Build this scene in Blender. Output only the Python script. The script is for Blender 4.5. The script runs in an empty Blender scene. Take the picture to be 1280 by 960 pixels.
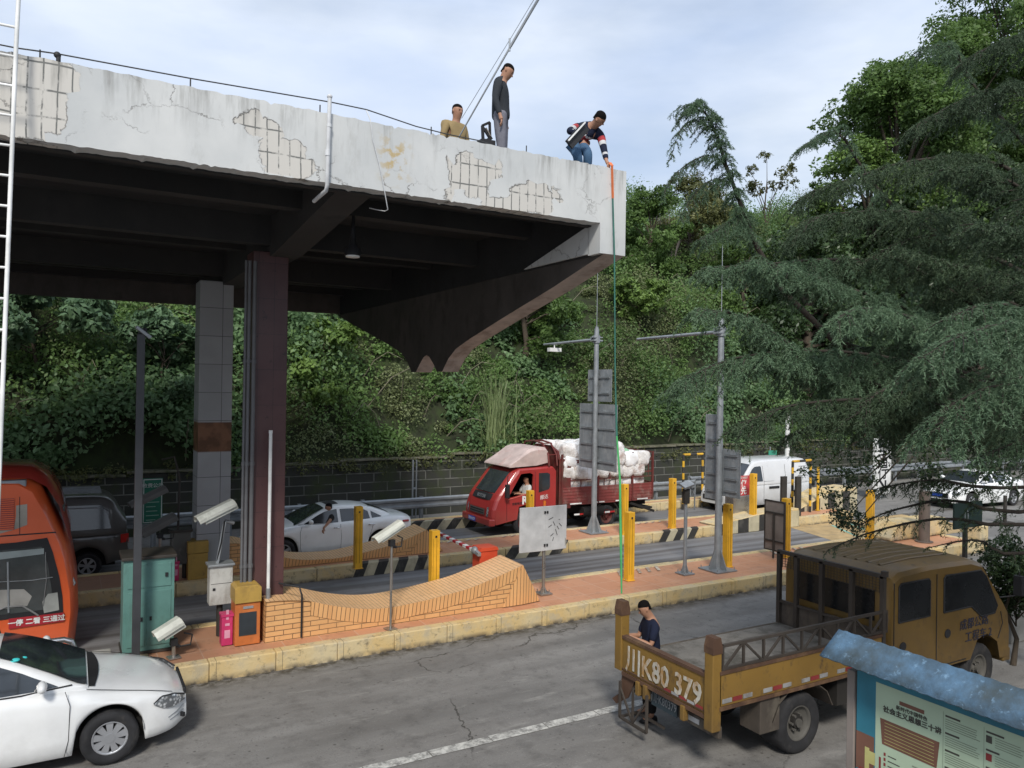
import bpy, math, random
import numpy as np
from mathutils import Vector, Matrix
random.seed(7); RNG = np.random.default_rng(11)
R = math.radians
scn = bpy.context.scene
COL = scn.collection

# ---------------------------------------------------------------- camera
F = 960.0; TH = R(60.1); ROLL = R(0.9); PITCH = R(0.1); HC = 4.6
_f0 = np.array([math.cos(TH), math.sin(TH), 0]); _r0 = np.array([math.sin(TH), -math.cos(TH), 0]); _u0 = np.array([0, 0, 1.])
_fw = math.cos(PITCH)*_f0 + math.sin(PITCH)*_u0
_u1 = -math.sin(PITCH)*_f0 + math.cos(PITCH)*_u0
_rt = math.cos(ROLL)*_r0 + math.sin(ROLL)*_u1
_up = math.cos(ROLL)*_u1 - math.sin(ROLL)*_r0
_C = np.array([0, 0, HC])
camd = bpy.data.cameras.new('camera'); cam = bpy.data.objects.new('camera', camd); COL.objects.link(cam)
camd.sensor_width = 36; camd.lens = F/1280*36; camd.clip_end = 2000; camd.clip_start = 0.05
cam.matrix_world = Matrix(((_rt[0], _up[0], -_fw[0], 0), (_rt[1], _up[1], -_fw[1], 0), (_rt[2], _up[2], -_fw[2], HC), (0, 0, 0, 1)))
scn.camera = cam
def ray(px, py): return _fw + (px-640)/F*_rt + (480-py)/F*_up
def PZ(px, py, z=0): r = ray(px, py); return _C + (z-HC)/r[2]*r
def PY(px, py, y): r = ray(px, py); return _C + y/r[1]*r
def PX(px, py, x): r = ray(px, py); return _C + x/r[0]*r
def PD(px, py, d): return _C + d*ray(px, py)

# ---------------------------------------------------------------- light
SUN_EL, SUN_AZ = 43, 240          # azimuth from +X counterclockwise: behind the camera, to its left
w = bpy.data.worlds.new('World'); scn.world = w; w.use_nodes = True
nt = w.node_tree; nt.nodes.clear()
wo = nt.nodes.new('ShaderNodeOutputWorld'); bg = nt.nodes.new('ShaderNodeBackground')
sky = nt.nodes.new('ShaderNodeTexSky'); sky.sky_type = 'NISHITA'; sky.sun_disc = False
sky.sun_elevation = R(SUN_EL); sky.sun_rotation = R(90-SUN_AZ); sky.air_density = 1.2; sky.dust_density = 2.0
tc = nt.nodes.new('ShaderNodeTexCoord'); mp = nt.nodes.new('ShaderNodeMapping'); mp.inputs['Scale'].default_value = (1.3, 1.3, 4.0); mp.inputs['Location'].default_value = (0.3, 0.1, 0.2)
n1 = nt.nodes.new('ShaderNodeTexNoise'); n1.inputs['Scale'].default_value = 1.7; n1.inputs['Detail'].default_value = 7; n1.inputs['Roughness'].default_value = .5
cr = nt.nodes.new('ShaderNodeValToRGB'); cr.color_ramp.elements[0].position = .32; cr.color_ramp.elements[1].position = .56
cr.color_ramp.elements[0].color = (.5, .5, .5, 1); cr.color_ramp.elements[1].color = (1, 1, 1, 1)
n2 = nt.nodes.new('ShaderNodeTexNoise'); n2.inputs['Scale'].default_value = 2.6; n2.inputs['Detail'].default_value = 6
cr2 = nt.nodes.new('ShaderNodeValToRGB'); cr2.color_ramp.elements[0].position = .3; cr2.color_ramp.elements[1].position = .7
cr2.color_ramp.elements[0].color = (4.6, 5.5, 7.2, 1); cr2.color_ramp.elements[1].color = (6.4, 7.0, 7.9, 1)
mx = nt.nodes.new('ShaderNodeMix'); mx.data_type = 'RGBA'
L = nt.links.new
L(tc.outputs['Generated'], mp.inputs['Vector']); L(mp.outputs[0], n1.inputs['Vector']); L(mp.outputs[0], n2.inputs['Vector'])
L(n1.outputs[0], cr.inputs[0]); L(n2.outputs[0], cr2.inputs[0]); L(cr.outputs[0], mx.inputs['Factor'])
L(sky.outputs[0], mx.inputs['A']); L(cr2.outputs[0], mx.inputs['B']); L(mx.outputs['Result'], bg.inputs['Color'])
bg.inputs['Strength'].default_value = 0.082; L(bg.outputs[0], wo.inputs[0])
sl = bpy.data.lights.new('sun', 'SUN'); sl.energy = 2.0; sl.angle = R(11); sl.color = (1, .955, .88)
so = bpy.data.objects.new('sun', sl); COL.objects.link(so)
_sd = Vector((math.cos(R(SUN_AZ))*math.cos(R(SUN_EL)), math.sin(R(SUN_AZ))*math.cos(R(SUN_EL)), math.sin(R(SUN_EL))))
so.rotation_euler = _sd.to_track_quat('Z', 'Y').to_euler(); so.location = (0, -5, 30)
scn.view_settings.view_transform = 'Standard'; scn.view_settings.look = 'None'; scn.view_settings.gamma = 1
scn.view_settings.exposure = 0.72; scn.view_settings.use_curve_mapping = False

# ---------------------------------------------------------------- helpers: objects
def tag(o, label=None, cat=None, group=None, kind=None):
    if label: o['label'] = label
    if cat: o['category'] = cat
    if group: o['group'] = group
    if kind: o['kind'] = kind
    return o
def thing(name, label, cat, loc=(0, 0, 0), rz=0, group=None):
    o = bpy.data.objects.new(name, None); COL.objects.link(o); o.empty_display_size = .2
    o.location = loc; o.rotation_euler = (0, 0, rz)
    return tag(o, label, cat, group)
def clone(o, parent=None, loc=None, rz=None, label=None):
    c = o.copy(); COL.objects.link(c); c.parent = parent
    for ch in list(o.children): clone(ch, c)
    if loc is not None: c.location = loc
    if rz is not None: c.rotation_euler = (0, 0, rz)
    if label: c['label'] = label
    return c
class MB:
    def __init__(s): s.v = []; s.f = []; s.m = []; s.s = []
    def add(s, vs, fs, mi=0, sm=False):
        b = len(s.v); s.v += [tuple(map(float, v)) for v in vs]
        for f in fs: s.f.append(tuple(b+i for i in f)); s.m.append(mi); s.s.append(sm)
        return s
    def box(s, x0, x1, y0, y1, z0, z1, mi=0):
        return s.add([(x0,y0,z0),(x1,y0,z0),(x1,y1,z0),(x0,y1,z0),(x0,y0,z1),(x1,y0,z1),(x1,y1,z1),(x0,y1,z1)],
                     [(3,2,1,0),(4,5,6,7),(0,1,5,4),(1,2,6,5),(2,3,7,6),(3,0,4,7)], mi)
    def obox(s, c, size, rot=(0, 0, 0), mi=0):
        from mathutils import Euler
        M = Euler(rot).to_matrix(); c = Vector(c); x, y, z = [a/2 for a in size]
        vs = [c+M@Vector(p) for p in ((-x,-y,-z),(x,-y,-z),(x,y,-z),(-x,y,-z),(-x,-y,z),(x,-y,z),(x,y,z),(-x,y,z))]
        return s.add(vs, [(3,2,1,0),(4,5,6,7),(0,1,5,4),(1,2,6,5),(2,3,7,6),(3,0,4,7)], mi)
    def beam(s, p0, p1, a, b=None, mi=0):            # rectangular bar between two points
        b = b or a; p0 = Vector(p0); p1 = Vector(p1); d = (p1-p0).normalized()
        u = d.cross(Vector((0, 0, 1)));
        if u.length < .05: u = Vector((0, 1, 0)) if abs(d.y) < .5 else Vector((1, 0, 0))
        u.normalize(); v = u.cross(d); u *= a/2; v *= b/2
        vs = [p0-u-v, p0+u-v, p0+u+v, p0-u+v, p1-u-v, p1+u-v, p1+u+v, p1-u+v]
        return s.add(vs, [(3,2,1,0),(4,5,6,7),(0,1,5,4),(1,2,6,5),(2,3,7,6),(3,0,4,7)], mi)
    def cyl(s, p0, p1, r0, r1=None, n=14, mi=0, sm=True, caps=True):
        return s.tube([p0, p1], [r0, r0 if r1 is None else r1], n, mi, sm, caps)
    def tube(s, pts, r, n=8, mi=0, sm=True, caps=True):
        pts = [Vector(p) for p in pts]
        if not hasattr(r, '__len__'): r = [r]*len(pts)
        vs = []; prev = None
        for i, p in enumerate(pts):
            d = (pts[min(i+1, len(pts)-1)]-pts[max(i-1, 0)])
            d = d.normalized() if d.length > 1e-9 else Vector((0, 0, 1))
            if prev is None:
                u = d.orthogonal().normalized()
            else:
                u = (prev-d*prev.dot(d)); u = u.normalized() if u.length > 1e-6 else d.orthogonal().normalized()
            prev = u; v = d.cross(u)
            for k in range(n):
                a = 2*math.pi*k/n; vs.append(p+(u*math.cos(a)+v*math.sin(a))*r[i])
        fs = [(i*n+k, i*n+(k+1) % n, (i+1)*n+(k+1) % n, (i+1)*n+k) for i in range(len(pts)-1) for k in range(n)]
        s.add(vs, fs, mi, sm)
        if caps:
            s.add(vs[:n], [tuple(range(n))[::-1]], mi); s.add(vs[-n:], [tuple(range(n))], mi)
        return s
    def prism(s, poly, a, b, ax='y', mi=0):          # polygon in the plane across ax, extruded a..b
        n = len(poly)
        mk = {'y': lambda p, t: (p[0], t, p[1]), 'x': lambda p, t: (t, p[0], p[1]), 'z': lambda p, t: (p[0], p[1], t)}[ax]
        vs = [mk(p, a) for p in poly]+[mk(p, b) for p in poly]
        return s.add(vs, [tuple(range(n)), tuple(range(n, 2*n))[::-1]]+[(i, i+n, (i+1) % n+n, (i+1) % n) for i in range(n)], mi)
    def grid(s, rows, mi=0, sm=True, close=False):
        h = len(rows); wd = len(rows[0]); vs = [p for r_ in rows for p in r_]
        fs = [(i*wd+j, i*wd+(j+1) % wd, (i+1)*wd+(j+1) % wd, (i+1)*wd+j) for i in range(h-1) for j in range(wd if close else wd-1)]
        return s.add(vs, fs, mi, sm)
    def ell(s, c, r, n=14, m=8, mi=0, zmin=-1):
        rows = []
        for i in range(m+1):
            t = -math.pi/2+math.pi*i/m; zz = max(math.sin(t), zmin)
            cr_ = math.cos(t) if math.sin(t) >= zmin else math.sqrt(max(0, 1-zmin*zmin))*(i/m if i else 0)
            rows.append([(c[0]+r[0]*cr_*math.cos(2*math.pi*k/n), c[1]+r[1]*cr_*math.sin(2*math.pi*k/n), c[2]+r[2]*zz) for k in range(n)])
        return s.grid(rows, mi, True, True)
    def build(s, name, mats, parent=None, off=None, bevel=0, fix=True, loc=None):
        me = bpy.data.meshes.new(name)
        ox, oy, oz = (0, 0, 0) if off is None else off
        me.from_pydata([(a-ox, b-oy, c-oz) for a, b, c in s.v], [], s.f)
        if not isinstance(mats, (list, tuple)): mats = [mats]
        for m_ in mats: me.materials.append(m_)
        me.polygons.foreach_set('material_index', s.m); me.polygons.foreach_set('use_smooth', s.s)
        if fix:
            import bmesh
            bm = bmesh.new(); bm.from_mesh(me); bmesh.ops.recalc_face_normals(bm, faces=bm.faces); bm.to_mesh(me); bm.free()
        me.update()
        o = bpy.data.objects.new(name, me); COL.objects.link(o)
        if parent is not None: o.parent = parent
        if loc is not None: o.location = loc
        if bevel:
            b = o.modifiers.new('bevel', 'BEVEL'); b.width = bevel; b.segments = 2; b.limit_method = 'ANGLE'; b.angle_limit = R(40)
        return o
def text(s, size, origin, right, up, mat_, parent, name='lettering', depth=.002, align='CENTER', bold=0.0, sx=1.0, off=(0, 0, 0)):
    c = bpy.data.curves.new('t', 'FONT'); c.body = s; c.size = size; c.extrude = depth; c.align_x = align; c.offset = bold; c.resolution_u = 2
    o = bpy.data.objects.new('t', c); COL.objects.link(o)
    dg = bpy.context.evaluated_depsgraph_get(); me = bpy.data.meshes.new_from_object(o.evaluated_get(dg))
    bpy.data.objects.remove(o)
    r_ = Vector(right).normalized(); u_ = Vector(up).normalized(); n_ = r_.cross(u_); O = Vector(origin)-Vector(off)
    me.transform(Matrix(((r_.x*sx, u_.x, n_.x, O.x), (r_.y*sx, u_.y, n_.y, O.y), (r_.z*sx, u_.z, n_.z, O.z), (0, 0, 0, 1))))
    me.materials.clear(); me.materials.append(mat_)
    q = bpy.data.objects.new(name, me); COL.objects.link(q); q.parent = parent
    return q

# ---------------------------------------------------------------- helpers: materials
class NG:
    def __init__(s, name):
        s.m = bpy.data.materials.new(name); s.m.use_nodes = True; s.t = s.m.node_tree; s.t.nodes.clear()
        s.out = s.n('OutputMaterial'); s.b = s.n('BsdfPrincipled'); s.l(s.b.outputs[0], s.out.inputs[0])
        s.tc = s.n('TexCoord'); s.co = s.tc.outputs['Object']
    def n(s, t, **k):
        x = s.t.nodes.new('ShaderNode'+t)
        for a, b in k.items(): setattr(x, a, b)
        return x
    def l(s, a, b): s.t.links.new(a, b)
    def put(s, inp, v):
        if hasattr(v, 'is_output'): s.l(v, inp)
        elif isinstance(v, (tuple, list)) and len(v) == 3 and inp.type == 'RGBA': inp.default_value = (*v, 1)
        else: inp.default_value = v
    def noise(s, scale, detail=4, rough=.55, vec=None, dist=0, out=0):
        x = s.n('TexNoise'); x.inputs['Scale'].default_value = scale; x.inputs['Detail'].default_value = detail
        x.inputs['Roughness'].default_value = rough; x.inputs['Distortion'].default_value = dist
        s.l(vec or s.co, x.inputs['Vector']); return x.outputs[out]
    def vor(s, scale, feature='F1', vec=None, out='Distance', rnd=1):
        x = s.n('TexVoronoi'); x.feature = feature; x.inputs['Scale'].default_value = scale; x.inputs['Randomness'].default_value = rnd
        s.l(vec or s.co, x.inputs['Vector']); return x.outputs[out]
    def ramp(s, v, a, b, ca=0., cb=1.):
        x = s.n('MapRange'); x.inputs[1].default_value = a; x.inputs[2].default_value = b; x.inputs[3].default_value = ca; x.inputs[4].default_value = cb
        s.put(x.inputs[0], v); return x.outputs[0]
    def math(s, op, a, b=0.):
        x = s.n('Math', operation=op); s.put(x.inputs[0], a); s.put(x.inputs[1], b); return x.outputs[0]
    def mix(s, f, a, b, mode='MIX'):
        x = s.n('Mix'); x.data_type = 'RGBA'; x.blend_type = mode
        s.put(x.inputs['Factor'], f); s.put(x.inputs['A'], a); s.put(x.inputs['B'], b); return x.outputs['Result']
    def xyz(s, vec=None):
        x = s.n('SeparateXYZ'); s.l(vec or s.co, x.inputs[0]); return x.outputs
    def comb(s, a, b, c=0.):
        x = s.n('CombineXYZ'); s.put(x.inputs[0], a); s.put(x.inputs[1], b); s.put(x.inputs[2], c); return x.outputs[0]
    def mapv(s, scale=(1, 1, 1), loc=(0, 0, 0), vec=None):
        x = s.n('Mapping'); x.inputs['Scale'].default_value = scale; x.inputs['Location'].default_value = loc; s.l(vec or s.co, x.inputs[0]); return x.outputs[0]
    def bump(s, h, st=.3, dist=.02):
        x = s.n('Bump'); x.inputs['Strength'].default_value = st; x.inputs['Distance'].default_value = dist; s.put(x.inputs['Height'], h)
        s.l(x.outputs[0], s.b.inputs['Normal'])
    def fin(s, col, rough=.6, metal=0., spec=.4, coat=0.):
        s.put(s.b.inputs['Base Color'], col); s.put(s.b.inputs['Roughness'], rough); s.put(s.b.inputs['Metallic'], metal)
        s.b.inputs['Specular IOR Level'].default_value = spec; s.b.inputs['Coat Weight'].default_value = coat; s.b.inputs['Coat Roughness'].default_value = .08
        return s.m
def sc(c, k): return tuple(min(1, x*k) for x in c)
def M(name, col, rough=.55, metal=0., var=.22, scale=2.5, dirt=None, dirt_amt=.5, dirt_scale=3., bump=0., bscale=40., spec=.4, coat=0.):
    g = NG(name)
    n = g.noise(scale, 6, .6)
    c = g.mix(g.ramp(n, .3, .7), sc(col, 1-var), sc(col, 1+var))
    if dirt:
        d = g.ramp(g.noise(dirt_scale, 9, .68, g.mapv((1, 1, .55))), .62-dirt_amt*.25, .80-dirt_amt*.25)
        c = g.mix(g.math('MULTIPLY', d, min(1, dirt_amt*1.4)), c, dirt)
    if bump: g.bump(g.noise(bscale, 4), bump)
    rr = g.ramp(n, .3, .7, rough-.08, min(1, rough+.1))
    return g.fin(c, rr, metal, spec, coat)
def brick_mat(name, c1, c2, mortar, bw, bh, ms, vec='side', rough=.6, off=.5, moss=None, bump=.4, mossamt=.5):
    g = NG(name); x, y, z = g.xyz()
    v = {'side': lambda: g.comb(g.math('ADD', x, y), z), 'top': lambda: g.comb(x, y), 'topx': lambda: g.comb(y, x), 'vert': lambda: g.comb(z, g.math('ADD', x, g.math('MULTIPLY', y, 1.0)))}[vec]()
    b = g.n('TexBrick'); g.l(v, b.inputs['Vector']); b.offset = off
    b.inputs['Scale'].default_value = 1; b.inputs['Brick Width'].default_value = bw; b.inputs['Row Height'].default_value = bh; b.inputs['Mortar Size'].default_value = ms
    b.inputs['Mortar Smooth'].default_value = .15
    g.put(b.inputs['Color1'], c1); g.put(b.inputs['Color2'], c2); g.put(b.inputs['Mortar'], mortar)
    c = g.mix(g.ramp(g.noise(1.3, 8, .65), .3, .75, 0, .55), b.outputs[0], sc(c1, .62))
    c = g.mix(g.ramp(g.noise(7, 6, .7), .55, .8, 0, .35), c, (.1, .085, .07))
    if moss: c = g.mix(g.ramp(g.noise(.9, 8, .7), .6-.3*mossamt, .75-.3*mossamt), c, moss)
    h = g.math('ADD', g.math('MULTIPLY', b.outputs['Fac'], -1), g.math('MULTIPLY', g.noise(25, 4), .3))
    g.bump(h, bump, .012)
    return g.fin(c, rough)

def glass(name, col=(.02, .025, .03), rough=.06, tr=0.0):
    g = NG(name); g.fin(g.mix(g.ramp(g.noise(2.0, 5), .35, .7), col, sc(col, 1.8)), rough, 0, .5, .6)
    if tr: g.b.inputs['Alpha'].default_value = 1-tr
    return g.m
m_glass = glass('dark_glass'); m_glass_clear = glass('clear_glass', (.03, .04, .04), .05, .62); m_glass_shade = glass('shaded_glass', (.02, .022, .024), .1, .3)
m_chrome = M('chrome', (.6, .6, .6), .22, .9, .1)
m_galv = M('galvanised', (.30, .32, .335), .5, .45, .18, 4, (.16, .16, .16), .3)
m_rubber = M('rubber', (.022, .022, .024), .85, var=.4, scale=8, dirt=(.10, .09, .08), dirt_amt=.4)
m_black = M('black_plastic', (.018, .018, .02), .6)
m_under = M('underbody', (.02, .018, .016), .9)
m_white = M('white_paint', (.72, .72, .70), .5, dirt=(.4, .38, .34), dirt_amt=.3)
m_lamp = NG('headlamp_lens'); m_lamp = m_lamp.fin(m_lamp.mix(m_lamp.ramp(m_lamp.vor(22), .1, .5), (.75, .77, .78), (.16, .17, .18)), .12, .3, .6, 1)
m_red_lens = M('red_lens', (.42, .01, .015), .2, coat=1)
m_orange_lens = M('orange_lens', (.75, .18, .02), .2, coat=1)
m_skin = M('skin', (.36, .19, .12), .55, var=.1)
m_hair = M('hair', (.007, .006, .006), .9, spec=.08)
m_wire = M('wire', (.035, .035, .035), .6)
# ================================================================ setting
def structure(o): o['kind'] = 'structure'; return o
# asphalt / worn concrete road
g = NG('road_surface')
x, y, z = g.xyz()
streak = g.noise(1.1, 6, .6, g.mapv((.22, 1.6, 1)))
c = g.mix(g.ramp(streak, .32, .68), (.145, .139, .131), (.25, .242, .228))
c = g.mix(g.ramp(g.noise(.35, 5), .4, .65, 0, .6), c, (.17, .16, .148))
agg = g.vor(26); c = g.mix(g.math('MULTIPLY', g.ramp(agg, .05, .25, .85, 0), g.ramp(g.noise(2.3, 4), .42, .6)), c, (.05, .047, .045)); c = g.mix(g.ramp(g.vor(55), .05, .22, .5, 0), c, (.07, .066, .06))
c = g.mix(g.ramp(g.noise(45, 3, .7), .60, .70, 0, .7), c, (.36, .35, .33))
trk = g.math('ABSOLUTE', g.math('SUBTRACT', g.math('ABSOLUTE', g.math('SUBTRACT', y, 10.6)), .85)); c = g.mix(g.math('MULTIPLY', g.ramp(trk, .45, .1, 0, .38), g.ramp(g.noise(.9, 5, .6, g.mapv((.4, 1, 1))), .35, .6)), c, (.10, .096, .09))
pit = g.math('MULTIPLY', g.ramp(g.noise(4.5, 5, .6), .52, .62), g.ramp(g.vor(11), .30, .12)); c = g.mix(g.math('MULTIPLY', pit, .8), c, (.05, .045, .04))
wav = g.noise(1.3, 5, .6, None, 0, 1)
cv = g.n('VectorMath', operation='ADD'); g.l(g.mapv((.16, .22, 1)), cv.inputs[0])
sv = g.n('VectorMath', operation='SCALE'); g.l(wav, sv.inputs[0]); sv.inputs['Scale'].default_value = .12; g.l(sv.outputs[0], cv.inputs[1])
crk = g.vor(1.0, 'DISTANCE_TO_EDGE', cv.outputs[0]); crm = g.math('MULTIPLY', g.ramp(crk, .0009, .0035, .85, 0), g.ramp(g.noise(.8, 4), .42, .55)); c = g.mix(crm, c, (.04, .036, .03))
tr_ = g.math('MULTIPLY', g.ramp(g.noise(3, 6, .7), .5, .68), .55); c = g.mix(tr_, c, (.09, .085, .08))
pale = g.math('MULTIPLY', g.ramp(g.noise(1.7, 7, .68, g.mapv((.6, 2.2, 1), (3, 1, 0))), .58, .72), .6); c = g.mix(pale, c, (.33, .32, .295))
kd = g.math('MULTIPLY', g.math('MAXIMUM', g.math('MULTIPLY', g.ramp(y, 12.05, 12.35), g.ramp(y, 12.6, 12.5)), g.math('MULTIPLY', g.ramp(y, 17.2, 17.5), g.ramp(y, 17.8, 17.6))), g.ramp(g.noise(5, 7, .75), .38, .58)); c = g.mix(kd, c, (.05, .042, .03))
g.bump(g.math('ADD', g.math('MULTIPLY', agg, .6), g.math('MULTIPLY', crm, -1)), .35, .01)
m_road = g.fin(c, g.ramp(streak, .3, .7, .6, .85), 0, .35)
g = NG('toll_lane_surface'); st = g.noise(1.0, 6, .6, g.mapv((.12, 2.8, 1)))
c = g.mix(g.ramp(st, .35, .65), (.10, .093, .088), (.235, .235, .24))
c = g.mix(g.ramp(g.vor(38), .02, .2, .5, 0), c, (.06, .056, .055)); c = g.mix(g.ramp(g.noise(2.2, 7, .7), .55, .75, 0, .5), c, (.07, .06, .055))
g.bump(g.noise(60), .2, .01); m_lane = g.fin(c, .7)
m_soil = M('hill_soil', (.022, .026, .012), .95, dirt=(.03, .045, .014), dirt_amt=.8)
m_paint = NG('road_paint'); _p = m_paint
_c = _p.mix(_p.ramp(_p.noise(7, 8, .8), .42, .60), (.55, .54, .50), (.17, .165, .155)); m_paint = _p.fin(_c, .7)
gr = MB(); gr.add([(-90, -40, 0), (190, -40, 0), (190, 25, 0), (-90, 25, 0)], [(0, 1, 2, 3)])
structure(gr.build('ground', m_road, fix=False))
lm = MB(); lm.add([(-14, 14.5, .004), (23.4, 14.5, .004), (23.4, 17.6, .004), (-14, 17.6, .004)], [(0, 1, 2, 3)]); lm.add([(-14, 19.3, .004), (24, 19.3, .004), (24, 22.2, .004), (-14, 22.2, .004)], [(0, 1, 2, 3)])
structure(lm.build('toll_lane', m_lane, fix=False))
pm = MB()
for x0 in np.arange(-2, 24, .85): pm.add([(x0, 8.67, .008), (x0+.835, 8.66, .008), (x0+.835, 8.83, .008), (x0, 8.84, .008)], [(0, 1, 2, 3)])
for yy, xa, xb in ((11.9, 23, 60), (12.6, 25, 60), (9.3, 27, 60)): pm.add([(xa, yy, .008), (xb, yy, .008), (xb, yy+.12, .008), (xa, yy+.12, .008)], [(0, 1, 2, 3)])
for k in range(5): pm.add([(23.6+k*.9, 14.9, .008), (23.8+k*.9, 14.9, .008), (24.4+k*.9, 17.3, .008), (24.2+k*.9, 17.3, .008)], [(0, 1, 2, 3)])
structure(pm.build('lane_marking', m_paint, fix=False))
m_sand = M('sand_paving', (.42, .30, .15), .8, dirt=(.25, .2, .13), dirt_amt=.5); m_teal = M('teal_paint', (.22, .42, .34), .7)
q = MB(); q.add([(20.0, 14.5, .008), (27, 14.5, .008), (27, 17.6, .008), (20.9, 17.6, .008)], [(0, 1, 2, 3)], 0)
for k in range(4): q.add([(21.2+k*.9, 15.0, .012), (21.32+k*.9, 15.0, .012), (22.6+k*.9, 17.2, .012), (22.48+k*.9, 17.2, .012)], [(0, 1, 2, 3)], 1)
structure(q.build('paved_apron', [m_sand, m_teal], fix=False))

# islands
TZ = .30
g = NG('terracotta_tile'); b = g.n('TexBrick'); g.l(g.comb(*[g.xyz()[i] for i in (0, 1)]), b.inputs['Vector']); b.offset = 0
b.inputs['Scale'].default_value = 1; b.inputs['Brick Width'].default_value = .62; b.inputs['Row Height'].default_value = .62; b.inputs['Mortar Size'].default_value = .007
g.put(b.inputs['Color1'], (.54, .255, .135)); g.put(b.inputs['Color2'], (.47, .215, .115)); g.put(b.inputs['Mortar'], (.55, .38, .28))
c = g.mix(g.ramp(g.noise(1.1, 7, .6), .3, .72, 0, .5), b.outputs[0], (.58, .34, .22)); c = g.mix(g.ramp(g.noise(5, 8, .75), .54, .74, 0, .6), c, (.15, .09, .06))
c = g.mix(g.ramp(g.xyz()[0], 3.5, 1.5, 0, .45), c, (.16, .10, .07))
g.bump(g.math('MULTIPLY', b.outputs['Fac'], -1), .3, .01); m_tile = g.fin(c, .5)
m_kerb = NG('kerb_paint'); g = m_kerb; x, y, z = g.xyz()
n = g.noise(3.2, 8, .7); c = g.mix(g.ramp(g.noise(1.5, 6), .35, .65), (.60, .43, .19), (.58, .48, .29))
c = g.mix(g.ramp(n, .5, .62, 0, .7), c, (.44, .38, .27)); c = g.mix(g.ramp(g.noise(8, 7, .75), .55, .7, 0, .8), c, (.10, .085, .06))
c = g.mix(g.math('MULTIPLY', g.ramp(z, .10, .01), g.ramp(g.noise(6, 5), .3, .6)), c, (.07, .06, .05))
jn = g.math('ABSOLUTE', g.math('SUBTRACT', g.math('FRACT', g.math('MULTIPLY', x, 1.0)), .5)); c = g.mix(g.ramp(jn, .492, .498, 0, .7), c, (.08, .07, .05))
g.bump(g.noise(14, 6, .7), .5, .02); m_kerb = g.fin(c, .75)
m_blk = M('kerb_black', (.035, .033, .03), .7, dirt=(.15, .14, .12), dirt_amt=.4); m_crm = M('kerb_cream', (.46, .41, .28), .7, dirt=(.15, .13, .1), dirt_amt=.4)
def island_full(name, label, x0, x1, y0, y1):
    t = thing(name, label, 'island'); k = MB(); kw = .22; xx = x0
    while xx < x1-.01:
        xe = min(xx+1.0, x1); dz = random.uniform(-.006, .006); dy = random.uniform(-.01, .008)
        k.box(xx+.003, xe-.003, y0+dy, y0+kw, -.02, TZ+dz); k.box(xx+.003, xe-.003, y1-kw, y1-dy, -.02, TZ+dz); xx = xe
    k.box(x0, x0+kw, y0+kw, y1-kw, -.02, TZ); k.box(x1-kw, x1, y0+kw, y1-kw, -.02, TZ)
    k.build('kerb', m_kerb, t, bevel=.018)
    MB().box(x0+kw, x1-kw, y0+kw, y1-kw, -.02, TZ-.012).build('tile_top', m_tile, t)
    return t
I1 = island_full('traffic_island', 'long terracotta tiled island with worn yellow kerb, nearest to the open roadway', .9, 23.0, 12.43, 14.5)
I2 = island_full('traffic_island', 'middle terracotta tiled island with yellow kerb, between the two toll lanes', -9, 24.2, 17.58, 19.3)
I3 = island_full('traffic_island', 'narrow island in front of the guard rail and stone wall', 8.2, 22.4, 22.1, 22.75)
def stripes(parent, xa, xb, y, n, slant=.12, top=True, z1=None):
    m_ = MB(); wd = (xb-xa)/n; zt = (z1 or TZ)+.008
    for i in range(n):
        a = xa+i*wd; mi = i % 2
        m_.add([(a, y-.014, .0), (a+wd, y-.014, .0), (a+wd+slant, y-.014, zt), (a+slant, y-.014, zt)], [(0, 1, 2, 3)], mi)
        if top: m_.add([(a+slant, y-.014, zt), (a+wd+slant, y-.014, zt), (a+wd+slant*1.8, y+.25, zt), (a+slant*1.8, y+.25, zt)], [(0, 1, 2, 3)], mi)
    return m_.build('hazard_stripes', [m_blk, m_crm], parent, fix=False)
stripes(I2, 5.85, 7.65, 17.58, 7)
stripes(I2, 9.9, 11.7, 17.58, 5, .25)
stripes(I2, 15.2, 16.6, 17.58, 5, .2)
stripes(I3, 8.3, 12.4, 22.1, 12, .25)
m_thin = M('thin_stripe', (.5, .45, .36), .8, dirt=(.3, .16, .1), dirt_amt=.7)
for par, xa, y0, y1 in ((I1, 10.9, 13.9, 14.5), (I1, 16.0, 13.9, 14.5), (I2, 8.6, 18.9, 19.3), (I2, 10.6, 18.9, 19.3), (I2, 15.2, 18.9, 19.3), (I1, 19.9, 13.6, 14.4)):
    m_ = MB()
    for k in range(5): a = xa+k*.28; m_.add([(a, y0, TZ+.010), (a+.09, y0, TZ+.010), (a+.30, y1-.23, TZ+.010), (a+.21, y1-.23, TZ+.010)], [(0, 1, 2, 3)])
    m_.build('painted_bars', m_thin, par, fix=False)
# raised concrete noses at the islands' far ends
def nose(name, label, x0, x1, y0, y1, h, col=True):
    t = thing(name, label, 'barrier', (x0, y0, 0)); n = 8; wd = (x1-x0)/n
    P_ = [(0, 0), (x1-x0, 0), (x1-x0, h), ((x1-x0)*.55, h*.92), (0, TZ+.05)]
    MB().prism(P_, 0, y1-y0).build('wedge_block', m_kerb, t, bevel=.03)
    m_ = MB()
    for i in range(n):
        a = i*wd; f = lambda u: TZ+.05+(h*.92-TZ-.05)*min(1, u/((x1-x0)*.55))
        m_.add([(a, -.006, .02), (a+wd, -.006, .02), (a+wd, -.006, f(a+wd)-.02), (a, -.006, f(a)-.02)], [(0, 1, 2, 3)], i % 2)
    m_.build('hazard_stripes', [m_blk, m_crm], t, fix=False)
    return t
nose('island_nose', 'raised black and cream striped kerb block below the two striped hoop posts', 17.5, 21.3, 17.545, 18.3, .62)
nose('island_nose', 'striped concrete wedge partly hidden by the drooping cedar twigs, left of the white arrow sign', 22.2, 25.5, 18.4, 19.4, 1.0)
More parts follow.
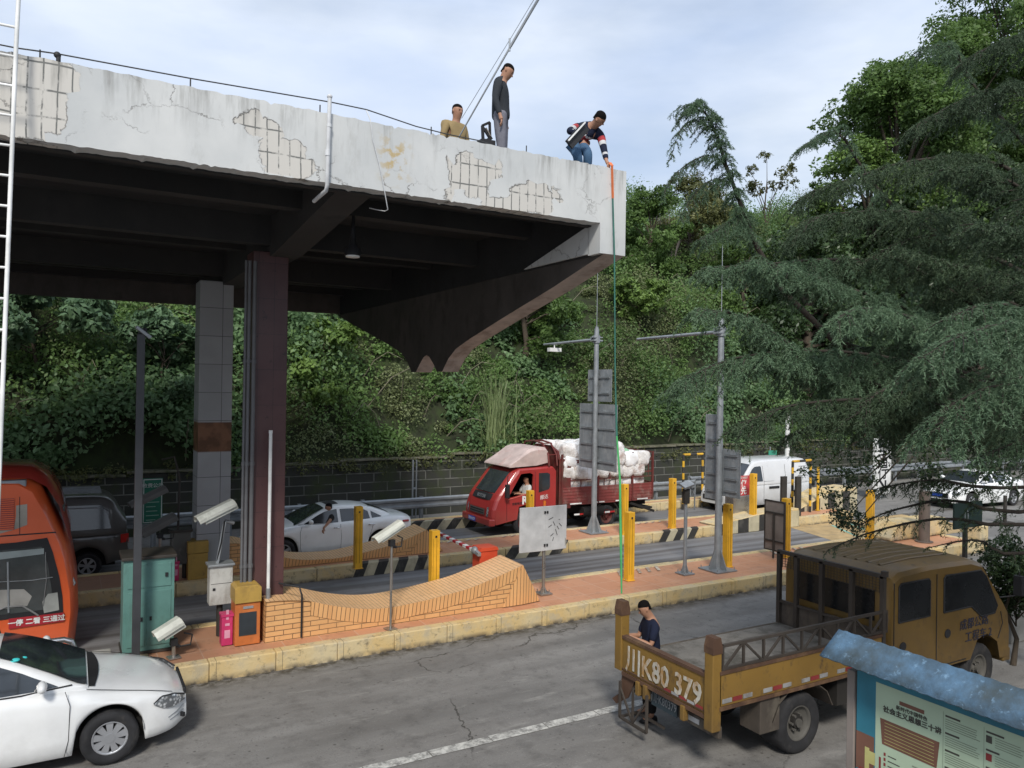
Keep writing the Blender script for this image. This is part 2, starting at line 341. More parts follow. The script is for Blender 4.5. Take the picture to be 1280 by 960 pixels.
t = thing('end_block', 'low yellow concrete block closing the far end of the nearest island', 'barrier', (22.0, 12.6, TZ))
MB().prism([(-1.6, 0), (1.1, 0), (1.1, .50), (-1.2, .50), (-1.6, .1)], 1.0, 1.7).box(.95, 1.35, -.1, .35, -.3, .42).build('block', m_kerb, t, bevel=.03)

# stone wall, guard rails
m_stone = brick_mat('mossy_stone', (.050, .050, .042), (.034, .036, .029), (.20, .20, .175), .95, .31, .017, 'side', .9, .5, (.042, .052, .022), .8, .42)
t = thing('stone_wall', 'dark mossy block retaining wall along the far side of the road below the hillside', 'wall', (0, 24.9, 0))
xs = np.arange(-30, 75, 1.5); rows = []
w_ = MB(); zt = lambda x: 1.78+.02*x*(x > 0)*(x < 15)+.3*(x >= 15)-.0*x+.03*math.sin(x*1.7)
prof = [(0., -.2), (-.0, .9)]
fr = [[(x, 0+.0, -.2), (x, .05, zt(x)), (x, .45, zt(x)+.02), (x, .45, -.2)] for x in xs]
w_.grid([list(r_) for r_ in zip(*fr)], sm=False); w_.build('wall_face', m_stone, t)
cp = MB()
for x in np.arange(-30, 74, 2.1): cp.obox((x+1.0, .22, zt(x)+.05), (2.08, .5, .07), (0, random.uniform(-.01, .012), random.uniform(-.01, .01)))
cp.build('coping', M('wall_coping', (.16, .15, .11), .9, dirt=(.06, .07, .03), dirt_amt=.7), t, bevel=.015)
for nm, lb, xa, xb, yy in (('guard_rail', 'long galvanised guard rail behind the toll lanes, in front of the stone wall', -10, 22, 23.3), ('guard_rail', 'far guard rail continuing right towards the distant white sedan', 22.6, 60, 24.2)):
    t = thing(nm, lb, 'guard rail', (xa, yy, 0)); r_ = MB()
    prf = [(0, .52), (-.05, .56), (-.05, .62), (.02, .67), (.02, .73), (-.05, .78), (-.05, .84), (0, .88)]
    Lx = xb-xa; r_.grid([[(0, a, b_) for a, b_ in prf], [(Lx, a, b_) for a, b_ in prf]], sm=False)
    r_.grid([[(0, a+.012, b_) for a, b_ in prf], [(Lx, a+.012, b_) for a, b_ in prf]], sm=False)
    r_.build('rail', m_galv, t)
    for k in range(int(Lx/2)+1):
        MB().box(k*2+.02, k*2+.12, .03, .15, 0, .9).build('post', m_galv, t)
# thin marker posts by the wall
for px, lab in ((516, 'thin galvanised twin pole rising in front of the stone wall behind the white sedan'),):
    p = PY(px, 600, 24.4); t = thing('marker_pole', lab, 'pole', (p[0], 24.4, 0))
    MB().cyl((0, 0, 0), (0, 0, 2.0), .03).cyl((.13, 0, 0), (.13, 0, 2.0), .025).box(-.02, .15, -.02, .02, 1.0, 1.06).build('twin_tube', m_galv, t)

# hill terrain
def hill_z(x, y):
    s = max(0, y-25.3)
    H = 9.6 if x < 14 else 9.6+min(4, (x-14)*.12)
    k = (1-math.exp(-s/6.5))*1.25
    return 1.8+H*k*(1 if s > 0 else 0)+.5*math.sin(x*.5+y*.3)*min(1, s/2)+.35*math.sin(x*1.1+1.3)*min(1, s/3)
rows = [[(x, y, hill_z(x, y)) for x in np.arange(-60, 121, 2.5)] for y in list(np.arange(25.3, 45, 1.2))+[50, 60, 80, 110]]
structure(MB().grid(rows).build('hillside', m_soil, fix=False))
rows = [[(x, y, z) for x in (-90, 190)] for y, z in ((25, -.3), (160, -.3))]
structure(MB().grid(rows).build('terrain', m_soil, fix=False))

# ================================================================ canopy
g = NG('plaster_fascia'); g.co = g.mapv((1, 1, 1), (3.2, 13.6, 0)); x, y, z = g.xyz()
vec = g.comb(g.math('ADD', x, y), z)
wob = g.noise(1.4, 5, .6)
base = g.mix(g.ramp(g.noise(.8, 7, .6), .3, .7), (.44, .455, .455), (.58, .585, .57))
base = g.mix(g.ramp(g.noise(3.5, 8, .72, g.mapv((1, 1, .35))), .56, .74, 0, .55), base, (.33, .33, .31))
# exposed tile bed patches
def win(a, b, c0, d, soft=.35):
    wx = g.math('MULTIPLY', g.ramp(x, a-soft, a+soft), g.ramp(x, b+soft, b-soft)); wz = g.math('MULTIPLY', g.ramp(z, c0-.15, c0+.15), g.ramp(z, d+.15, d-.15))
    return g.math('MULTIPLY', wx, wz)
W_ = win(-1.6, .0, 7.05, 7.95, .12)
for a in ((1.75, 2.5, 7.0, 7.55), (1.6, 2.2, 7.35, 7.75), (4.35, 4.95, 7.0, 7.75), (5.2, 6.0, 6.95, 7.35), (4.6, 5.4, 6.9, 7.2), (5.55, 5.8, 7.2, 7.6)): W_ = g.math('MAXIMUM', W_, win(*a, .2))
vr = g.n('SeparateColor'); g.l(g.vor(3.1, out='Color', vec=g.mapv((1, 1, 1.3))), vr.inputs[0]); fld = g.math('ADD', W_, g.math('ADD', g.math('MULTIPLY', g.math('SUBTRACT', vr.outputs[0], .5), .75), g.math('MULTIPLY', g.math('SUBTRACT', g.noise(9.0, 6, .65), .5), .45)))
patch = g.ramp(fld, .52, .55)
bx = g.math('ABSOLUTE', g.math('SUBTRACT', g.math('FRACT', g.math('MULTIPLY', g.math('ADD', x, g.math('MULTIPLY', wob, .05)), 7.6)), .5))
bz = g.math('ABSOLUTE', g.math('SUBTRACT', g.math('FRACT', g.math('MULTIPLY', g.math('ADD', z, g.math('MULTIPLY', wob, .05)), 3.7)), .5))
lines = g.math('MAXIMUM', g.ramp(bx, .43, .455), g.ramp(bz, .455, .475))
lines = g.math('MULTIPLY', lines, g.ramp(g.noise(5.5, 5, .7), .38, .5))
c = g.mix(patch, base, (.52, .50, .46)); c = g.mix(g.math('MULTIPLY', g.math('MULTIPLY', lines, patch), .9), c, (.10, .105, .10))
edge = g.math('MULTIPLY', g.ramp(g.math('ABSOLUTE', g.math('SUBTRACT', fld, .53)), 0, .04, .85, 0), g.ramp(g.noise(2.1, 4), .44, .52))
c = g.mix(edge, c, (.14, .13, .115))
dv = g.n('VectorMath', operation='ADD'); g.l(g.mapv((1.6, 1.6, 2.2)), dv.inputs[0]); sv = g.n('VectorMath', operation='SCALE'); g.l(g.noise(2.2, 6, .7, None, 0, 1), sv.inputs[0]); sv.inputs['Scale'].default_value = .9; g.l(sv.outputs[0], dv.inputs[1])
ck = g.ramp(g.vor(1.0, 'DISTANCE_TO_EDGE', dv.outputs[0]), .003, .016, .8, 0); ck = g.math('MULTIPLY', ck, g.ramp(g.noise(1.1, 4), .5, .6)); c = g.mix(ck, c, (.17, .16, .145))
topd = g.math('MULTIPLY', g.ramp(z, 7.25, 7.86), g.ramp(g.noise(2.6, 6, .7, g.mapv((2.0, 2.0, .22))), .5, .70, 0, .8)); c = g.mix(topd, c, (.17, .165, .15))
ru = g.math('MULTIPLY', win(3.35, 3.7, 7.2, 7.7, .1), g.ramp(g.noise(9, 4), .5, .6)); c = g.mix(ru, c, (.42, .33, .18))
g.bump(g.math('SUBTRACT', g.math('MULTIPLY', patch, -.8), g.math('MULTIPLY', ck, .5)), .6, .02)
m_fascia = g.fin(c, .75)
m_soffit = M('dark_concrete', (.024, .024, .025), .9, var=.35, scale=.8, dirt=(.02, .02, .02), dirt_amt=.6, bump=.3, bscale=12)  # near-black mottled concrete for the roof slab and edge beam
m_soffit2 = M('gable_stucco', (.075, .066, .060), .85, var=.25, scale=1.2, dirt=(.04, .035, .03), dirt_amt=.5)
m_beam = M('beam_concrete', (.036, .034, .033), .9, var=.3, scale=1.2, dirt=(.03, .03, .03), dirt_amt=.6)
m_gable_edge = M('gable_edge_stucco', (.46, .39, .35), .8, dirt=(.2, .15, .12), dirt_amt=.5)
XE = 6.95; YN = 9.2; YF = 22.2; XW = -14; ZT = 7.86
can = thing('toll_canopy', 'wide concrete toll gate canopy with peeling white plaster edge and dark underside', 'canopy', (3.2, 13.6, 0))
O_ = (3.2, 13.6, 0)
# near fascia as a shallow ragged-bottomed slab
fs = MB(); n = 520; xs = np.linspace(XW, XE+.0, n)
rag = lambda x, s: .003*math.sin(x*3+s)+.004*math.sin(x*23+s*2)+random.uniform(-.006, .006)*(random.random() < .4)-(.02 if random.random() < .04 else 0)
top = [(x, YN, ZT+rag(x, 1)*1.3) for x in xs]; bot = [(x, YN, 7.02+rag(x, 5)*.8) for x in xs]
tb = [(x, YN+.22, ZT+rag(x, 1)*1.3) for x in xs]; bb = [(x, YN+.22, 7.02+rag(x, 5)*.8) for x in xs]
fs.grid([bot, top, tb, bb, bot], sm=False)
fs.box(XE-.20, XE+.27, YN-.003, YN+.30, 6.575, ZT-.01)
fs.build('fascia', m_fascia, can, off=O_)
# haunch behind the corner and roof slab
MB().box(XW, XE+.2, YF-.22, YF, 6.62, ZT-.1).build('far_fascia', m_soffit2, can, off=O_)
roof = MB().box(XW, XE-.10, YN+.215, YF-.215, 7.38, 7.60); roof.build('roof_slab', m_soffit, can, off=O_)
bs = MB()
bs.box(XW, XE-.15, YN+.22, YN+.34, 7.0, 7.38)
for yy in (11.35, 13.35, 15.5, 17.9, 20.0, 21.75): bs.box(XW, XE-.16, yy-.12, yy+.12, 7.12 if yy not in (13.35, 17.9) else 6.90, 7.38)
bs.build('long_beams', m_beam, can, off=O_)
for xx in (-9.2, -3.0, 3.12):
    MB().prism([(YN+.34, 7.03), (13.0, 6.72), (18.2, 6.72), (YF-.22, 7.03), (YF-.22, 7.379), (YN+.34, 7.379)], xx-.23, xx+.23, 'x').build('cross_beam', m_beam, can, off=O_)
# gable end: decorated profile between YN and YF
half = [(YN, 6.575), (10.6, 6.21), (12.2, 5.84), (13.6, 5.50), (14.2, 5.33), (14.55, 5.14), (14.75, 4.97), (14.85, 4.87), (15.12, 4.87), (15.32, 5.04), (15.55, 5.20), (15.7, 5.24)]
pr = half+[(31.4-a, b_) for a, b_ in half[::-1][1:]]
N_ = len(pr)
gb = MB(); xa, xb = XE-.12, XE+.262
vs = [(xa, a, b_) for a, b_ in pr]+[(xa, a, 6.60) for a, b_ in pr]+[(xb, a, b_) for a, b_ in pr]+[(xb, a, ZT-.12) for a, b_ in pr]
for i in range(N_-1):
    gb.add([vs[i], vs[i+1], vs[N_+i+1], vs[N_+i]], [(0, 1, 2, 3)], 0)
    gb.add([vs[i], vs[i+1], vs[2*N_+i+1], vs[2*N_+i]], [(0, 1, 2, 3)], 1)
    gb.add([vs[2*N_+i], vs[2*N_+i+1], vs[3*N_+i+1], vs[3*N_+i]], [(0, 1, 2, 3)], 1)
gb.build('gable_wall', [m_soffit2, m_gable_edge], can, off=O_, fix=False)
MB().box(XE-.16, XE-.119, YN+.31, YF-.23, 6.58, 7.38).build('edge_beam', m_soffit, can, off=O_)
MB().prism([(YN+.29, 6.60), (YN+2.2, 6.60), (YN+.29, 7.03)], XE-.20, XE-.163, 'x').build('haunch', m_fascia, can, off=O_)
# columns
m_col1 = NG('maroon_tile'); g = m_col1; x, y, z = g.xyz(); b = g.n('TexBrick'); g.l(g.comb(g.math('ADD', x, y), z), b.inputs[0]); b.offset = 0
b.inputs['Scale'].default_value = 1; b.inputs['Brick Width'].default_value = .26; b.inputs['Row Height'].default_value = .6; b.inputs['Mortar Size'].default_value = .004
g.put(b.inputs['Color1'], (.088, .040, .040)); g.put(b.inputs['Color2'], (.072, .034, .035)); g.put(b.inputs['Mortar'], (.028, .018, .018))
c = g.mix(g.ramp(g.noise(1.5, 6), .4, .7, 0, .5), b.outputs[0], (.12, .065, .06)); c = g.mix(g.ramp(g.noise(9, 5, .7), .62, .7, 0, .8), c, (.02, .015, .015)); m_col1 = g.fin(c, .4)
g = NG('grey_tile'); x, y, z = g.xyz(); b = g.n('TexBrick'); g.l(g.comb(g.math('ADD', x, y), z), b.inputs[0]); b.offset = 0
b.inputs['Scale'].default_value = 1; b.inputs['Brick Width'].default_value = .8; b.inputs['Row Height'].default_value = .62; b.inputs['Mortar Size'].default_value = .006
g.put(b.inputs['Color1'], (.36, .37, .38)); g.put(b.inputs['Color2'], (.32, .33, .34)); g.put(b.inputs['Mortar'], (.07, .07, .07))
c = g.mix(g.ramp(g.noise(2, 6), .4, .7, 0, .4), b.outputs[0], (.26, .27, .27))
rz_ = g.math('MULTIPLY', g.ramp(z, 3.02, 3.05), g.ramp(z, 3.70, 3.67)); c = g.mix(rz_, c, g.mix(g.ramp(g.noise(3, 6), .45, .6), (.10, .045, .02), (.19, .09, .045)))
m_col2 = g.fin(c, .5)
c1a = PY(311, 600, 13.3)[0]; c1b = PY(356.5, 600, 13.3)[0]
MB().box(c1a+.02, c1b, 13.3, 13.85, TZ-.02, 6.79).build('column', m_col1, can, off=O_, bevel=.01)['label'] = 'dark maroon tiled column'
c2a = PY(247, 600, 17.85)[0]; c2b = PY(289, 600, 17.85)[0]
MB().box(c2a, c2b, 17.9, 18.6, TZ-.02, 6.79).build('column', m_col2, can, off=O_, bevel=.01)['label'] = 'grey tiled column with a rust brown band'
for cx in (-3.3, -9.5):
    MB().box(cx, cx+.6, 17.9, 18.6, TZ-.02, 6.79).build('column', m_col2, can, off=O_)
# downpipe with elbow, conduits by the column
m_pvc = M('white_pvc', (.55, .56, .57), .4, dirt=(.3, .3, .28), dirt_amt=.3)
a = PY(412, 128, YN-.06); e_ = PY(409, 231, YN-.06)
t = thing('downpipe', 'white plastic downpipe on the canopy edge bending in under the soffit', 'pipe', tuple(a))
MB().tube([a+[0, 0, .05], a, e_, e_+[.0, .04, -.06], e_+[-.02, .5, -.1]], .025, 12).ell(tuple(a+[0, 0, .07]), (.034, .034, .03)).cyl(tuple(e_+[0, 0, .35]), tuple(e_+[0, 0, .42]), .031).cyl(tuple(a+[0, 0, -.3]), tuple(a+[0, 0, -.26]), .031).build('pipe', m_pvc, t, off=tuple(a))
ypp = 13.24
for k, (px, r_) in enumerate(((314.5, .035), (308, .03), (303.5, .022))):
    p = PY(px, 600, ypp); t = thing('conduit_pipe', ['thickest grey conduit strapped against the maroon column', 'middle grey conduit beside the maroon column', 'thinnest grey conduit, furthest left beside the maroon column'][k], 'pipe', (p[0], ypp, TZ), group='conduits beside the maroon column')
    mb = MB().cyl((0, 0, .0), (0, 0, 6.3), r_)
    for zz in (1.2, 2.9, 4.6): mb.cyl((0, 0, zz), (0, 0, zz+.06), r_+.01)
    mb.build('tube', M('conduit_grey', (.13, .13, .135), .6, .2) if 'conduit_grey' not in bpy.data.materials else bpy.data.materials['conduit_grey'], t)
p = PY(335, 750, 13.12); q_ = PY(335, 538, 13.12); WZ = p[2]
t = thing('white_pole', 'short white plastic pole standing in front of the maroon column', 'pole', (p[0], 13.12, WZ-.05))
MB().cyl((0, 0, 0), (0, 0, q_[2]-WZ), .028).cyl((0, 0, q_[2]-WZ), (0, 0, q_[2]-WZ+.05), .033).build('tube', m_white, t)
MB().cyl((0, 0, .0), (0, 0, .25), .038).build('collar', m_galv, t)
# lamp under the canopy
p = PZ(441, 317, 6.55); t = thing('hanging_lamp', 'round dark pendant lamp with a pale disc below the canopy', 'lamp', (p[0], p[1], 6.50))
MB().tube([(0, 0, .02), (0, 0, .12), (0, 0, .2), (0, 0, .32), (0, 0, .88)], [.13, .115, .05, .04, .01], 16).build('lamp_shade', m_black, t)
MB().cyl((0, 0, -.005), (0, 0, .015), .105, n=20).build('lens', m_white, t)
# ================================================================ brick humps
m_bk_side = brick_mat('orange_brick', (.74, .42, .18), (.68, .36, .15), (.12, .07, .04), .30, .085, .007, 'side', .5)
m_bk_sold = brick_mat('orange_soldier_brick', (.74, .42, .18), (.68, .36, .15), (.13, .075, .045), 5.0, .078, .007, 'vert', .5)
m_bk_top = brick_mat('orange_top_brick', (.80, .50, .26), (.75, .45, .22), (.20, .12, .07), .5, .072, .005, 'topx', .45)
g = NG('orange_soldier_edge'); x, y, z = g.xyz(); b = g.n('TexBrick'); g.l(g.comb(z, g.math('ADD', x, y)), b.inputs[0]); b.offset = 0
b.inputs['Scale'].default_value = 1; b.inputs['Brick Width'].default_value = 9; b.inputs['Row Height'].default_value = .078; b.inputs['Mortar Size'].default_value = .006
g.put(b.inputs['Color1'], (.74, .42, .18)); g.put(b.inputs['Color2'], (.67, .36, .15)); g.put(b.inputs['Mortar'], (.12, .07, .04)); g.bump(g.math('MULTIPLY', b.outputs['Fac'], -1), .4, .01)
m_bk_sold = g.fin(g.mix(g.ramp(g.noise(2, 7), .4, .7, 0, .3), b.outputs[0], (.5, .28, .13)), .5)
def hump(name, label, yf, yb, fpx, xl, base_px=None):
    # fpx: list of (world x, z of the front top edge); soldier strip .2 below; top rises slightly to the back
    xs = [p[0] for p in fpx]; t = thing(name, label, 'wall', (xs[0], yf, TZ)); O = (xs[0], yf, TZ)
    X = np.linspace(xs[0], xs[-2], 60); Zf = np.interp(X, xs, [p[1] for p in fpx]); k = np.ones(5)/5
    Zs = Zf.copy(); Zs[2:-2] = np.convolve(Zf, k, 'valid'); Zf = Zs
    side = MB(); sold = MB(); topm = MB()
    flat = X < xl
    zlo = np.where(flat, Zf, np.maximum(Zf-.24, TZ+.02))
    idx = [i for i in range(len(X)) if not flat[i]]; i0 = idx[0]
    side.grid([[(x, yf, TZ-.02) for x in X[:i0+1]], [(x, yf, z) for x, z in zip(X[:i0+1], Zf[:i0+1])]], sm=False)
    side.grid([[(x, yf, TZ-.02) for x in X[i0:]], [(x, yf, z) for x, z in zip(X[i0:], zlo[i0:])]], sm=False)
    sold.grid([[(X[i], yf-.012, zlo[i]) for i in idx], [(X[i], yf-.03, Zf[i]) for i in idx]], sm=False)
    topm.grid([[(x, yf-.03, z) for x, z in zip(X, Zf)], [(x, yb, z+.02) for x, z in zip(X, Zf)]], sm=False)
    side.grid([[(x, yb, TZ-.02) for x in X], [(x, yb, z+.02) for x, z in zip(X, Zf)]], sm=False)
    side.add([(xs[0], yf, TZ-.02), (xs[0], yb, TZ-.02), (xs[0], yb, Zf[0]+.02), (xs[0], yf-.03, Zf[0])], [(0, 1, 2, 3)])
    xe, xb = xs[-2], xs[-1]
    sold.add([(xe, yf-.03, Zf[-1]), (xe-.45, yf-.02, TZ), (xe, yf-.02, TZ), (xb, yf+.05, TZ)], [(0, 1, 2, 3)])
    topm.add([(xe, yf-.03, Zf[-1]), (xb, yf+.05, TZ-.01), (xb, yb, TZ-.01), (xe, yb, Zf[-1]+.02)], [(0, 1, 2, 3)])
    sold.add([(xe, yb, Zf[-1]+.02), (xe, yb, TZ), (xb, yb, TZ-.01)], [(0, 1, 2)])
    side.build('brick_face', m_bk_side, t, off=O, fix=False); sold.build('soldier_course', m_bk_sold, t, off=O, fix=False); topm.build('brick_top', m_bk_top, t, off=O, fix=False)
    return t
f1 = [PY(*p, 12.95) for p in ((332, 752), (349, 750), (387, 750), (400, 754), (430, 759), (460, 761), (490, 759), (540, 748), (587, 735), (620, 721), (653, 706))]
f1 = [(p[0], p[2]) for p in f1]; f1[0] = (f1[0][0], f1[1][1]); hump('brick_ramp_wall', 'nearer curved orange brick wall dipping in the middle, running right from the maroon column', 12.95, 13.85, f1+[(f1[-1][0]+.45, TZ)], f1[2][0])
f2 = [PY(*p, 18.0) for p in ((262, 682), (300, 678), (330, 690), (355, 697), (380, 700), (420, 698), (440, 694), (480, 684), (510, 673), (533, 662))]
f2 = [(p[0], p[2]) for p in f2]; hump('brick_ramp_wall', 'farther curved orange brick wall in front of the white sedan on the middle island', 18.0, 18.8, f2+[(f2[-1][0]+.5, TZ)], f2[1][0])
t = thing('cable_duct', 'black cable running up and over the end of the nearer brick wall', 'cable', (3.42, 12.95, TZ))
MB().tube([(.0, -.045, .02), (0, -.045, .72), (-.04, -.03, .86), (-.3, .3, .88)], .016, 6).build('cable', m_black, t)

# ================================================================ bollards
m_yel = M('yellow_enamel', (.74, .40, .03), .42, var=.12, dirt=(.25, .13, .03), dirt_amt=.35, dirt_scale=6)
m_yel2 = M('mustard_enamel', (.40, .255, .06), .55, var=.15, dirt=(.15, .1, .05), dirt_amt=.4, dirt_scale=5)
def make_bollard(lab, loc, h):
    t = thing('sensor_bollard', lab, 'bollard', loc, 0, 'yellow light curtain posts on the islands')
    a = .085
    b = MB().box(-a, a, -a, a, 0, h).box(-a-.02, a+.02, -a-.02, a+.02, -.005, .012)
    b.build('post', m_yel, t, bevel=.008)
    s_ = MB().box(a*.1, a*.22, -a-.0035, -a-.0005, .12, h-.14).box(-a*.75, -a*.65, -a-.0035, -a-.0005, .12, h-.14)
    s_.build('slot', M('slot_shadow', (.30, .15, .012), .6) if 'slot_shadow' not in bpy.data.materials else bpy.data.materials['slot_shadow'], t)
    MB().box(-.02, .02, -a-.005, -a-.0005, h-.13, h-.09).build('badge', m_black, t)
    for s2 in (-1, 1): MB().cyl((s2*(a+.0), 0, .012), (s2*(a+.0), 0, .03), .012).build('bolt', m_galv, t)
    return t
bol = [((786, 725), 640, 'yellow bollard beside the dangling green tape end, right of the pale sign back'),
       ((909, 708), 630, 'yellow bollard directly right of the tall grey sign mast with bolted base plate'),
       ((982, 696), 623, 'yellow bollard standing behind the small brown sign back near the yellow truck'),
       ((1087, 682), 613, 'yellow bollard farthest along the nearest island, behind the cedar twigs'),
       ((447, 710), 633, 'yellow bollard in front of the farther brick wall and the white sedan'),
       ((780, 668), 605, 'yellow bollard standing just right of the big grey mast, by the red truck rear wheel'),
       ((840, 660), 598, 'yellow bollard alone on the middle island behind the red truck'),
       ((941, 652), 592, 'yellow bollard in front of the white van next to the red notice board'),
       ((528, 737), 664, 'yellow bollard rising behind the nearer brick wall, left of the barrier arm'),
       ((662, 690), 613, 'yellow bollard between the red truck door and the pale sign back')]
b0 = None
for i, ((px, py), pt, lb) in enumerate(bol):
    if i == 8: p = np.array([6.35, 14.05, TZ])
    elif i == 9: p = PY(px, 660, 17.95)*[1, 1, 0]+[0, 0, TZ]
    else: p = PZ(px, py, TZ)
    d = (p-_C)@_fw; h = HC+(480+(-.0157*(px-640))*-1+2-pt)/F*d-TZ
    h = PY(px, pt, p[1])[2]-TZ
    if b0 is None: b0 = make_bollard(lb, tuple(p), 1.30); b0.scale = (1, 1, h/1.30)
    else: c_ = clone(b0, loc=tuple(p), label=lb); c_.scale = (1, 1, h/1.30)

# ================================================================ masts and sign backs
m_alu = M('sign_aluminium', (.25, .27, .285), .5, .25, .2, 3, dirt=(.42, .43, .43), dirt_amt=.5, dirt_scale=5)
m_pale = M('pale_panel', (.46, .46, .46), .5, dirt=(.3, .3, .3), dirt_amt=.2)
def plate_base(mb, r, h=.28, half=.22):
    mb.box(-half, half, -half, half, 0, .025)
    for a in (0, 90, 180, 270):
        c_, s_ = math.cos(R(a)), math.sin(R(a)); mb.add([(r*c_, r*s_, .02), ((half-.03)*c_, (half-.03)*s_, .02), (r*c_, r*s_, h), (r*c_-.012*s_, r*s_+.012*c_, .02), ((half-.03)*c_-.012*s_, (half-.03)*s_+.012*c_, .02), (r*c_-.012*s_, r*s_+.012*c_, h)], [(0, 1, 2), (3, 5, 4), (0, 2, 5, 3), (1, 4, 5, 2)])
    for a in (-1, 1):
        for b_ in (-1, 1): mb.cyl((a*(half-.05), b_*(half-.05), .02), (a*(half-.05), b_*(half-.05), .09), .012, n=6)
def panel_back(t, off, x, ya, yb, za, zb, nribs, m, thick=.012, name='sign_panel'):
    o = MB().box(x, x+thick, ya, yb, za, zb).build(name, m, t, off=off, bevel=.004)
    for i in range(nribs):
        z = za+(zb-za)*(i+.5)/nribs
        MB().box(x-.035, x-.001, ya+.1, yb-.1, z-.02, z+.02).box(x-.04, x-.03, ya+.09, yb-.09, z+.015, z+.028).build('stiffener', m_galv, o)
    MB().box(x-.012, x-.001, ya, ya+.02, za, zb).box(x-.012, x-.001, yb-.02, yb, za, zb).build('rim', m_galv, o)
def mast(p, ztop, arm_len, label, r=.085):
    t = thing('sign_mast', label, 'mast', tuple(p)); h = ztop-p[2]
    mb = MB(); mb.cyl((0, 0, 0), (0, 0, h), r, r*.82, 20); plate_base(mb, r, .5, .32); mb.build('pole', m_galv, t)
    MB().cyl((0, 0, h), (0, 0, h+1.75), .012, .008, 6).cyl((0, 0, h-.02), (0, 0, h+.06), .05).build('lightning_rod', m_galv, t)
    a = MB().cyl((0, .02, h-.32), (0, arm_len, h-.36), .045, .035, 12).cyl((0, 0, h-.42), (0, 0, h-.20), r+.025).box(-.16, .16, -.10, .10, h-.37, h-.33).box(-.16, .16, -.10, .10, h-.27, h-.24)
    a.cyl((.0, .10, h-.31), (0, .14, h-.31), .11, n=16).build('cross_arm', m_galv, t)
    return t
pA = PZ(742, 665, TZ); zA = PY(747, 411, pA[1])[2]
T = mast(pA, zA, PX(680, 429, pA[0])[1]-pA[1], 'left tall grey sign mast in front of the red truck with two panel backs')
q0 = PX(724, 588, pA[0]+.1); q1 = PX(772, 505, pA[0]+.1)
panel_back(T, tuple(pA), .09+0, 0, 0, 0, 0, 0, m_alu) if False else None
def pan(t, p, pxa, pya, pxb, pyb, nr, m, dx=.10, name='sign_panel'):
    a = PX(pxa, pyb, p[0]+dx); b_ = PX(pxb, pya, p[0]+dx)
    y0, y1 = sorted((a[1], b_[1])); zz = PX((pxa+pxb)/2, pya, p[0]+dx)[2], PX((pxa+pxb)/2, pyb, p[0]+dx)[2]
    panel_back(t, (0, 0, 0), dx, y0-p[1], y1-p[1], min(zz)-p[2], max(zz)-p[2], nr, m, name=name)
pan(T, pA, 724, 505, 772, 587, 4, m_alu); pan(T, pA, 735, 462, 765, 502, 2, m_alu, name='small_sign_panel')
# camera hanging from the arm's end
pc = PX(693, 436, pA[0]); l_ = (0, pc[1]-pA[1], zA-pA[2]-.55)
MB().box(l_[0]-.22, l_[0]+.22, l_[1]-.08, l_[1]+.08, l_[2]-.06, l_[2]+.06).cyl((0, l_[1], l_[2]+.05), (0, l_[1], zA-pA[2]-.36), .02).build('arm_camera', m_white, T)
pB = PZ(897, 712, TZ); zB = PY(903, 398, pB[1])[2]
T = mast(pB, zB, PX(797, 420, pB[0])[1]-pB[1], 'right tall grey sign mast on the nearest island, its top among the cedar branches')
pan(T, pB, 881, 518, 903, 624, 5, m_alu); pan(T, pB, 903, 562, 926, 622, 4, m_alu, name='lower_sign_panel')
# hinged pale sign on a thin post
p = PZ(679, 742, TZ); z1 = PY(680, 632, p[1])[2]; t = thing('hinged_sign', 'pale grey two leaf sign back with scratches on a steel post', 'sign', tuple(p))
mb = MB().cyl((0, 0, 0), (0, 0, z1-p[2]), .035, n=12); plate_base(mb, .035, .14, .14); mb.build('post', M('stainless', (.38, .37, .35), .3, .8, .15), t)
m_stain = bpy.data.materials['stainless']
za_, zb_ = PY(660, 690, p[1])[2]-p[2], PY(660, 634, p[1])[2]-p[2]
def yawbox(name, ang, Ls, m, y=-.05):
    c_, s_ = math.cos(R(ang)), math.sin(R(ang)); o = MB().obox((c_*Ls/2, s_*Ls/2+y, (za_+zb_)/2), (abs(Ls), .03, zb_-za_), (0, 0, R(ang))).build(name, m, t, bevel=.008)
    for zz in (za_+.12, zb_-.12): MB().obox((c_*.03*np.sign(Ls), s_*.03+y-.025, zz), (.035, .02, .05), (0, 0, R(ang))).build('hinge', m_black, o)
    return o
hw = abs(PY(645, 660, p[1])[0]-PY(677, 660, p[1])[0])
yawbox('left_leaf', -2, -hw, m_pale); o = yawbox('right_leaf', 2, hw*.86, m_pale)
m_scr = M('scratches', (.06, .06, .06), .8); mb = MB()
for (u, v, a, l_) in ((.12, .72, 20, .12), (.2, .6, -60, .10), (.3, .5, -55, .09), (.26, .4, -70, .14), (.15, .35, 35, .09), (.18, .25, 70, .08), (.33, .68, 0, .03), (.1, .55, 30, .10), (.36, .56, -45, .10)):
    mb.obox((u, -.05+.035*u-.0225+.0, za_+(zb_-za_)*v), (l_, .004, .012), (0, R(-a), R(2)))
mb.build('scratch_marks', m_scr, o)
MB().cyl((.40, -.068+.02, za_+.14), (.40, -.060+.0135, za_+.14), .13, n=18).build('worn_patch', M('worn_brown', (.25, .24, .21), .8), o)
MB().cyl((0, 0, z1-p[2]), (0, 0, z1-p[2]+.10), .03).build('beacon', m_orange_lens, t)
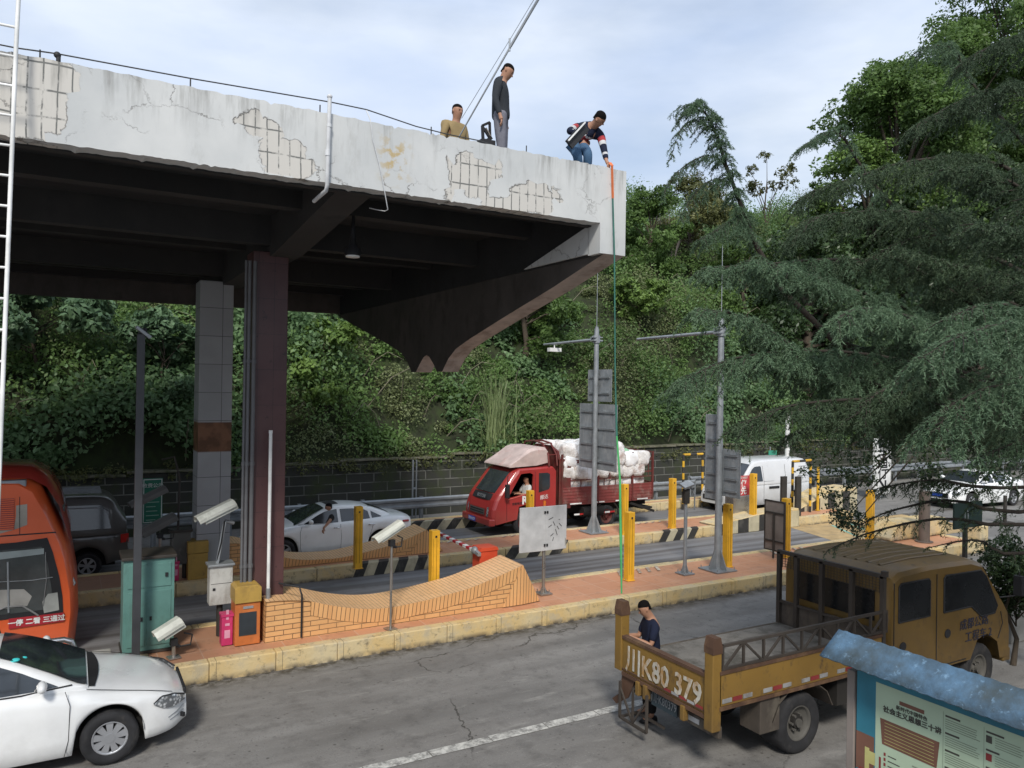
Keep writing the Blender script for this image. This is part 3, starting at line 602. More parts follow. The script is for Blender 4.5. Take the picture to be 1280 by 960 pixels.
# small brown sign back on a post
p = PZ(967, 697, TZ); t = thing('small_sign', 'small brownish sign back with dark frame on a thin post beside a yellow bollard', 'sign', tuple(p))
a = PX(957, 685, p[0]); b_ = PX(979, 627, p[0])
y0, y1 = sorted((PX(956, 660, p[0]-.03)[1]-p[1], PX(979, 660, p[0]-.03)[1]-p[1])); z0, z1 = PX(967, 687, p[0])[2]-p[2], PX(967, 627, p[0])[2]-p[2]
m_br = M('grey_brown_board', (.20, .175, .155), .6); m_dk = M('dark_steel', (.05, .045, .04), .6, .3, dirt=(.12, .07, .04), dirt_amt=.3)
MB().box(-.012, .012, y0, y1, z0, z1).build('board', m_br, t)
MB().box(-.025, .025, y0-.03, y0, z0-.03, z1+.03).box(-.025, .025, y1, y1+.03, z0-.03, z1+.03).box(-.025, .025, y0, y1, z1, z1+.03).box(-.025, .025, y0, y1, z0-.03, z0).build('frame', m_dk, t)
MB().cyl((-.04, (y0+y1)/2, 0), (-.04, (y0+y1)/2, z1-.3), .028).box(-.04, -.012, y0, y1, z0+.2, z0+.24).box(-.04, -.012, y0, y1, z1-.3, z1-.26).build('post', m_dk, t)
# lone grey post (856)
p = PZ(856, 717, TZ); z1 = PY(856, 625, p[1])[2]-TZ; t = thing('device_post', 'slim grey post with a small angled box and lamp on top', 'post', tuple(p))
mb = MB().cyl((0, 0, 0), (0, 0, z1*.98), .045, .04, 14); plate_base(mb, .045, .22, .16); mb.build('post', m_galv, t)
MB().box(-.07, .07, -.06, .06, z1*.95, z1+.26).build('head_box', m_dk, t, bevel=.01)
MB().obox((-.02, -.05, z1+.36), (.30, .2, .06), (R(25), R(-14), 0)).beam((.1, 0, z1+.35), (.27, 0, z1+.1), .03).beam((.27, 0, z1+.1), (.27, 0, z1-.25), .03).build('lamp_head', m_galv, t, bevel=.008)
# striped hoop posts
m_hy = M('hoop_yellow', (.62, .36, .03), .5, dirt=(.2, .14, .05), dirt_amt=.4)
def hoop(name, label, pa, pb, h, n=9):
    pa = Vector(pa); pb = Vector(pb); t = thing(name, label, 'barrier', tuple(pa)); d = pb-pa; mbs = (MB(), MB())
    segs = [((0, 0, h*i/n), (0, 0, h*(i+1)/n)) for i in range(n)]
    segs2 = [((d.x, d.y, h*i/n), (d.x, d.y, h*(i+1)/n)) for i in range(n)]
    mb = MB()
    for i in range(n):
        mb.cyl(*segs[i], .045, n=12, mi=i % 2); mb.cyl(*segs2[i], .045, n=12, mi=i % 2)
    k = 3
    for i in range(k): mb.cyl((d.x*i/k, d.y*i/k, h), (d.x*(i+1)/k, d.y*(i+1)/k, h), .045, n=12, mi=(i+n) % 2)
    mb.build('striped_hoop', [m_blk, m_hy], t)
    return t
a = PY(855, 620, 21.7); hb = PX(855, 568, a[0])
pa = PY(854, 600, 21.9); pb = PY(878, 600, 21.9)
hoop('hoop_barrier', 'black and yellow striped hoop by the stone wall behind the red truck tail', (pa[0], 21.9, 0), (pb[0], 21.9, 0), PY(865, 568, 21.9)[2])
pa = PZ(990, 643, TZ); pb = PZ(1010, 640, TZ); hh = PY(990, 577, pa[1])[2]-TZ
hoop('hoop_barrier', 'black and yellow striped hoop standing at the rear of the white van', (pa[0], pa[1], TZ), (pb[0]+.1, pb[1], TZ), hh, 9)
p = PZ(1022, 638, TZ); t = thing('thin_post', 'thin yellow post half hidden by hanging leaves right of the striped hoop', 'post', tuple(p)); MB().cyl((0, 0, 0), (0, 0, 1.55), .05).cyl((0, 0, 0), (0, 0, .02), .09).build('post', m_hy, t)
for px, pw, lb in ((979, 9, 'wide dark steel post by the white van sliding door'), (997, 8, 'dark round steel post between the legs of the striped hoop')):
    p = PZ(px, 645, TZ); t = thing('steel_post', lb, 'post', tuple(p)); MB().box(-.12, .12, -.05, .05, 0, 1.35).build('post', m_dk, t, bevel=.01)
# red notice on a stainless box
p = PZ(927, 649, TZ); p = np.array([p[0], 18.35, TZ]); x0 = PY(917, 640, 18.2)[0]; x1 = PY(938, 640, 18.2)[0]; zb = PY(927, 620, 18.2)[2]; zt2 = PY(927, 595, 18.2)[2]
t = thing('notice_board', 'red notice board with white characters standing on a steel cabinet before the white van', 'sign', (x0, 18.2, TZ))
MB().box(0, x1-x0, 0, .4, 0, zb-TZ).build('steel_cabinet', m_stain, t, bevel=.015)
m_redb = M('red_board', (.50, .05, .055), .55); o = MB().box(.02, x1-x0+.05, .02, .05, zb-TZ+.01, zt2-TZ).build('red_board', m_redb, t)
hh = zt2-zb; wq = (x1-x0)
for s_, dx, dz in (('应', .18, .42), ('仪', .55, .42), ('急', .18, .06), ('先', .55, .06)): text(s_, hh*.40, (wq*(dx+.05), .015, zb-TZ+.03+hh*dz), (1, 0, 0), (0, 0, 1), m_white, o, align='CENTER', bold=.006)
text('应急安全提示', hh*.13, (wq*.5, .015, zb-TZ+hh*.86), (1, 0, 0), (0, 0, 1), m_white, o)
# barrier gate: orange-red box behind the wall, arm across the toll lane
m_or = M('red_orange_enamel', (.60, .075, .03), .45, var=.12, dirt=(.3, .08, .05), dirt_amt=.3)
x0 = PY(600, 700, 14.0)[0]; x1 = PY(622, 700, 14.0)[0]; zt3 = PY(612, 686, 14.0)[2]
t = thing('barrier_gate', 'red orange gate box with a red and white striped arm reaching over the toll lane', 'barrier gate', ((x0+x1)/2, 14.15, TZ)); hw = (x1-x0)/2
MB().box(-hw, hw, -.15, .2, 0, zt3-TZ-.04).build('housing', m_or, t, bevel=.015); MB().prism([(-hw-.015, zt3-TZ-.04), (hw+.015, zt3-TZ-.04), (hw-.02, zt3-TZ+.03), (-hw+.02, zt3-TZ+.03)], -.17, .22).build('lid', m_or, t)
xa_ = -hw-.05; za2 = PX(608, 694, t.location.x+xa_)[2]-TZ; e2 = PX(541, 663, t.location.x+xa_)
Ly = e2[1]-14.15; ze = e2[2]-TZ; mw = MB(); n = 13
for i in range(n):
    f = lambda u: (xa_, Ly*u, za2+(ze-za2)*u)
    mw.beam(f(i/n), f((i+1)/n), .09, .05, i % 2)
mw.build('barrier_arm', [m_white, M('arm_red', (.45, .02, .03), .5)], t)
MB().ell((xa_, .0, za2), (.07, .09, .08)).beam((xa_, -.22, za2-.05), (xa_, .05, za2), .07).build('arm_hub', m_galv, t)
# cctv cameras
def cam_unit(name, label, base, h, L_, yaw, tilt, rpole=.022, plate=True, mat_=None, post=True, gs=1.):
    t = thing(name, label, 'camera', tuple(base), R(yaw)); mat_ = mat_ or m_cam
    if post:
        mb = MB().cyl((0, 0, 0), (0, 0, h-.12), rpole)
        if plate: mb.box(-.09, .09, -.09, .09, 0, .015)
        mb.build('post', m_stain, t)
        MB().box(-.05, .05, -.04, .04, h-.17, h-.06).cyl((-.05, 0, h-.12), (.09, 0, h-.2), .025).tube([(.12*gs, 0, h-.0), (.22*gs, 0, h-.05), (.2*gs, 0, h-.2), (.02, 0, h-.2)], .014, 8).build('bracket', m_black, t)
    c_, s_ = math.cos(R(tilt)), math.sin(R(tilt)); rot = (0, -R(tilt), 0)
    W2 = .085*gs
    def loc(u, v, w_): return (u*c_-w_*s_, v, h+.04+u*s_+w_*c_)
    pr = [(-W2, 0), (-W2, .07*gs), (-W2*.5, .12*gs), (W2*.5, .12*gs), (W2, .07*gs), (W2, 0)]
    b_ = MB(); vs = [loc(-L_/2, a, z) for a, z in pr]+[loc(L_/2, a, z) for a, z in pr]; n = 6
    b_.add(vs, [tuple(range(n)), tuple(range(n, 2*n))[::-1]]+[(i, i+n, (i+1) % n+n, (i+1) % n) for i in range(n)]); b_.build('housing', mat_, t, bevel=.006)
    b_ = MB(); pr = [(-W2*1.25, .045*gs), (-W2*1.2, .085*gs), (-W2*.6, .14*gs), (W2*.6, .14*gs), (W2*1.2, .085*gs), (W2*1.25, .045*gs)]
    b_.grid([[loc(-L_/2-.09, a, z) for a, z in pr], [loc(L_/2-.02, a, z) for a, z in pr]], sm=False); b_.grid([[loc(-L_/2-.09, a*1.04, z+.006) for a, z in pr], [loc(L_/2-.02, a*1.04, z+.006) for a, z in pr]], sm=False); b_.build('sun_shield', mat_, t)
    MB().add([loc(-L_/2-.004, a, z) for a, z in ((-W2*.7, .02), (W2*.7, .02), (W2*.7, .08*gs), (-W2*.7, .08*gs))], [(0, 1, 2, 3)]).build('lens_window', m_glass, t)
    return t
m_cam = M('camera_cream', (.55, .56, .50), .45, dirt=(.3, .3, .26), dirt_amt=.4)
p = PZ(488, 786, TZ); z1 = PY(489, 672, p[1])[2]-TZ; cam_unit('cctv_camera', 'white camera on a slim steel post in front of the nearer brick wall', p, z1+.02, .52, 12, 25)
p = PZ(217, 822, TZ); z1 = PY(217, 795, p[1])[2]-TZ; cam_unit('cctv_camera', 'low white camera on a short post beside the green cabinet', p, z1+.02, .34, 10, 26, .03, gs=1.25)
# white control box on a pole with camera on top
p = PZ(273, 797, TZ); yb_ = p[1]; bx0 = PY(262, 730, yb_)[0]-p[0]; bx1 = PY(291, 730, yb_)[0]-p[0]; bz0 = PY(276, 756, yb_)[2]-TZ; bz1 = PY(276, 708, yb_)[2]-TZ
t = thing('control_box', 'dirty white metal control box raised on a grey pole left of the maroon column', 'electrical box', tuple(p))
MB().cyl((.03, .12, 0), (.03, .12, bz0+.05), .05).build('pole', m_dk, t)
o = MB().box(bx0, bx1, 0, .26, bz0, bz1).build('box', M('dirty_white', (.50, .50, .47), .5, dirt=(.18, .14, .1), dirt_amt=.55), t, bevel=.01)
MB().box(bx0-.03, bx1+.03, -.04, .3, bz1, bz1+.04).build('cap', m_galv, t, bevel=.01)
MB().box(bx0+.05, bx0+.09, -.012, 0, bz0+.25, bz0+.29).build('lock', m_black, o); MB().box(bx0+.02, bx1-.02, -.004, -.001, bz0+(bz1-bz0)*.55, bz0+(bz1-bz0)*.56).build('door_seam', m_dk, o)
t = cam_unit('cctv_camera', 'large white camera on a slanted arm above the white control box', p+[0, 0, bz1+.04], PY(290, 645, yb_)[2]-TZ-bz1-.06, .58, 12, 22, gs=1.2, post=False)
hh = PY(285, 652, yb_)[2]-TZ-bz1-.04
MB().beam((.0, .1, 0), (.10, .05, hh), .09, .05).cyl((.1, .05, hh), (.25, .05, hh-.05), .03).build('slanted_arm', m_galv, t)
MB().tube([(-.03, .08, 0), (.03, .02, hh*.5), (.07, 0, hh)], .012, 6).build('cable', m_black, t)
# dark twin unit on the middle island
p = PZ(232, 742, TZ); p = np.array([PY(232, 690, 17.9)[0], 17.9, TZ]); bz0 = PY(230, 705, 17.9)[2]-TZ; bz1 = PY(230, 665, 17.9)[2]-TZ; x0 = PY(214, 690, 17.9)[0]-p[0]; x1 = PY(238, 690, 17.9)[0]-p[0]
t = thing('control_box', 'dark weathered control box between the grey post and the mustard cabinet on the middle island', 'electrical box', tuple(p))
MB().box(x0, x1, 0, .3, bz0, bz1).build('box', M('weathered_grey', (.10, .10, .09), .7, dirt=(.3, .29, .25), dirt_amt=.4), t, bevel=.01); MB().cyl((0, .15, 0), (0, .15, bz0), .05).build('pole', m_dk, t); MB().box(x0-.04, x1+.04, -.04, .34, bz1, bz1+.05).build('cap', m_dk, t)
m_camd = M('grimy_camera', (.13, .13, .125), .6)
cam_unit('cctv_camera', 'grimy dark camera left of the dark control box, pointing down left', np.array([PY(200, 690, 17.85)[0], 17.85, TZ]), PY(198, 660, 17.85)[2]-TZ-.05, .75, 12, 24, .03, mat_=m_camd, gs=1.3)
t = cam_unit('cctv_camera', 'upper grimy camera on a dark arm in front of the green sign', np.array([PY(222, 690, 17.95)[0], 17.95, TZ]), PY(200, 625, 17.95)[2]-TZ, .7, 12, 24, .02, mat_=m_camd, gs=1.1, post=False)
MB().tube([(0, 0, bz1+.04), (.02, 0, 2.2), (-.1, .0, 2.65), (-.35, 0, 2.6)], .025, 8).build('arm', m_dk, t)
for ch in t.children:
    if ch.name.split('.')[0] != 'arm': ch.location = (-.55, 0, 0)
# cabinets
m_grn = M('sea_green_enamel', (.105, .225, .20), .5, var=.15, dirt=(.06, .09, .08), dirt_amt=.45)
p = PZ(153, 825, TZ); pr_ = PZ(216, 822, TZ); yb_ = 13.3; x0 = PY(153, 800, yb_)[0]; x1 = PY(217, 800, yb_)[0]; zt4 = PY(185, 699, yb_)[2]
t = thing('electrical_cabinet', 'large sea green steel cabinet with three doors behind the dark lamp post', 'cabinet', (x0, yb_, TZ)); wd = x1-x0; H_ = zt4-TZ
MB().box(0, wd, 0, .62, .04, H_).build('body', m_grn, t, bevel=.008)
MB().box(-.03, wd+.03, -.04, .68, H_, H_+.05).build('roof', m_dk, t, bevel=.01)
for (a, b_, c_, d_) in ((.06, wd-.05, H_*.70, H_-.08), (.06, wd*.42, .12, H_*.66), (wd*.46, wd-.05, .12, H_*.66)):
    o = MB().box(a, b_, -.014, -.001, c_, d_).build('door', m_grn, t, bevel=.004)
    MB().box(b_-.09 if a < .1 and b_ > wd*.8 else (a+.04 if a > .1 else b_-.06), (b_-.05 if a < .1 and b_ > wd*.8 else (a+.07 if a > .1 else b_-.03)), -.035, -.014, (c_+d_)/2-.03, (c_+d_)/2+.03).build('handle', m_black, o)
MB().box(-.02, wd+.02, -.02, .64, 0, .04).build('plinth', m_dk, t)
x0 = PY(235, 700, 17.75)[0]; x1 = PY(260, 700, 17.75)[0]; z1 = PY(248, 677, 17.75)[2]
t = thing('mustard_cabinet', 'plain mustard metal cabinet beside the grey column', 'cabinet', (x0, 17.75, TZ)); MB().box(0, x1-x0, 0, .45, 0, z1-TZ-.26).build('body', m_yel2, t, bevel=.01); MB().box(-.01, x1-x0+.01, -.012, .46, z1-TZ-.25, z1-TZ).build('lid', m_yel2, t, bevel=.01)
yb_ = 12.98; x0 = PY(293, 780, yb_)[0]; x1 = PY(326, 780, yb_)[0]; zt5 = PY(309, 732, yb_)[2]; zm = PY(309, 753, yb_)[2]; zb5 = TZ
t = thing('card_machine', 'orange ticket machine with mustard hood and a dark screen at the wall end', 'machine', (x0, yb_, TZ)); wd = x1-x0
MB().prism([(0, zm-TZ), (wd, zm-TZ), (wd, zt5-TZ-.04), (wd-.05, zt5-TZ), (.05, zt5-TZ), (0, zt5-TZ-.04)], -.03, .40).build('hood', m_yel2, t, bevel=.006)
o = MB().box(.01, wd-.01, 0, .38, 0, zm-TZ-.003).build('body', M('orange_enamel', (.50, .15, .04), .5, dirt=(.2, .1, .05), dirt_amt=.4), t, bevel=.01)
MB().box(.07, wd-.07, -.008, -.001, .16, zm-TZ-.16).build('screen_panel', m_glass, o); MB().box(wd*.32, wd*.7, -.012, -.001, zm-TZ-.10, zm-TZ-.06).build('card_slot', m_galv, o)
yb_ = 13.1; x0 = PY(277, 790, yb_)[0]; x1 = PY(291, 790, yb_)[0]; zt6 = PY(284, 768, yb_)[2]
def pinkbox(lab, x0, x1, y, z1, grp='pink extinguisher boxes'):
    t = thing('extinguisher_box', lab, 'box', (x0, y, TZ), 0, grp); w_ = x1-x0
    o = MB().box(0, w_, 0, .2, 0, z1-TZ-.04).build('box', m_pink, t, bevel=.008); MB().box(-.01, w_+.01, -.012, .21, z1-TZ-.04, z1-TZ).build('lid', m_pink, t)
    MB().box(w_*.25, w_*.75, -.003, -.0005, .12, .25).box(w_*.3, w_*.7, -.003, -.0005, .32, .36).box(w_*.38, w_*.62, -.003, -.0005, .42, .58).build('faded_print', m_pinkp, o)
m_pink = M('pink_enamel', (.50, .035, .13), .5, dirt=(.3, .1, .15), dirt_amt=.3); m_pinkp = M('pale_pink', (.62, .3, .4), .6)
pinkbox('pink extinguisher box on the nearest island beside the orange ticket machine', x0, x1, 13.1, zt6)
pinkbox('pink extinguisher box on the middle island below the dark control box', PY(217, 700, 17.8)[0], PY(224, 700, 17.8)[0], 17.8, PY(220, 702, 17.8)[2])
# dark lamp post
p = PZ(170, 826, TZ); p[1] = 12.95; p[0] = PY(170, 800, 12.95)[0]; z1 = PY(177, 418, 12.95)[2]
t = thing('lamp_post', 'slender dark square post with a small floodlight on top, left of the columns', 'lamp post', tuple(p)); h = z1-TZ
MB().box(-.055, .055, -.055, .055, 0, h).box(-.12, .12, -.12, .12, 0, .02).build('post', M('dark_grey_paint', (.045, .047, .052), .5), t, bevel=.006)
MB().obox((.03, -.02, h+.03), (.26, .16, .05), (0, R(38), 0)).build('floodlight', m_galv, t, bevel=.008); MB().box(-.04, .04, -.03, .03, h-.05, h+.03).box(.02, .08, -.03, .03, h+.04, h+.1).build('bracket', m_black, t)
# green information sign by the wall
x0 = PY(178, 640, 23.0)[0]; x1 = PY(203, 640, 23.0)[0]; z0 = PY(190, 654, 23.0)[2]; z1 = PY(190, 598, 23.0)[2]
t = thing('green_sign', 'upright green sign board with white border in front of the stone wall', 'sign', ((x0+x1)/2, 23.0, 0)); m_gs = M('sign_green', (.02, .16, .10), .5)
hw = (x1-x0)/2; o = MB().box(-hw, hw, 0, .03, z0, z1).build('board', m_gs, t)
MB().box(-hw+.015, hw-.015, -.003, -.0005, z1-.04, z1-.02).box(-hw+.015, hw-.015, -.003, -.0005, z0+.02, z0+.04).box(-hw+.015, -hw+.035, -.003, -.0005, z0+.02, z1-.02).box(hw-.035, hw-.015, -.003, -.0005, z0+.02, z1-.02).build('border', m_white, o)
mb = MB()
for k in range(7): mb.box(-hw*.65, hw*(.3+.35*((k*7) % 3)/2), -.003, -.0005, z1-.42-k*.12, z1-.40-k*.12)
mb.build('faint_lines', M('pale_green', (.3, .45, .38), .6), o); text('收费公示', .13, (0, -.004, z1-.24), (1, 0, 0), (0, 0, 1), m_white, o)
MB().cyl((0, .08, 0), (0, .08, z1-.1), .04).build('post', m_galv, t)
p = PY(906, 580, 24.5)
x0 = PY(961, 570, 24.3)[0]; x1 = PY(971, 570, 24.3)[0]; t = thing('small_green_sign', 'small blank turquoise sign above the white van roof', 'sign', (x0, 24.3, 0)); MB().box(0, x1-x0, 0, .03, PY(966, 574, 24.3)[2], PY(966, 563, 24.3)[2]).build('board', M('turquoise', (.05, .3, .2), .5), t); MB().cyl((.15, .06, 0), (.15, .06, 2.0), .03).build('post', m_galv, t)
p = PY(984, 570, 24.0); t = thing('white_lamp_pole', 'white pole rising behind the white van roof under the cedar', 'pole', (p[0], 24.0, 0)); MB().cyl((0, 0, 0), (0, 0, PY(984, 515, 24.0)[2]), .12, .1).build('pole', m_white, t)
# white vertical sign with arrow
x0 = PZ(1100, 640, 0); ys = 20.5; x0 = PY(1092, 600, ys)[0]; x1 = PY(1114, 600, ys)[0]; z0 = PY(1103, 617, ys)[2]; z1 = PY(1103, 548, ys)[2]
t = thing('arrow_sign', 'white vertical sign with black characters and a down right arrow under the cedar', 'sign', ((x0+x1)/2, ys, 0)); hw = (x1-x0)/2
o = MB().box(-hw, hw, 0, .06, z0, z1).build('board', M('sign_white', (.66, .66, .64), .5), t, bevel=.01)
for s_, f in (('货', .84), ('车', .66), ('通', .48), ('行', .29)): text(s_, hw*1.15, (0, -.005, z0+(z1-z0)*f), (1, 0, 0), (0, 0, 1), m_black, o, bold=.008)
text('↘', 1.5*hw, (0, -.005, z0+(z1-z0)*.06), (1, 0, 0), (0, 0, 1), m_black, o, bold=.02)
MB().box(-hw+.03, -hw+.045, -.005, -.001, z0+.03, z1-.03).box(hw-.045, hw-.03, -.005, -.001, z0+.03, z1-.03).build('border', m_black, o)
MB().cyl((0, .12, 0), (0, .12, z1-.1), .06).build('post', m_galv, t)
# dark sign reading 0
p = PZ(1212, 702, 0); p = PD(1212, 702, 14.5); zz = 0; yy = p[1]
x0 = PY(1191, 645, yy)[0]; x1 = PY(1226, 645, yy)[0]; z0 = PY(1208, 660, yy)[2]; z1 = PY(1208, 628, yy)[2]
t = thing('distance_sign', 'small dark green sign with a pale zero behind the yellow truck cab', 'sign', ((x0+x1)/2+.05, yy, 0)); hw = (x1-x0)/2
o = MB().box(-hw, hw, 0, .03, z0, z1).build('board', M('very_dark_green', (.012, .03, .024), .5), t); text('0', (z1-z0)*.78, (-hw*.15, -.004, z0+(z1-z0)*.2), (1, 0, 0), (0, 0, 1), m_galv, o, sx=.8)
MB().box(-.04, .04, .031, .09, 0, z1).build('post', m_dk, t)
# grey protective post under the twigs
p = PZ(1155, 677, TZ); t = thing('protective_post', 'weathered grey brown steel post at the far end of the nearest island under cedar twigs', 'post', tuple(p)); MB().cyl((0, 0, 0), (0, 0, 1.45), .15, n=18).cyl((0, 0, 0), (0, 0, .02), .24).build('post', M('grey_brown_steel', (.16, .13, .11), .7, .2, dirt=(.07, .05, .04), dirt_amt=.5), t)
p = PZ(1250, 652, 0); t = thing('small_post', 'small grey post on a round foot beside the distant white sedan', 'post', tuple(PZ(1256, 655, 0))); MB().cyl((0, 0, 0), (0, 0, 1.0), .06).cyl((0, 0, 0), (0, 0, .08), .4, .3).build('post', m_dk, t)
# stainless hoop rail and pale slab left
p = PY(92, 800, 13.0); z1 = PY(70, 801, 13.0)[2]; t = thing('steel_hoop_rail', 'bent stainless handrail between the white sedan and the orange bus', 'rail', (p[0], 13.0, 0))
MB().tube([(0, 0, 0), (0, 0, z1-.12), (-.03, 0, z1-.04), (-.12, 0, z1), (-3.2, 0, z1), (-3.2, 0, 0)], .045, 12).build('tube', m_chrome, t)
x0 = PY(92, 815, 13.6)[0]; t = thing('concrete_slab', 'pale flat concrete slab on the ground beside the sea green cabinet', 'slab', (-.4, 13.2, 0)); MB().box(-1.2, 1.05, 0, 1.2, 0, .12).build('slab', M('pale_concrete', (.33, .33, .31), .8), t, bevel=.02)

# ================================================================ canopy edge items
pl = [PY(*p, YN+.1) for p in ((-60, 44), (20, 60), (70, 67), (238, 98), (415, 128), (458, 137), (520, 158), (560, 168), (600, 176), (640, 190))]
t = thing('roof_cable', 'thin dark cable strung along the top edge of the canopy', 'cable', tuple(pl[1])); MB().tube([tuple(p) for p in pl], .008, 5).build('cable', m_wire, t, off=tuple(pl[1]))
for px in (50, 238, 400, 539, 658):
    p = PY(px, 60+ .19*px, YN+.1); t = thing('cable_stub', {50: 'short metal stub at the left end of the canopy edge', 238: 'short metal stub holding the cable above the blank plaster', 400: 'tiny metal stub just left of the white downpipe', 539: 'short bent metal stub left of the tan jacket worker', 658: 'tiny metal stub right of the standing worker'}[px], 'stub', (p[0], YN+.1, ZT-.05))
    MB().cyl((0, 0, 0), (0, 0, .17), .008, n=6).build('rod', m_wire, t)
p = PY(73, 72, YN+.1); t = thing('cable_clamp', 'small black clamp on the canopy edge near the ladder', 'clamp', (p[0], YN+.1, ZT-.03)); MB().cyl((0, 0, 0), (.0, 0, .12), .022).ell((-.01, 0, .13), (.035, .03, .035)).build('clamp', m_black, t)
pl = [PY(458, 138, YN+.05), PY(463, 150, YN-.03), PY(466, 175, YN-.02), PY(474, 205, YN-.02), PY(480, 235, YN-.03), PY(485, 262, YN-.02), PY(481, 264, YN+.1), PY(470, 262, YN+.3), PY(462, 260, YN+.5)]
t = thing('loose_wire', 'loose pale wire hanging over the plaster right of the downpipe', 'wire', tuple(pl[0])); MB().tube([tuple(p) for p in pl], .007, 5).build('wire', m_pvc, t, off=tuple(pl[0]))
# ladder at far left
def ladder():
    yt = 9.0; a0 = PY(25, -40, yt); a1 = PY(20, 60, yt); a2 = PY(-1, 590, 8.6); a3 = a2+(a2-a1)/abs(a2[2]-a1[2])*a2[2]
    O = tuple(a3); t = thing('ladder', 'pale metal ladder leaning on the canopy edge at the far left', 'ladder', O)
    w_ = np.array([-.42, 0, 0])
    MB().tube([tuple(a0), tuple(a1), tuple(a2), tuple(a3)], .02, 8).build('rail', m_white, t, off=O); MB().tube([tuple(a0+w_), tuple(a1+w_), tuple(a2+w_), tuple(a3+w_)], .02, 8).build('rail', m_white, t, off=O)
    z = a3[2]+.25
    while z < a0[2]:
        f = (z-a3[2])/(a1[2]-a3[2]); q_ = a3+(a1-a3)*f; MB().tube([tuple(q_), tuple(q_+w_)], .013, 6).build('rung', m_white, t, off=O); z += .30
ladder()
# tape and rope at the corner
m_tape = M('orange_tape', (.62, .16, .05), .6); m_rope = M('green_rope', (.07, .36, .12), .6); m_rope2 = M('dark_green_rope', (.03, .13, .10), .6)
pt_ = PY(765, 207, YN-.04); pm_ = PY(766, 248, YN-.04); pb_ = PY(768, 318, YN-.06); TP = np.array([6.92, 8.5, 1.75])
t = thing('measuring_tape', 'orange strap and green rope let down from the canopy corner to the truck', 'rope', tuple(pb_)); O = tuple(pb_)
MB().beam(tuple(PY(762, 203, YN+.12)), tuple(pt_), .05, .006).beam(tuple(pt_), tuple(pm_), .05, .006).build('orange_strap', m_tape, t, off=O)
e3 = PY(769, 470, 9.0); e4 = PY(771, 545, 8.85); e5 = PY(775, 600, 8.8); e6 = PY(777, 742, 8.62)
MB().tube([tuple(pm_), tuple(pb_), tuple(e3), tuple(e4)], [.013, .013, .012, .017], 6).build('dark_rope', m_rope2, t, off=O); MB().tube([tuple(e4), tuple(e5), tuple(e5+(e6-e5)*.5), tuple(e6)], [.014, .018, .022, .012], 6).build('bright_rope', m_rope, t, off=O)
# leaning pole on the roof with wire
pa = PY(583, 155, 10.6); pb = PY(684, -20, 9.6); mid = PY(637, 60, 10.1)
t = thing('leaning_pole', 'long thin metal pole slanting up into the sky behind the standing worker', 'pole', tuple(PY(560, 196, 10.9)))
O = tuple(t.location); MB().tube([O, tuple(pa), tuple(mid)], [.012, .012, .016], 8).tube([tuple(mid), tuple(pb), tuple(pb+(pb-mid)*.6)], [.022, .022, .022], 8).build('pole', m_galv, t, off=O)
MB().tube([tuple(PY(577, 148, 10.6)), tuple(PY(637, 50, 10.1)), tuple(PY(667, 0, 9.7)), tuple(PY(690, -40, 9.5))], .005, 5).cyl(tuple(PY(637, 48, 10.1)), tuple(PY(637, 64, 10.1)), .014).build('stay_wire', m_galv, t, off=O)
# folded stool behind standing worker
t = thing('folding_stool', 'folded black frame stool behind the standing worker on the canopy', 'stool', tuple(PY(612, 182, 9.9))); O = tuple(t.location)
f = lambda px, py, y=9.9: tuple(PY(px, py, y))
MB().beam(f(604, 180), f(603, 157), .035).beam(f(603, 157), f(612, 153), .035).beam(f(603, 158), f(613, 174), .03).beam(f(602, 181), f(614, 172), .05).beam(f(612, 153), f(613, 182), .03).build('frame', m_black, t, off=O)
MB().beam(f(607, 160), f(613, 172), .05, .012).build('slat', M('worn_wood', (.3, .27, .23), .7), t, off=O); MB().obox(tuple(PY(607, 180, 9.9)), (.22, .2, .08)).build('seat', m_black, t, off=O)
# ================================================================ vehicles
def paint(name, col, dirt=None, amt=.25, rough=.3, coat=.7, z0=.2, z1=.9):
    g = NG(name); n = g.noise(1.6, 6); c = g.mix(g.ramp(n, .3, .7), sc(col, .93), sc(col, 1.06))
    zz = g.xyz()[2]; d = g.math('MULTIPLY', g.ramp(zz, z1, z0), g.ramp(g.noise(4, 7, .7), .35, .65, .2, 1)); c = g.mix(g.math('MULTIPLY', d, amt), c, dirt or (.22, .19, .15))
    if amt > .4:
        s_ = g.ramp(g.noise(7, 8, .72, g.mapv((1, 1, .6))), .56, .7); c = g.mix(g.math('MULTIPLY', s_, amt*.9), c, dirt)
    return g.fin(c, g.ramp(n, .3, .7, rough-.05, rough+.12), 0, .5, coat)
m_wpaint = paint('white_car_paint', (.74, .75, .75)); m_wpaint2 = paint('white_van_paint', (.62, .63, .64), amt=.4)
m_rim = M('alloy', (.42, .43, .45), .35, .5, .1)
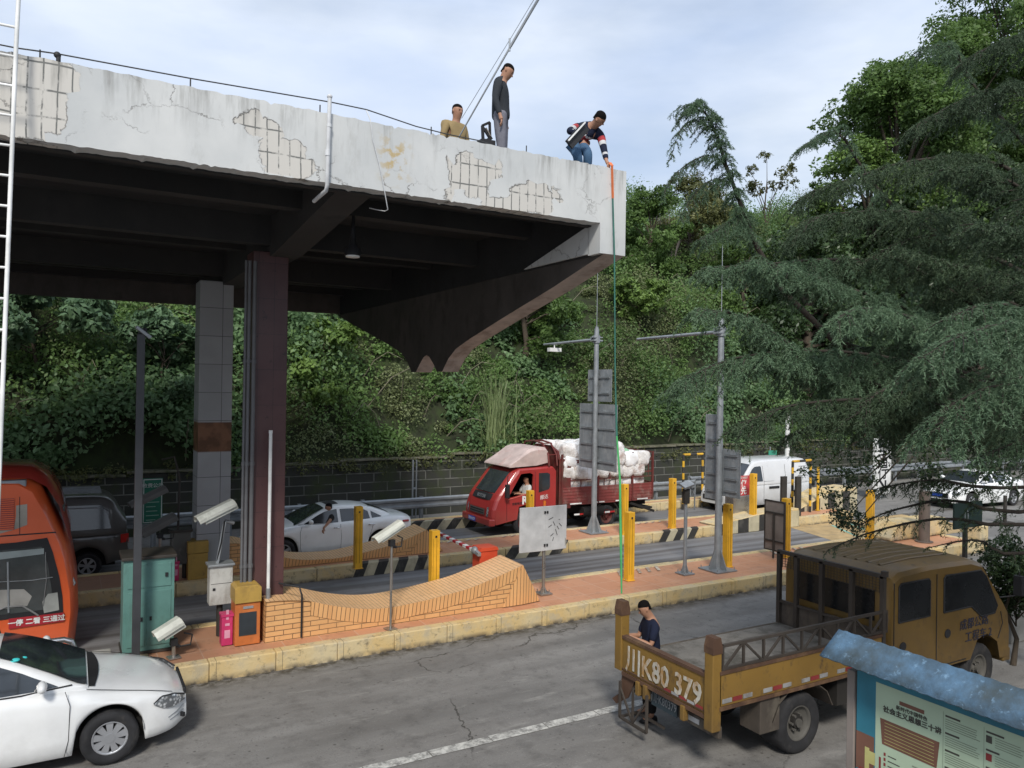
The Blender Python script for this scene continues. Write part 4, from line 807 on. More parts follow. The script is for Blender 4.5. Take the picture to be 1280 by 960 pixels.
def wheel(parent, x, y, r, wdt, side, mrim, spokes=8, name='wheel', rim_r=.62, plain=False):
    """side -1: outer face towards -Y"""
    t = MB(); yo = y; yi = y-side*wdt
    prof = [(r*rim_r, yo-side*.02), (r*.78, yo+side*.005), (r*.93, yo-side*.005), (r, yo-side*.04), (r, yi+side*.04), (r*.93, yi), (r*.6, yi)]
    n = 32; rows = [[(x+a*math.cos(2*math.pi*k/n), b_, r+a*math.sin(2*math.pi*k/n)) for k in range(n)] for a, b_ in prof]
    t.grid(rows, close=True); o = t.build(name, m_rubber, parent)
    rm = MB(); ry = yo-side*.025
    ring = [(r*rim_r*1.01, ry), (r*rim_r*.93, ry+side*.008), (r*rim_r*.86, ry-side*.03)]
    rm.grid([[(x+a*math.cos(2*math.pi*k/n), b_, r+a*math.sin(2*math.pi*k/n)) for k in range(n)] for a, b_ in ring], close=True)
    if plain:
        dish = [(r*rim_r*.86, ry-side*.03), (r*rim_r*.5, ry-side*.09), (r*rim_r*.32, ry-side*.04), (r*.08, ry-side*.03)]
        rm.grid([[(x+a*math.cos(2*math.pi*k/n), b_, r+a*math.sin(2*math.pi*k/n)) for k in range(n)] for a, b_ in dish], close=True)
        rm.cyl((x, ry-side*.05, r), (x, ry+side*.01, r), r*.14, n=16)
        for k in range(6): a = k*math.pi/3; rm.cyl((x+r*.26*math.cos(a), ry-side*.06, r+r*.26*math.sin(a)), (x+r*.26*math.cos(a), ry-side*.01, r+r*.26*math.sin(a)), .018, n=6)
    else:
        for k in range(spokes):
            a = 2*math.pi*k/spokes+.2; w1 = r*.075; w2 = r*.13; R1 = r*.14; R2 = r*rim_r*.9
            c_, s_ = math.cos(a), math.sin(a); f = lambda u, v, yy: (x+u*c_-v*s_, yy, r+u*s_+v*c_)
            rm.add([f(R1, -w1, ry), f(R1, w1, ry), f(R2, w2, ry-side*.004), f(R2, -w2, ry-side*.004), f(R1, -w1, ry-side*.03), f(R1, w1, ry-side*.03), f(R2, w2, ry-side*.03), f(R2, -w2, ry-side*.03)], [(0, 1, 2, 3), (0, 4, 5, 1), (1, 5, 6, 2), (2, 6, 7, 3), (3, 7, 4, 0)])
        rm.cyl((x, ry-side*.04, r), (x, ry+side*.006, r), r*.17, n=18)
        o2 = MB().cyl((x, ry-side*.05, r), (x, ry-side*.045, r), r*rim_r*.95, n=24).build('brake', m_under, o)
    rm.build('rim', mrim, o); return o
def smooth(a, k=5):
    if k < 2: return a
    p = k//2; b = np.pad(a, p, mode='edge'); return np.convolve(b, np.ones(k)/k, 'valid')
def carbody(t, m, S, name='body'):
    """S: L(front x .. rear x), W, top profile [(x,z)], arches [(x,r)], sill z, nose plan, returns lookups"""
    X = np.linspace(S['x0'], S['x1'], 110); W = S['W']/2
    zt = smooth(np.interp(X, *zip(*S['deck'])), 5); wid = smooth(np.interp(X, *zip(*S['plan'])), 5)*W
    zb = smooth(np.interp(X, *zip(*S['under'])), 3)
    ar = np.zeros_like(X)
    for xa, r in S['arch']:
        dd = r*r-(X-xa)**2; zz = np.where(dd > 0, r*.93+np.sqrt(np.maximum(dd, 0)), 0); zb = np.where(dd > 0, np.maximum(zb, zz), zb); ar = np.where(dd > 0, 1, ar)
    zs = zt-S.get('sh', .10)
    rows = []
    fr = [0, .12, .3, .5, .7, .88, 1.0]; yy = [.965, .99, 1.0, 1.0, .995, .985, .962]
    for i, x in enumerate(X):
        half = [(wid[i]*(yy[j] if not (j == 0 and not ar[i]) else .93), zb[i]+(zs[i]-zb[i])*fr[j]) for j in range(7)]
        dz = zt[i]-zs[i]; half += [(wid[i]*.925, zs[i]+dz*.52), (wid[i]*.86, zs[i]+dz*.80), (wid[i]*.60, zt[i]+S.get('crown', .02)*.6), (wid[i]*.3, zt[i]+S.get('crown', .02)*.95), (0, zt[i]+S.get('crown', .02))]
        rows.append([(x, -a, b) for a, b in half]+[(x, a, b) for a, b in half[::-1][1:]])
    mb = MB(); mb.grid(rows)
    for r_ in (rows[0], rows[-1]):
        n = len(r_)//2; c = (r_[0][0], 0)
        mb.grid([[p for p in r_[:n+1]], [(p[0], -p[1], p[2]) for p in r_[:n+1]]], sm=True)
    o = mb.build(name, m, t)
    ub = MB(); xs_ = [x for x in (S['x0']+.25, S['x1']-.25)]; ub.box(min(xs_), max(xs_), -W*.74, W*.74, S.get('ub', .18), min(zt.min()-.12, .72)); ub.build('underbody', m_under, t)
    return o, lambda x: float(np.interp(x, X, zt)), lambda x: float(np.interp(x, X, wid))
def greenhouse(t, m, S, name='cabin'):
    X = np.linspace(S['roof'][0][0], S['roof'][-1][0], 70); zr = smooth(np.interp(X, *zip(*S['roof'])), 7); wb = S['wb']; tum = S['tum']; belt = S['belt']; H_ = max(zr)-belt
    hw = lambda x, z: wb*np.interp(x, *zip(*S.get('gplan', [(X[0], 1), (X[-1], 1)])))-tum*max(0, (z-belt))/H_
    rows = []
    for x, z in zip(X, zr):
        e = max(z-.0, belt-.05); h = min(.09, max(0, z-belt)*.5); w_ = hw(x, z-h)
        half = [(hw(x, belt-.06)+0, belt-.08), (hw(x, belt), belt), (w_, z-h), (w_-.03, z-h*.45), (w_-.09, z-h*.12), (w_*.5, z+.018), (0, z+.026)] if z > belt+.001 else [(hw(x, belt), z-.08)]*3+[(hw(x, belt)-.03, z-.02), (hw(x, belt)-.09, z), (w_*.5, z+.015), (0, z+.02)]
        rows.append([(x, -a, b) for a, b in half]+[(x, a, b) for a, b in half[::-1][1:]])
    MB().grid(rows).build(name, m, t)
    return (lambda x: float(np.interp(x, X, zr))), hw
def side_glass(t, hw, poly, side, m, off=.009, name='side_window', frame=None, parent=None):
    x0, x1 = min(p[0] for p in poly), max(p[0] for p in poly); rows = []
    for x in np.linspace(x0+.003, x1-.003, 22):
        zs_ = []
        for i in range(len(poly)):
            (a, b), (c, d) = poly[i], poly[(i+1) % len(poly)]
            if (a-x)*(c-x) <= 0 and a != c: zs_.append(b+(d-b)*(x-a)/(c-a))
        if len(zs_) >= 2: rows.append([(x, side*(hw(x, z)+off), z) for z in np.linspace(min(zs_), max(zs_), 5)])
    o = MB().grid(rows).build(name, m, parent or t, fix=False)
    return o
def screen(t, zr, hw, xa, xb, m, name='windshield', f=.86, belt=1.0, off=.01, fb=None, n=10):
    xs_ = np.linspace(xa, xb, n); rows = []
    for i, x in enumerate(xs_):
        z = zr(x); dzdx = (zr(x+.02)-zr(x-.02))/.04; nl = math.hypot(1, dzdx); nx, nz = -dzdx/nl, 1/nl
        ff = f if fb is None else f+(fb-f)*i/(n-1)
        w_ = (hw(x, z-.05)-.03)*ff; rows.append([(x+nx*off, w_*u, z+.018*(1-u*u)+.004+nz*off) for u in np.linspace(-1, 1, 9)])
    return MB().grid(rows).build(name, m, t, fix=False)
def sedan(label, loc, facing, P, m=m_wpaint, name='white_sedan', cat='car', group=None, hood_gap=True):
    t = thing(name, label, cat, loc, 0 if facing > 0 else math.pi, group)
    o, zt, wd = carbody(t, m, P)
    zr, hw = greenhouse(o, m, P)
    for k, (xa, r) in enumerate(P['arch']):
        for s in (-1, 1):
            wheel(t, xa, s*(P['W']/2-.015), P['wr'], .21, s, m_rim, spokes=P.get('spokes', 9))
            mb = MB(); n = 14
            pts = [(xa+r*math.cos(math.pi*i/n-.0), max(.30, r*.93+r*math.sin(math.pi*i/n))) for i in range(n+1)]
            mb.grid([[(a, s*(P['W']/2*.97), b) for a, b in pts], [(a, s*(P['W']/2*.70), b) for a, b in pts]]); mb.add([(a, s*P['W']/2*.70, b) for a, b in pts], [tuple(range(n+1))]); mb.build('wheel_well', m_under, t, fix=False)
    for s in (-1, 1):
        for poly in P['glass']:
            side_glass(t, hw, poly, s, P.get('gm', m_glass), parent=t)
        trim = MB(); lo = P['trim']; trim.tube([(x, s*(hw(x, z)+.008), z) for x, z in lo], .009, 5); trim.build('window_trim', m_black, t)
        mx_, mz = P['mirror']; mr = MB().ell((mx_, s*(hw(mx_, mz)+.15), mz+.07), (.055, .12, .065), 14, 8); mr.beam((mx_, s*(hw(mx_, mz)-.02), mz), (mx_, s*(hw(mx_, mz)+.12), mz+.04), .05, .03); mr.build('wing_mirror', m, t)
        for hx, hz in P['handles']: MB().tube([(hx-.09, s*(wd(hx)*.995), hz), (hx-.07, s*(wd(hx)*.99+.03), hz), (hx+.07, s*(wd(hx)*.99+.03), hz), (hx+.09, s*(wd(hx)*.995), hz)], .014, 8).build('door_handle', P.get('hm', m), t)
        sm_ = MB()
        for line in P['seams']: sm_.tube([(x, s*(wd(x)*(1.0 if z < zt(x)-.12 else .97)+.0015), z) for x, z in line], .0045, 4)
        sm_.build('door_seam', m_black, t)
    return t, zr, hw, zt, wd
# ---- near white sedan
PS = dict(x0=-2.2, x1=2.28, W=1.76, sh=.09, crown=.03, ub=.2, wr=.318, spokes=9,
    deck=[(-2.2, .98), (-2.12, 1.03), (-1.6, 1.08), (-1.0, 1.04), (.3, 1.0), (.9, .955), (1.15, .915), (1.35, .87), (1.6, .825), (1.9, .76), (2.1, .68), (2.2, .61), (2.28, .53)],
    plan=[(-2.2, .74), (-2.1, .87), (-1.7, .98), (-1, 1), (1.2, 1), (1.65, .975), (1.95, .90), (2.12, .80), (2.22, .68), (2.28, .56)],
    under=[(-2.2, .36), (-1.9, .24), (-1, .19), (1, .19), (1.9, .2), (2.12, .22), (2.28, .28)],
    arch=[(1.40, .372), (-1.28, .372)],
    roof=[(-1.75, 1.04), (-1.5, 1.17), (-1.1, 1.32), (-.75, 1.39), (-.3, 1.42), (0, 1.41), (.22, 1.365), (.45, 1.28), (.8, 1.12), (1.08, .965), (1.17, .92)],
    wb=.80, tum=.27, belt=.945, gplan=[(-1.8, .80), (-1.3, .93), (-.6, 1), (.6, 1), (1.2, .88)],
    glass=[[(.86, .995), (.78, 1.04), (.50, 1.185), (.26, 1.285), (-.02, 1.325), (-.08, 1.325), (-.08, .985)], [(-.16, .985), (-.16, 1.325), (-.5, 1.32), (-.85, 1.27), (-.98, 1.21), (-1.0, 1.0)], [(-1.05, 1.0), (-1.04, 1.22), (-1.35, 1.06), (-1.3, 1.02)]],
    trim=[(1.0, .985), (.5, .972), (-.5, .975), (-1.35, 1.0)], mirror=(.70, 1.0), handles=[(-.02, .86), (-1.0, .88)],
    seams=[[(.93, .96), (.98, .8), (.97, .4), (.93, .22)], [(-.12, .95), (-.14, .6), (-.12, .22)], [(-1.05, .9), (-.98, .66), (-.93, .5)]])
t, zr, hw, zt, wd = sedan('white sedan cut by the left edge of the photo, in front of the orange bus', (-.93, 11.14, 0), 1, PS)
screen(t, zr, hw, 1.15, .25, m_glass, f=1.0, fb=.90); 
mb = MB()
mb.grid([[(1.155, y, zt(1.155)+.034-.05*abs(y)**2.5) for y in np.linspace(-.66, .66, 9)], [(1.235+.06*(1-(y/.66)**2), y, zt(1.24)+.036-.05*abs(y)**2.5) for y in np.linspace(-.66, .66, 9)]]); mb.build('cowl', m_black, t, fix=False)
MB().tube([(2.10, -.62, zt(2.1)+.0), (1.92, -.70, zt(1.92)-.005), (1.5, -.745, zt(1.5)-.002), (1.15, -.74, zt(1.15)-.002)], .004, 4).tube([(2.10, .62, zt(2.1)+.0), (1.92, .70, zt(1.92)-.005), (1.5, .745, zt(1.5)-.002), (1.15, .74, zt(1.15)-.002)], .004, 4).build('bonnet_seam', m_black, t)
def headlamp(t, wd, zt, s, pts, m=m_lamp, off=.008):
    rows = []
    vs = [(x, s*(wd(x)*k+off), z) for x, z, k in pts]
    return MB().add(vs, [tuple(range(len(vs)))]).build('headlight', m, t, fix=False)
for s in (-1, 1):
    xs_ = np.linspace(1.86, 2.245, 12)
    up_ = lambda x: np.interp(x, [1.86, 1.95, 2.1, 2.25], [.625, .69, .67, .59]); lo_ = lambda x: np.interp(x, [1.86, 1.98, 2.12, 2.25], [.615, .54, .515, .53])
    def yk(x, z): zs_ = zt(x)-.09; return wd(x)*(.995 if z < zs_-.08 else .985-.30*max(0, (z-zs_+.02)))
    MB().grid([[(x+.012, s*(yk(x, up_(x))+.010), up_(x)) for x in xs_], [(x+.014, s*(wd(x)*.997+.012), (up_(x)+lo_(x))/2) for x in xs_], [(x+.012, s*(wd(x)*.998+.010), lo_(x)) for x in xs_]]).build('headlight', m_lamp, t, fix=False)
    MB().tube([(x+.014, s*(yk(x, up_(x))+.012), up_(x)) for x in xs_], .008, 5).build('headlight_trim', m_black, t)
    MB().obox((2.215, s*.60, .36), (.03, .10, .05), (0, 0, -s*.6)).build('fog_lamp', m_black, t)
    MB().tube([(2.05, s*(wd(2.05)+.002), .40), (2.15, s*(wd(2.15)+.006), .43), (2.24, s*(wd(2.24)+.004), .47)], .006, 4).tube([(2.07, s*(wd(2.07)+.002), .36), (2.16, s*(wd(2.16)+.006), .385), (2.24, s*(wd(2.24)+.004), .41)], .006, 4).build('bumper_crease', m_galv, t)
MB().box(2.255, 2.29, -.42, .42, .55, .62).box(2.26, 2.30, -.40, .40, .30, .44).build('grille', m_black, t, bevel=.01)
o = MB().ell((.42, -.50, zr(.42)+.013), (.05, .05, .02)).ell((.50, -.36, zr(.5)+.013), (.035, .03, .02)).build('sticker', M('cyan_sticker', (.05, .5, .5), .5), t)
# ---- white sedan on the far toll lane with an arm out of the window
P2 = dict(PS); P2['spokes'] = 5; P2['glass'] = PS['glass'][1:]; P2['deck'] = [(-2.25, .95), (-2.15, 1.02), (-1.7, 1.07), (-1.0, 1.04), (.9, 1.0), (1.3, .95), (1.7, .87), (2.0, .76), (2.28, .58)]; P2['x0'] = -2.25; P2['hm'] = m_chrome
m_wp2 = paint('white_sedan_paint', (.86, .87, .86), amt=.1)
t, zr, hw, zt, wd = sedan('white sedan with black sunroof and an arm resting out of its driver window', (6.22, 20.45, 0), -1, P2, m=m_wp2)
screen(t, zr, hw, 1.10, .25, m_glass, f=1.0, fb=.9); screen(t, zr, hw, -.20, .12, m_black, name='sunroof', f=.62, off=.012); screen(t, zr, hw, -1.62, -1.02, m_glass, name='rear_window', f=.8)
for s in (-1, 1):
    side_glass(t, hw, PS['glass'][0], s, m_glass)
    MB().tube([(-2.2, s*.60, .86), (-2.12, s*.74, .88), (-1.95, s*(wd(-1.95)*.985+.004), .89)], .035, 6).build('tail_light', m_red_lens, t)
    MB().obox((1.62, s*(wd(1.62)+.0), .70), (.24, .012, .03)).build('side_vent', m_black, t)
t.scale = (.96, .96, .95); t.location.x -= .15
# ---- distant white sedan
P3 = dict(P2); P3['glass'] = PS['glass']
t, zr, hw, zt, wd = sedan('distant white sedan at the right edge, half hidden behind drooping cedar twigs', (32.3, 17.9, 0), -1, P3, m=m_wp2)
t.rotation_euler[2] = math.pi-R(4); screen(t, zr, hw, 1.10, .25, m_glass, f=1.0, fb=.9)
MB().box(2.26, 2.30, -.45, .45, .42, .60).box(2.26, 2.305, -.5, .5, .26, .36).build('grille', m_black, t, bevel=.01); MB().box(2.30, 2.31, -.22, .22, .46, .57).build('number_plate', M('plate_blue', (.02, .07, .4), .4), t)
m_plate_blue = bpy.data.materials['plate_blue']
for s in (-1, 1): MB().ell((2.12, s*.68, .66), (.13, .16, .06)).build('headlight', m_lamp, t)

# ---- vans
def van(label, loc, m, P, name, rot=math.pi):
    t = thing(name, label, 'van', loc, rot)
    o, zt, wd = carbody(t, m, P); zr, hw = greenhouse(o, m, P)
    for xa, r in P['arch']:
        for s in (-1, 1):
            wheel(t, xa, s*(P['W']/2-.02), P['wr'], .2, s, m_rim, spokes=6)
            n = 12; pts = [(xa+r*math.cos(math.pi*i/n), max(.25, r*.93+r*math.sin(math.pi*i/n))) for i in range(n+1)]
            mb = MB().grid([[(a, s*P['W']/2*.97, b) for a, b in pts], [(a, s*P['W']/2*.7, b) for a, b in pts]]); mb.add([(a, s*P['W']/2*.7, b) for a, b in pts], [tuple(range(n+1))]); mb.build('wheel_well', m_under, t, fix=False)
    for s in (-1, 1):
        for poly in P['glass']: side_glass(t, hw, poly, s, m_glass)
        sm_ = MB()
        for line in P['seams']: sm_.tube([(x, s*((hw(x, z) if z > P['belt'] else wd(x)*.998)+.002), z) for x, z in line], .006, 4)
        sm_.build('door_seam', m_black, t)
    return t, zr, hw, zt, wd
PV = dict(x0=-2.2, x1=2.25, W=1.68, sh=.06, crown=.01, ub=.25, wr=.30, deck=[(-2.2, 1.08), (1.5, 1.08), (1.75, 1.02), (2.0, .92), (2.15, .80), (2.25, .66)],
    plan=[(-2.2, .93), (-2.0, 1), (1.5, 1), (1.9, .95), (2.12, .86), (2.25, .70)], under=[(-2.2, .36), (-1.8, .24), (1.8, .24), (2.25, .30)], arch=[(1.42, .37), (-1.35, .37)],
    roof=[(-2.2, 1.2), (-2.17, 1.7), (-2.05, 1.90), (-1.5, 1.94), (.2, 1.94), (.75, 1.90), (1.0, 1.80), (1.35, 1.45), (1.62, 1.14), (1.72, 1.06)], wb=.835, tum=.13, belt=1.08, gplan=[(-2.2, .95), (-1.9, 1), (1.2, 1), (1.7, .93)],
    glass=[[(1.42, 1.13), (1.30, 1.28), (1.02, 1.60), (.88, 1.68), (.55, 1.70), (.50, 1.13)]],
    seams=[[(.46, 1.7), (.44, 1.1), (.45, .35)], [(-.75, 1.72), (-.75, 1.1), (-.75, .35)], [(.46, 1.12), (-2.1, 1.12)]])
t, zr, hw, zt, wd = van('white panel van in the far toll lane behind the red notice board', (23.2, 21.2, 0), m_wpaint2, PV, 'white_van')
screen(t, zr, hw, 1.62, 1.02, m_glass, f=1.0, fb=.92)
for s in (-1, 1):
    MB().grid([[(x, s*(wd(x)+.008), np.interp(x, [1.8, 2.0, 2.2], [.80, .86, .72])) for x in np.linspace(1.8, 2.21, 8)], [(x, s*(wd(x)+.01), np.interp(x, [1.8, 2.0, 2.2], [.74, .64, .60])) for x in np.linspace(1.8, 2.21, 8)]]).build('headlight', m_lamp, t, fix=False)
    MB().obox((-.1, s*(wd(0)+.012), .88), (.55, .02, .09)).build('door_handle', m_black, t, bevel=.01)
    MB().tube([(1.3, s*(hw(1.3, 1.15)), 1.15), (1.35, s*(hw(1.3, 1.15)+.14), 1.2)], .02).ell((1.35, s*(hw(1.3, 1.15)+.19), 1.27), (.05, .07, .13)).build('wing_mirror', m_black, t)
    MB().box(-2.23, -2.17, s*.70-.06, s*.70+.06, .75, 1.05).build('tail_light', m_red_lens, t, bevel=.01)
    mb = MB()
    for k in range(5): z_ = 1.25+k*.09; mb.box(-1.95, -1.55, s*(hw(-1.7, z_)+.008)-.006, s*(hw(-1.7, z_)+.008)+.006, z_, z_+.012)
    mb.build('window_bars', m_black, t)
MB().box(2.21, 2.27, -.5, .5, .42, .60).box(2.235, 2.262, -.45, .45, .66, .70).build('grille', m_black, t, bevel=.01); o = MB().box(2.27, 2.285, -.22, .22, .50, .63).build('number_plate', m_plate_blue, t)
text('川A 7K05', .10, (2.287, 0, .53), (0, 1, 0), (0, 0, 1), m_white, o)
MB().grid([[(x, y, .30+.0*x) for x in (2.0, 2.24)] for y in (-.7, .7)]).build('bumper_shadow', m_black, t)
m_grey = paint('dark_grey_paint', (.085, .080, .075), (.14, .12, .1), .3)
PG = dict(PV); PG['roof'] = [(-2.42, 1.1), (-2.36, 1.5), (-2.18, 1.80), (-1.9, 1.90), (0, 1.93), (.9, 1.88), (1.2, 1.72), (1.7, 1.25), (1.95, 1.05)]; PG['x0'] = -2.45; PG['x1'] = 2.3; PG['W'] = 1.80; PG['wb'] = .895; PG['tum'] = .16
PG['deck'] = [(-2.45, 1.05), (1.7, 1.06), (2.0, .95), (2.3, .7)]; PG['plan'] = [(-2.45, .90), (-2.2, 1), (1.6, 1), (2.1, .9), (2.3, .75)]; PG['gplan'] = [(-2.45, .92), (-2.1, 1), (1.2, 1), (1.9, .9)]; PG['arch'] = [(1.5, .38), (-1.62, .38)]
PG['glass'] = [[(-2.1, 1.14), (-2.0, 1.55), (-1.9, 1.68), (-.55, 1.70), (-.55, 1.14)], [(-.45, 1.14), (-.45, 1.70), (.5, 1.70), (.5, 1.14)], [(.6, 1.14), (.6, 1.70), (1.0, 1.66), (1.5, 1.16)]]
PG['seams'] = [[(-.5, 1.7), (-.5, .35)], [(.55, 1.7), (.55, .35)], [(-2.2, .92), (1.7, .92)]]
xr = PY(158, 690, 20.0)[0]
t, zr, hw, zt, wd = van('dark grey van in the far toll lane between the orange bus and the grey column', (xr-2.42, 20.95, 0), m_grey, PG, 'grey_van')
for s in (-1, 1):
    MB().grid([[(-2.30, s*(wd(-2.3)+.012), .98), (-2.47, s*(wd(-2.45)-.02), .98)], [(-2.30, s*(wd(-2.3)+.012), .78), (-2.47, s*(wd(-2.45)-.02), .78)]]).build('tail_light', m_red_lens, t, fix=False)
    MB().tube([(-2.05, s*(hw(-2, 1.52)+.012), 1.54), (-1.9, s*(hw(-2, 1.6)+.012), 1.62), (-.6, s*(hw(-1, 1.6)+.012), 1.65)], .012, 5).build('chrome_trim', m_galv, t)
mb = MB()
for k in range(6): mb.box(-1.9, 0, -.55+k*.22, -.53+k*.22, zr(-1)+.02, zr(-1)+.04)
mb.build('roof_ribs', m_galv, t); MB().box(-2.50, -2.44, -.8, .8, .38, .55).build('bumper', m_black, t, bevel=.02)

# ---- orange bus
m_bus = paint('orange_bus_paint', (.72, .115, .03), (.3, .1, .06), .25, .35); m_bus2 = paint('dark_red_bus_paint', (.30, .030, .02), (.2, .08, .05), .3, .4)
YB = 14.75
prof = [PY(*p, YB) for p in ((-20, 606), (22, 606), (40, 615), (57, 645), (74, 680), (80, 700), (87, 740), (88, 765), (84, 800), (80, 822))]
prof = [(p[0], p[2]) for p in prof]
t = thing('orange_bus', 'orange bus at the left edge with a red lettered strip under its window', 'bus', (-3.6, 15.9, 0)); O = (-3.6, 15.9, 0)
xw = -7.2; ring = [(xw, .28)]+[(xw, prof[0][1])]+prof+[(prof[-1][0]-.1, .28)]
N_ = len(ring); mid = 2.3
mb = MB(); lay = [(0.0, 0, 0), (.04, .03, .03), (.12, .06, .06), (2.18, .06, .06), (2.26, .03, .03), (2.3, 0, 0)]
rows = []
for dy, ex, ez in [(0, 0, 0), (.05, .05, .04), (.25, .12, .09), (2.05, .12, .09), (2.25, .05, .04), (2.3, 0, 0)]:
    rows.append([(x+(ex if x > -1 else -ex), YB+dy, z+(ez if z > 2.5 else 0)) for x, z in ring])
mb.grid(rows, close=True, sm=True); mb.add(rows[0], [tuple(range(N_))]); mb.add(rows[-1], [tuple(range(N_))[::-1]])
o = mb.build('body', m_bus, t, off=O)
# dark raised roof shell and roof unit
rp = [PY(*p, YB+.35) for p in ((-30, 583), (30, 584), (50, 594), (66, 618), (80, 665))]; rp = [(p[0], p[2]) for p in rp]
mb = MB(); rr_ = [[(x+.10, YB+.20+dy, z-dz) for x, z in [(xw, rp[0][1])]+rp] for dy, dz in ((0, .18), (.12, .03), (.9, 0), (1.8, .02), (1.95, .2))]; mb.grid(rr_, sm=True); mb.build('roof_shell', m_bus2, t, off=O)
MB().box(-3.4, PY(33, 600, YB)[0], YB+.02, YB+.5, PY(10, 612, YB)[2], PY(10, 601, YB)[2]).build('roof_unit', m_galv, t, off=O, bevel=.02)
ar_ = lambda *pp: [(PY(*p, YB)[0], PY(*p, YB)[2]) for p in pp]
wpoly = ar_((-1, 682), (20, 678), (59, 672), (66, 690), (74, 720), (78, 745), (79, 765), (-1, 778)); wpoly[0] = (-3.3, wpoly[0][1]); wpoly[-1] = (-3.3, wpoly[-1][1])
MB().prism(wpoly, YB-.012, YB-.002).build('window_frame', m_black, t, off=O)
gpoly = ar_((-1, 690), (52, 683), (60, 705), (68, 760), (-1, 772)); gpoly[0] = (-3.2, gpoly[0][1]); gpoly[-1] = (-3.2, gpoly[-1][1])
m_busgl = glass('bus_glass', (.05, .055, .055), .07)
o2 = MB().prism(gpoly, YB-.020, YB-.013).build('side_window', m_busgl, t, off=O)
sp = lambda px, py, y=-.026: (PY(px, py, YB)[0], YB+y, PY(px, py, YB)[2])
mb = MB()
mb.tube([sp(0, 727), sp(40, 725), sp(66, 721)], .007, 5); mb.tube([sp(10, 702), sp(11, 765)], .018, 5)
mb.build('window_bar', m_galv, o2, off=O)
MB().tube([sp(57, 690), sp(58, 725), sp(54, 757)], .008, 4).tube([sp(-8, 765), sp(8, 758), (sp(28, 757)), sp(42, 765), sp(48, 769)], .016, 5).build('interior_strap', M('grey_trim', (.2, .2, .2), .6), o2, off=O)
MB().prism(ar_((-30, 693), (55, 685), (55, 692), (-30, 703)), YB-.024, YB-.021).build('sun_strip', M('pale_blind', (.26, .3, .3), .6), o2, off=O)
MB().prism(ar_((-30, 742), (0, 737), (30, 736), (40, 745), (34, 757), (-30, 765)), YB-.024, YB-.021).build('seat_cover', M('pale_seat', (.3, .29, .27), .7), o2, off=O)
mb = MB().prism(ar_((53, 752), (60, 742), (72, 740), (74, 762), (55, 766)), YB-.024, YB-.021); mb.build('bag', M('pale_bag', (.33, .34, .32), .7), o2, off=O)
st = ar_((11, 773), (80, 765), (80, 776), (11, 786)); o3 = MB().prism(st, YB-.028, YB-.021).build('red_sticker', M('sticker_red', (.36, .02, .03), .5), t, off=O)
a_, b_ = np.array(st[0]), np.array(st[1]); dirv = (b_-a_)/np.linalg.norm(b_-a_); sz = (st[1][1]-st[2][1]); c0 = (np.array(st[3])+np.array(st[2]))/2+np.array([0, sz*.28])
text('一停 二看 三通过', sz*.72, (c0[0], YB-.031, c0[1]), (dirv[0], 0, dirv[1]), (-dirv[1], 0, dirv[0]), m_white, o3, bold=.003, off=O)
gp = ar_((-20, 623), (18, 623), (18, 662), (-20, 664)); MB().prism([(-3.0, gp[0][1]), gp[1], gp[2], (-3.0, gp[3][1])], YB-.012, YB-.001).build('vent_grille', m_bus2, t, off=O)
mb = MB()
for k in range(15): z_ = gp[2][1]+(gp[1][1]-gp[2][1])*(k+.5)/15; mb.box(-3.0, gp[1][0], YB-.02, YB-.013, z_-.008, z_+.008)
mb.build('vent_slats', m_bus, t, off=O)
MB().prism(ar_((20, 632), (34, 630), (34, 656), (18, 662), (-4, 668), (-4, 662), (18, 658), (20, 645)), YB-.006, YB-.001).build('silver_decal', M('silver_decal', (.36, .33, .28), .5), t, off=O)
MB().prism(ar_((0, 669.5), (70, 664.5), (70, 666), (0, 671)), YB-.006, YB-.001).prism(ar_((24.2, 621), (25, 621), (25, 668), (24.2, 668)), YB-.006, YB-.001).build('panel_seam', m_black, t, off=O)
MB().prism([(PY(66, 700, YB)[0]+.14, 2.35), (PY(66, 700, YB)[0]+.16, 2.35), (prof[3][0]+.16, 2.62), (prof[3][0]+.14, 2.62)], YB+.3, YB+2.0).build('front_glass', m_glass, t, off=O)
for xx in (-1.3, -5.6): wheel(t, xx+3.6, -1.17, .42, .25, -1, m_rim, plain=True)
p = sp(79, 732, .1); MB().tube([(p[0]+.08, p[1]+.1, p[2]-.15), (p[0]+.17, p[1], p[2]), (p[0]+.1, p[1]+.1, p[2]+.15)], .02).build('mirror_arm', m_galv, t, off=O)
# ---- red stake truck
m_rtr = paint('red_truck_paint', (.34, .030, .028), (.2, .12, .09), .35, .35, .5); m_rdk = M('dark_red_steel', (.13, .025, .022), .6, .1, dirt=(.10, .07, .05), dirt_amt=.6); m_rbed = M('red_bed_steel', (.22, .05, .045), .6, .1, dirt=(.28, .2, .17), dirt_amt=.5)
XT = 10.98; YT = 20.15; TW = 1.85
t = thing('red_truck', 'red flatbed stake truck carrying white sacks, its open cab window showing the driver', 'truck', (XT+3.4, YT+TW/2, 0)); O = (XT+3.4, YT+TW/2, 0)
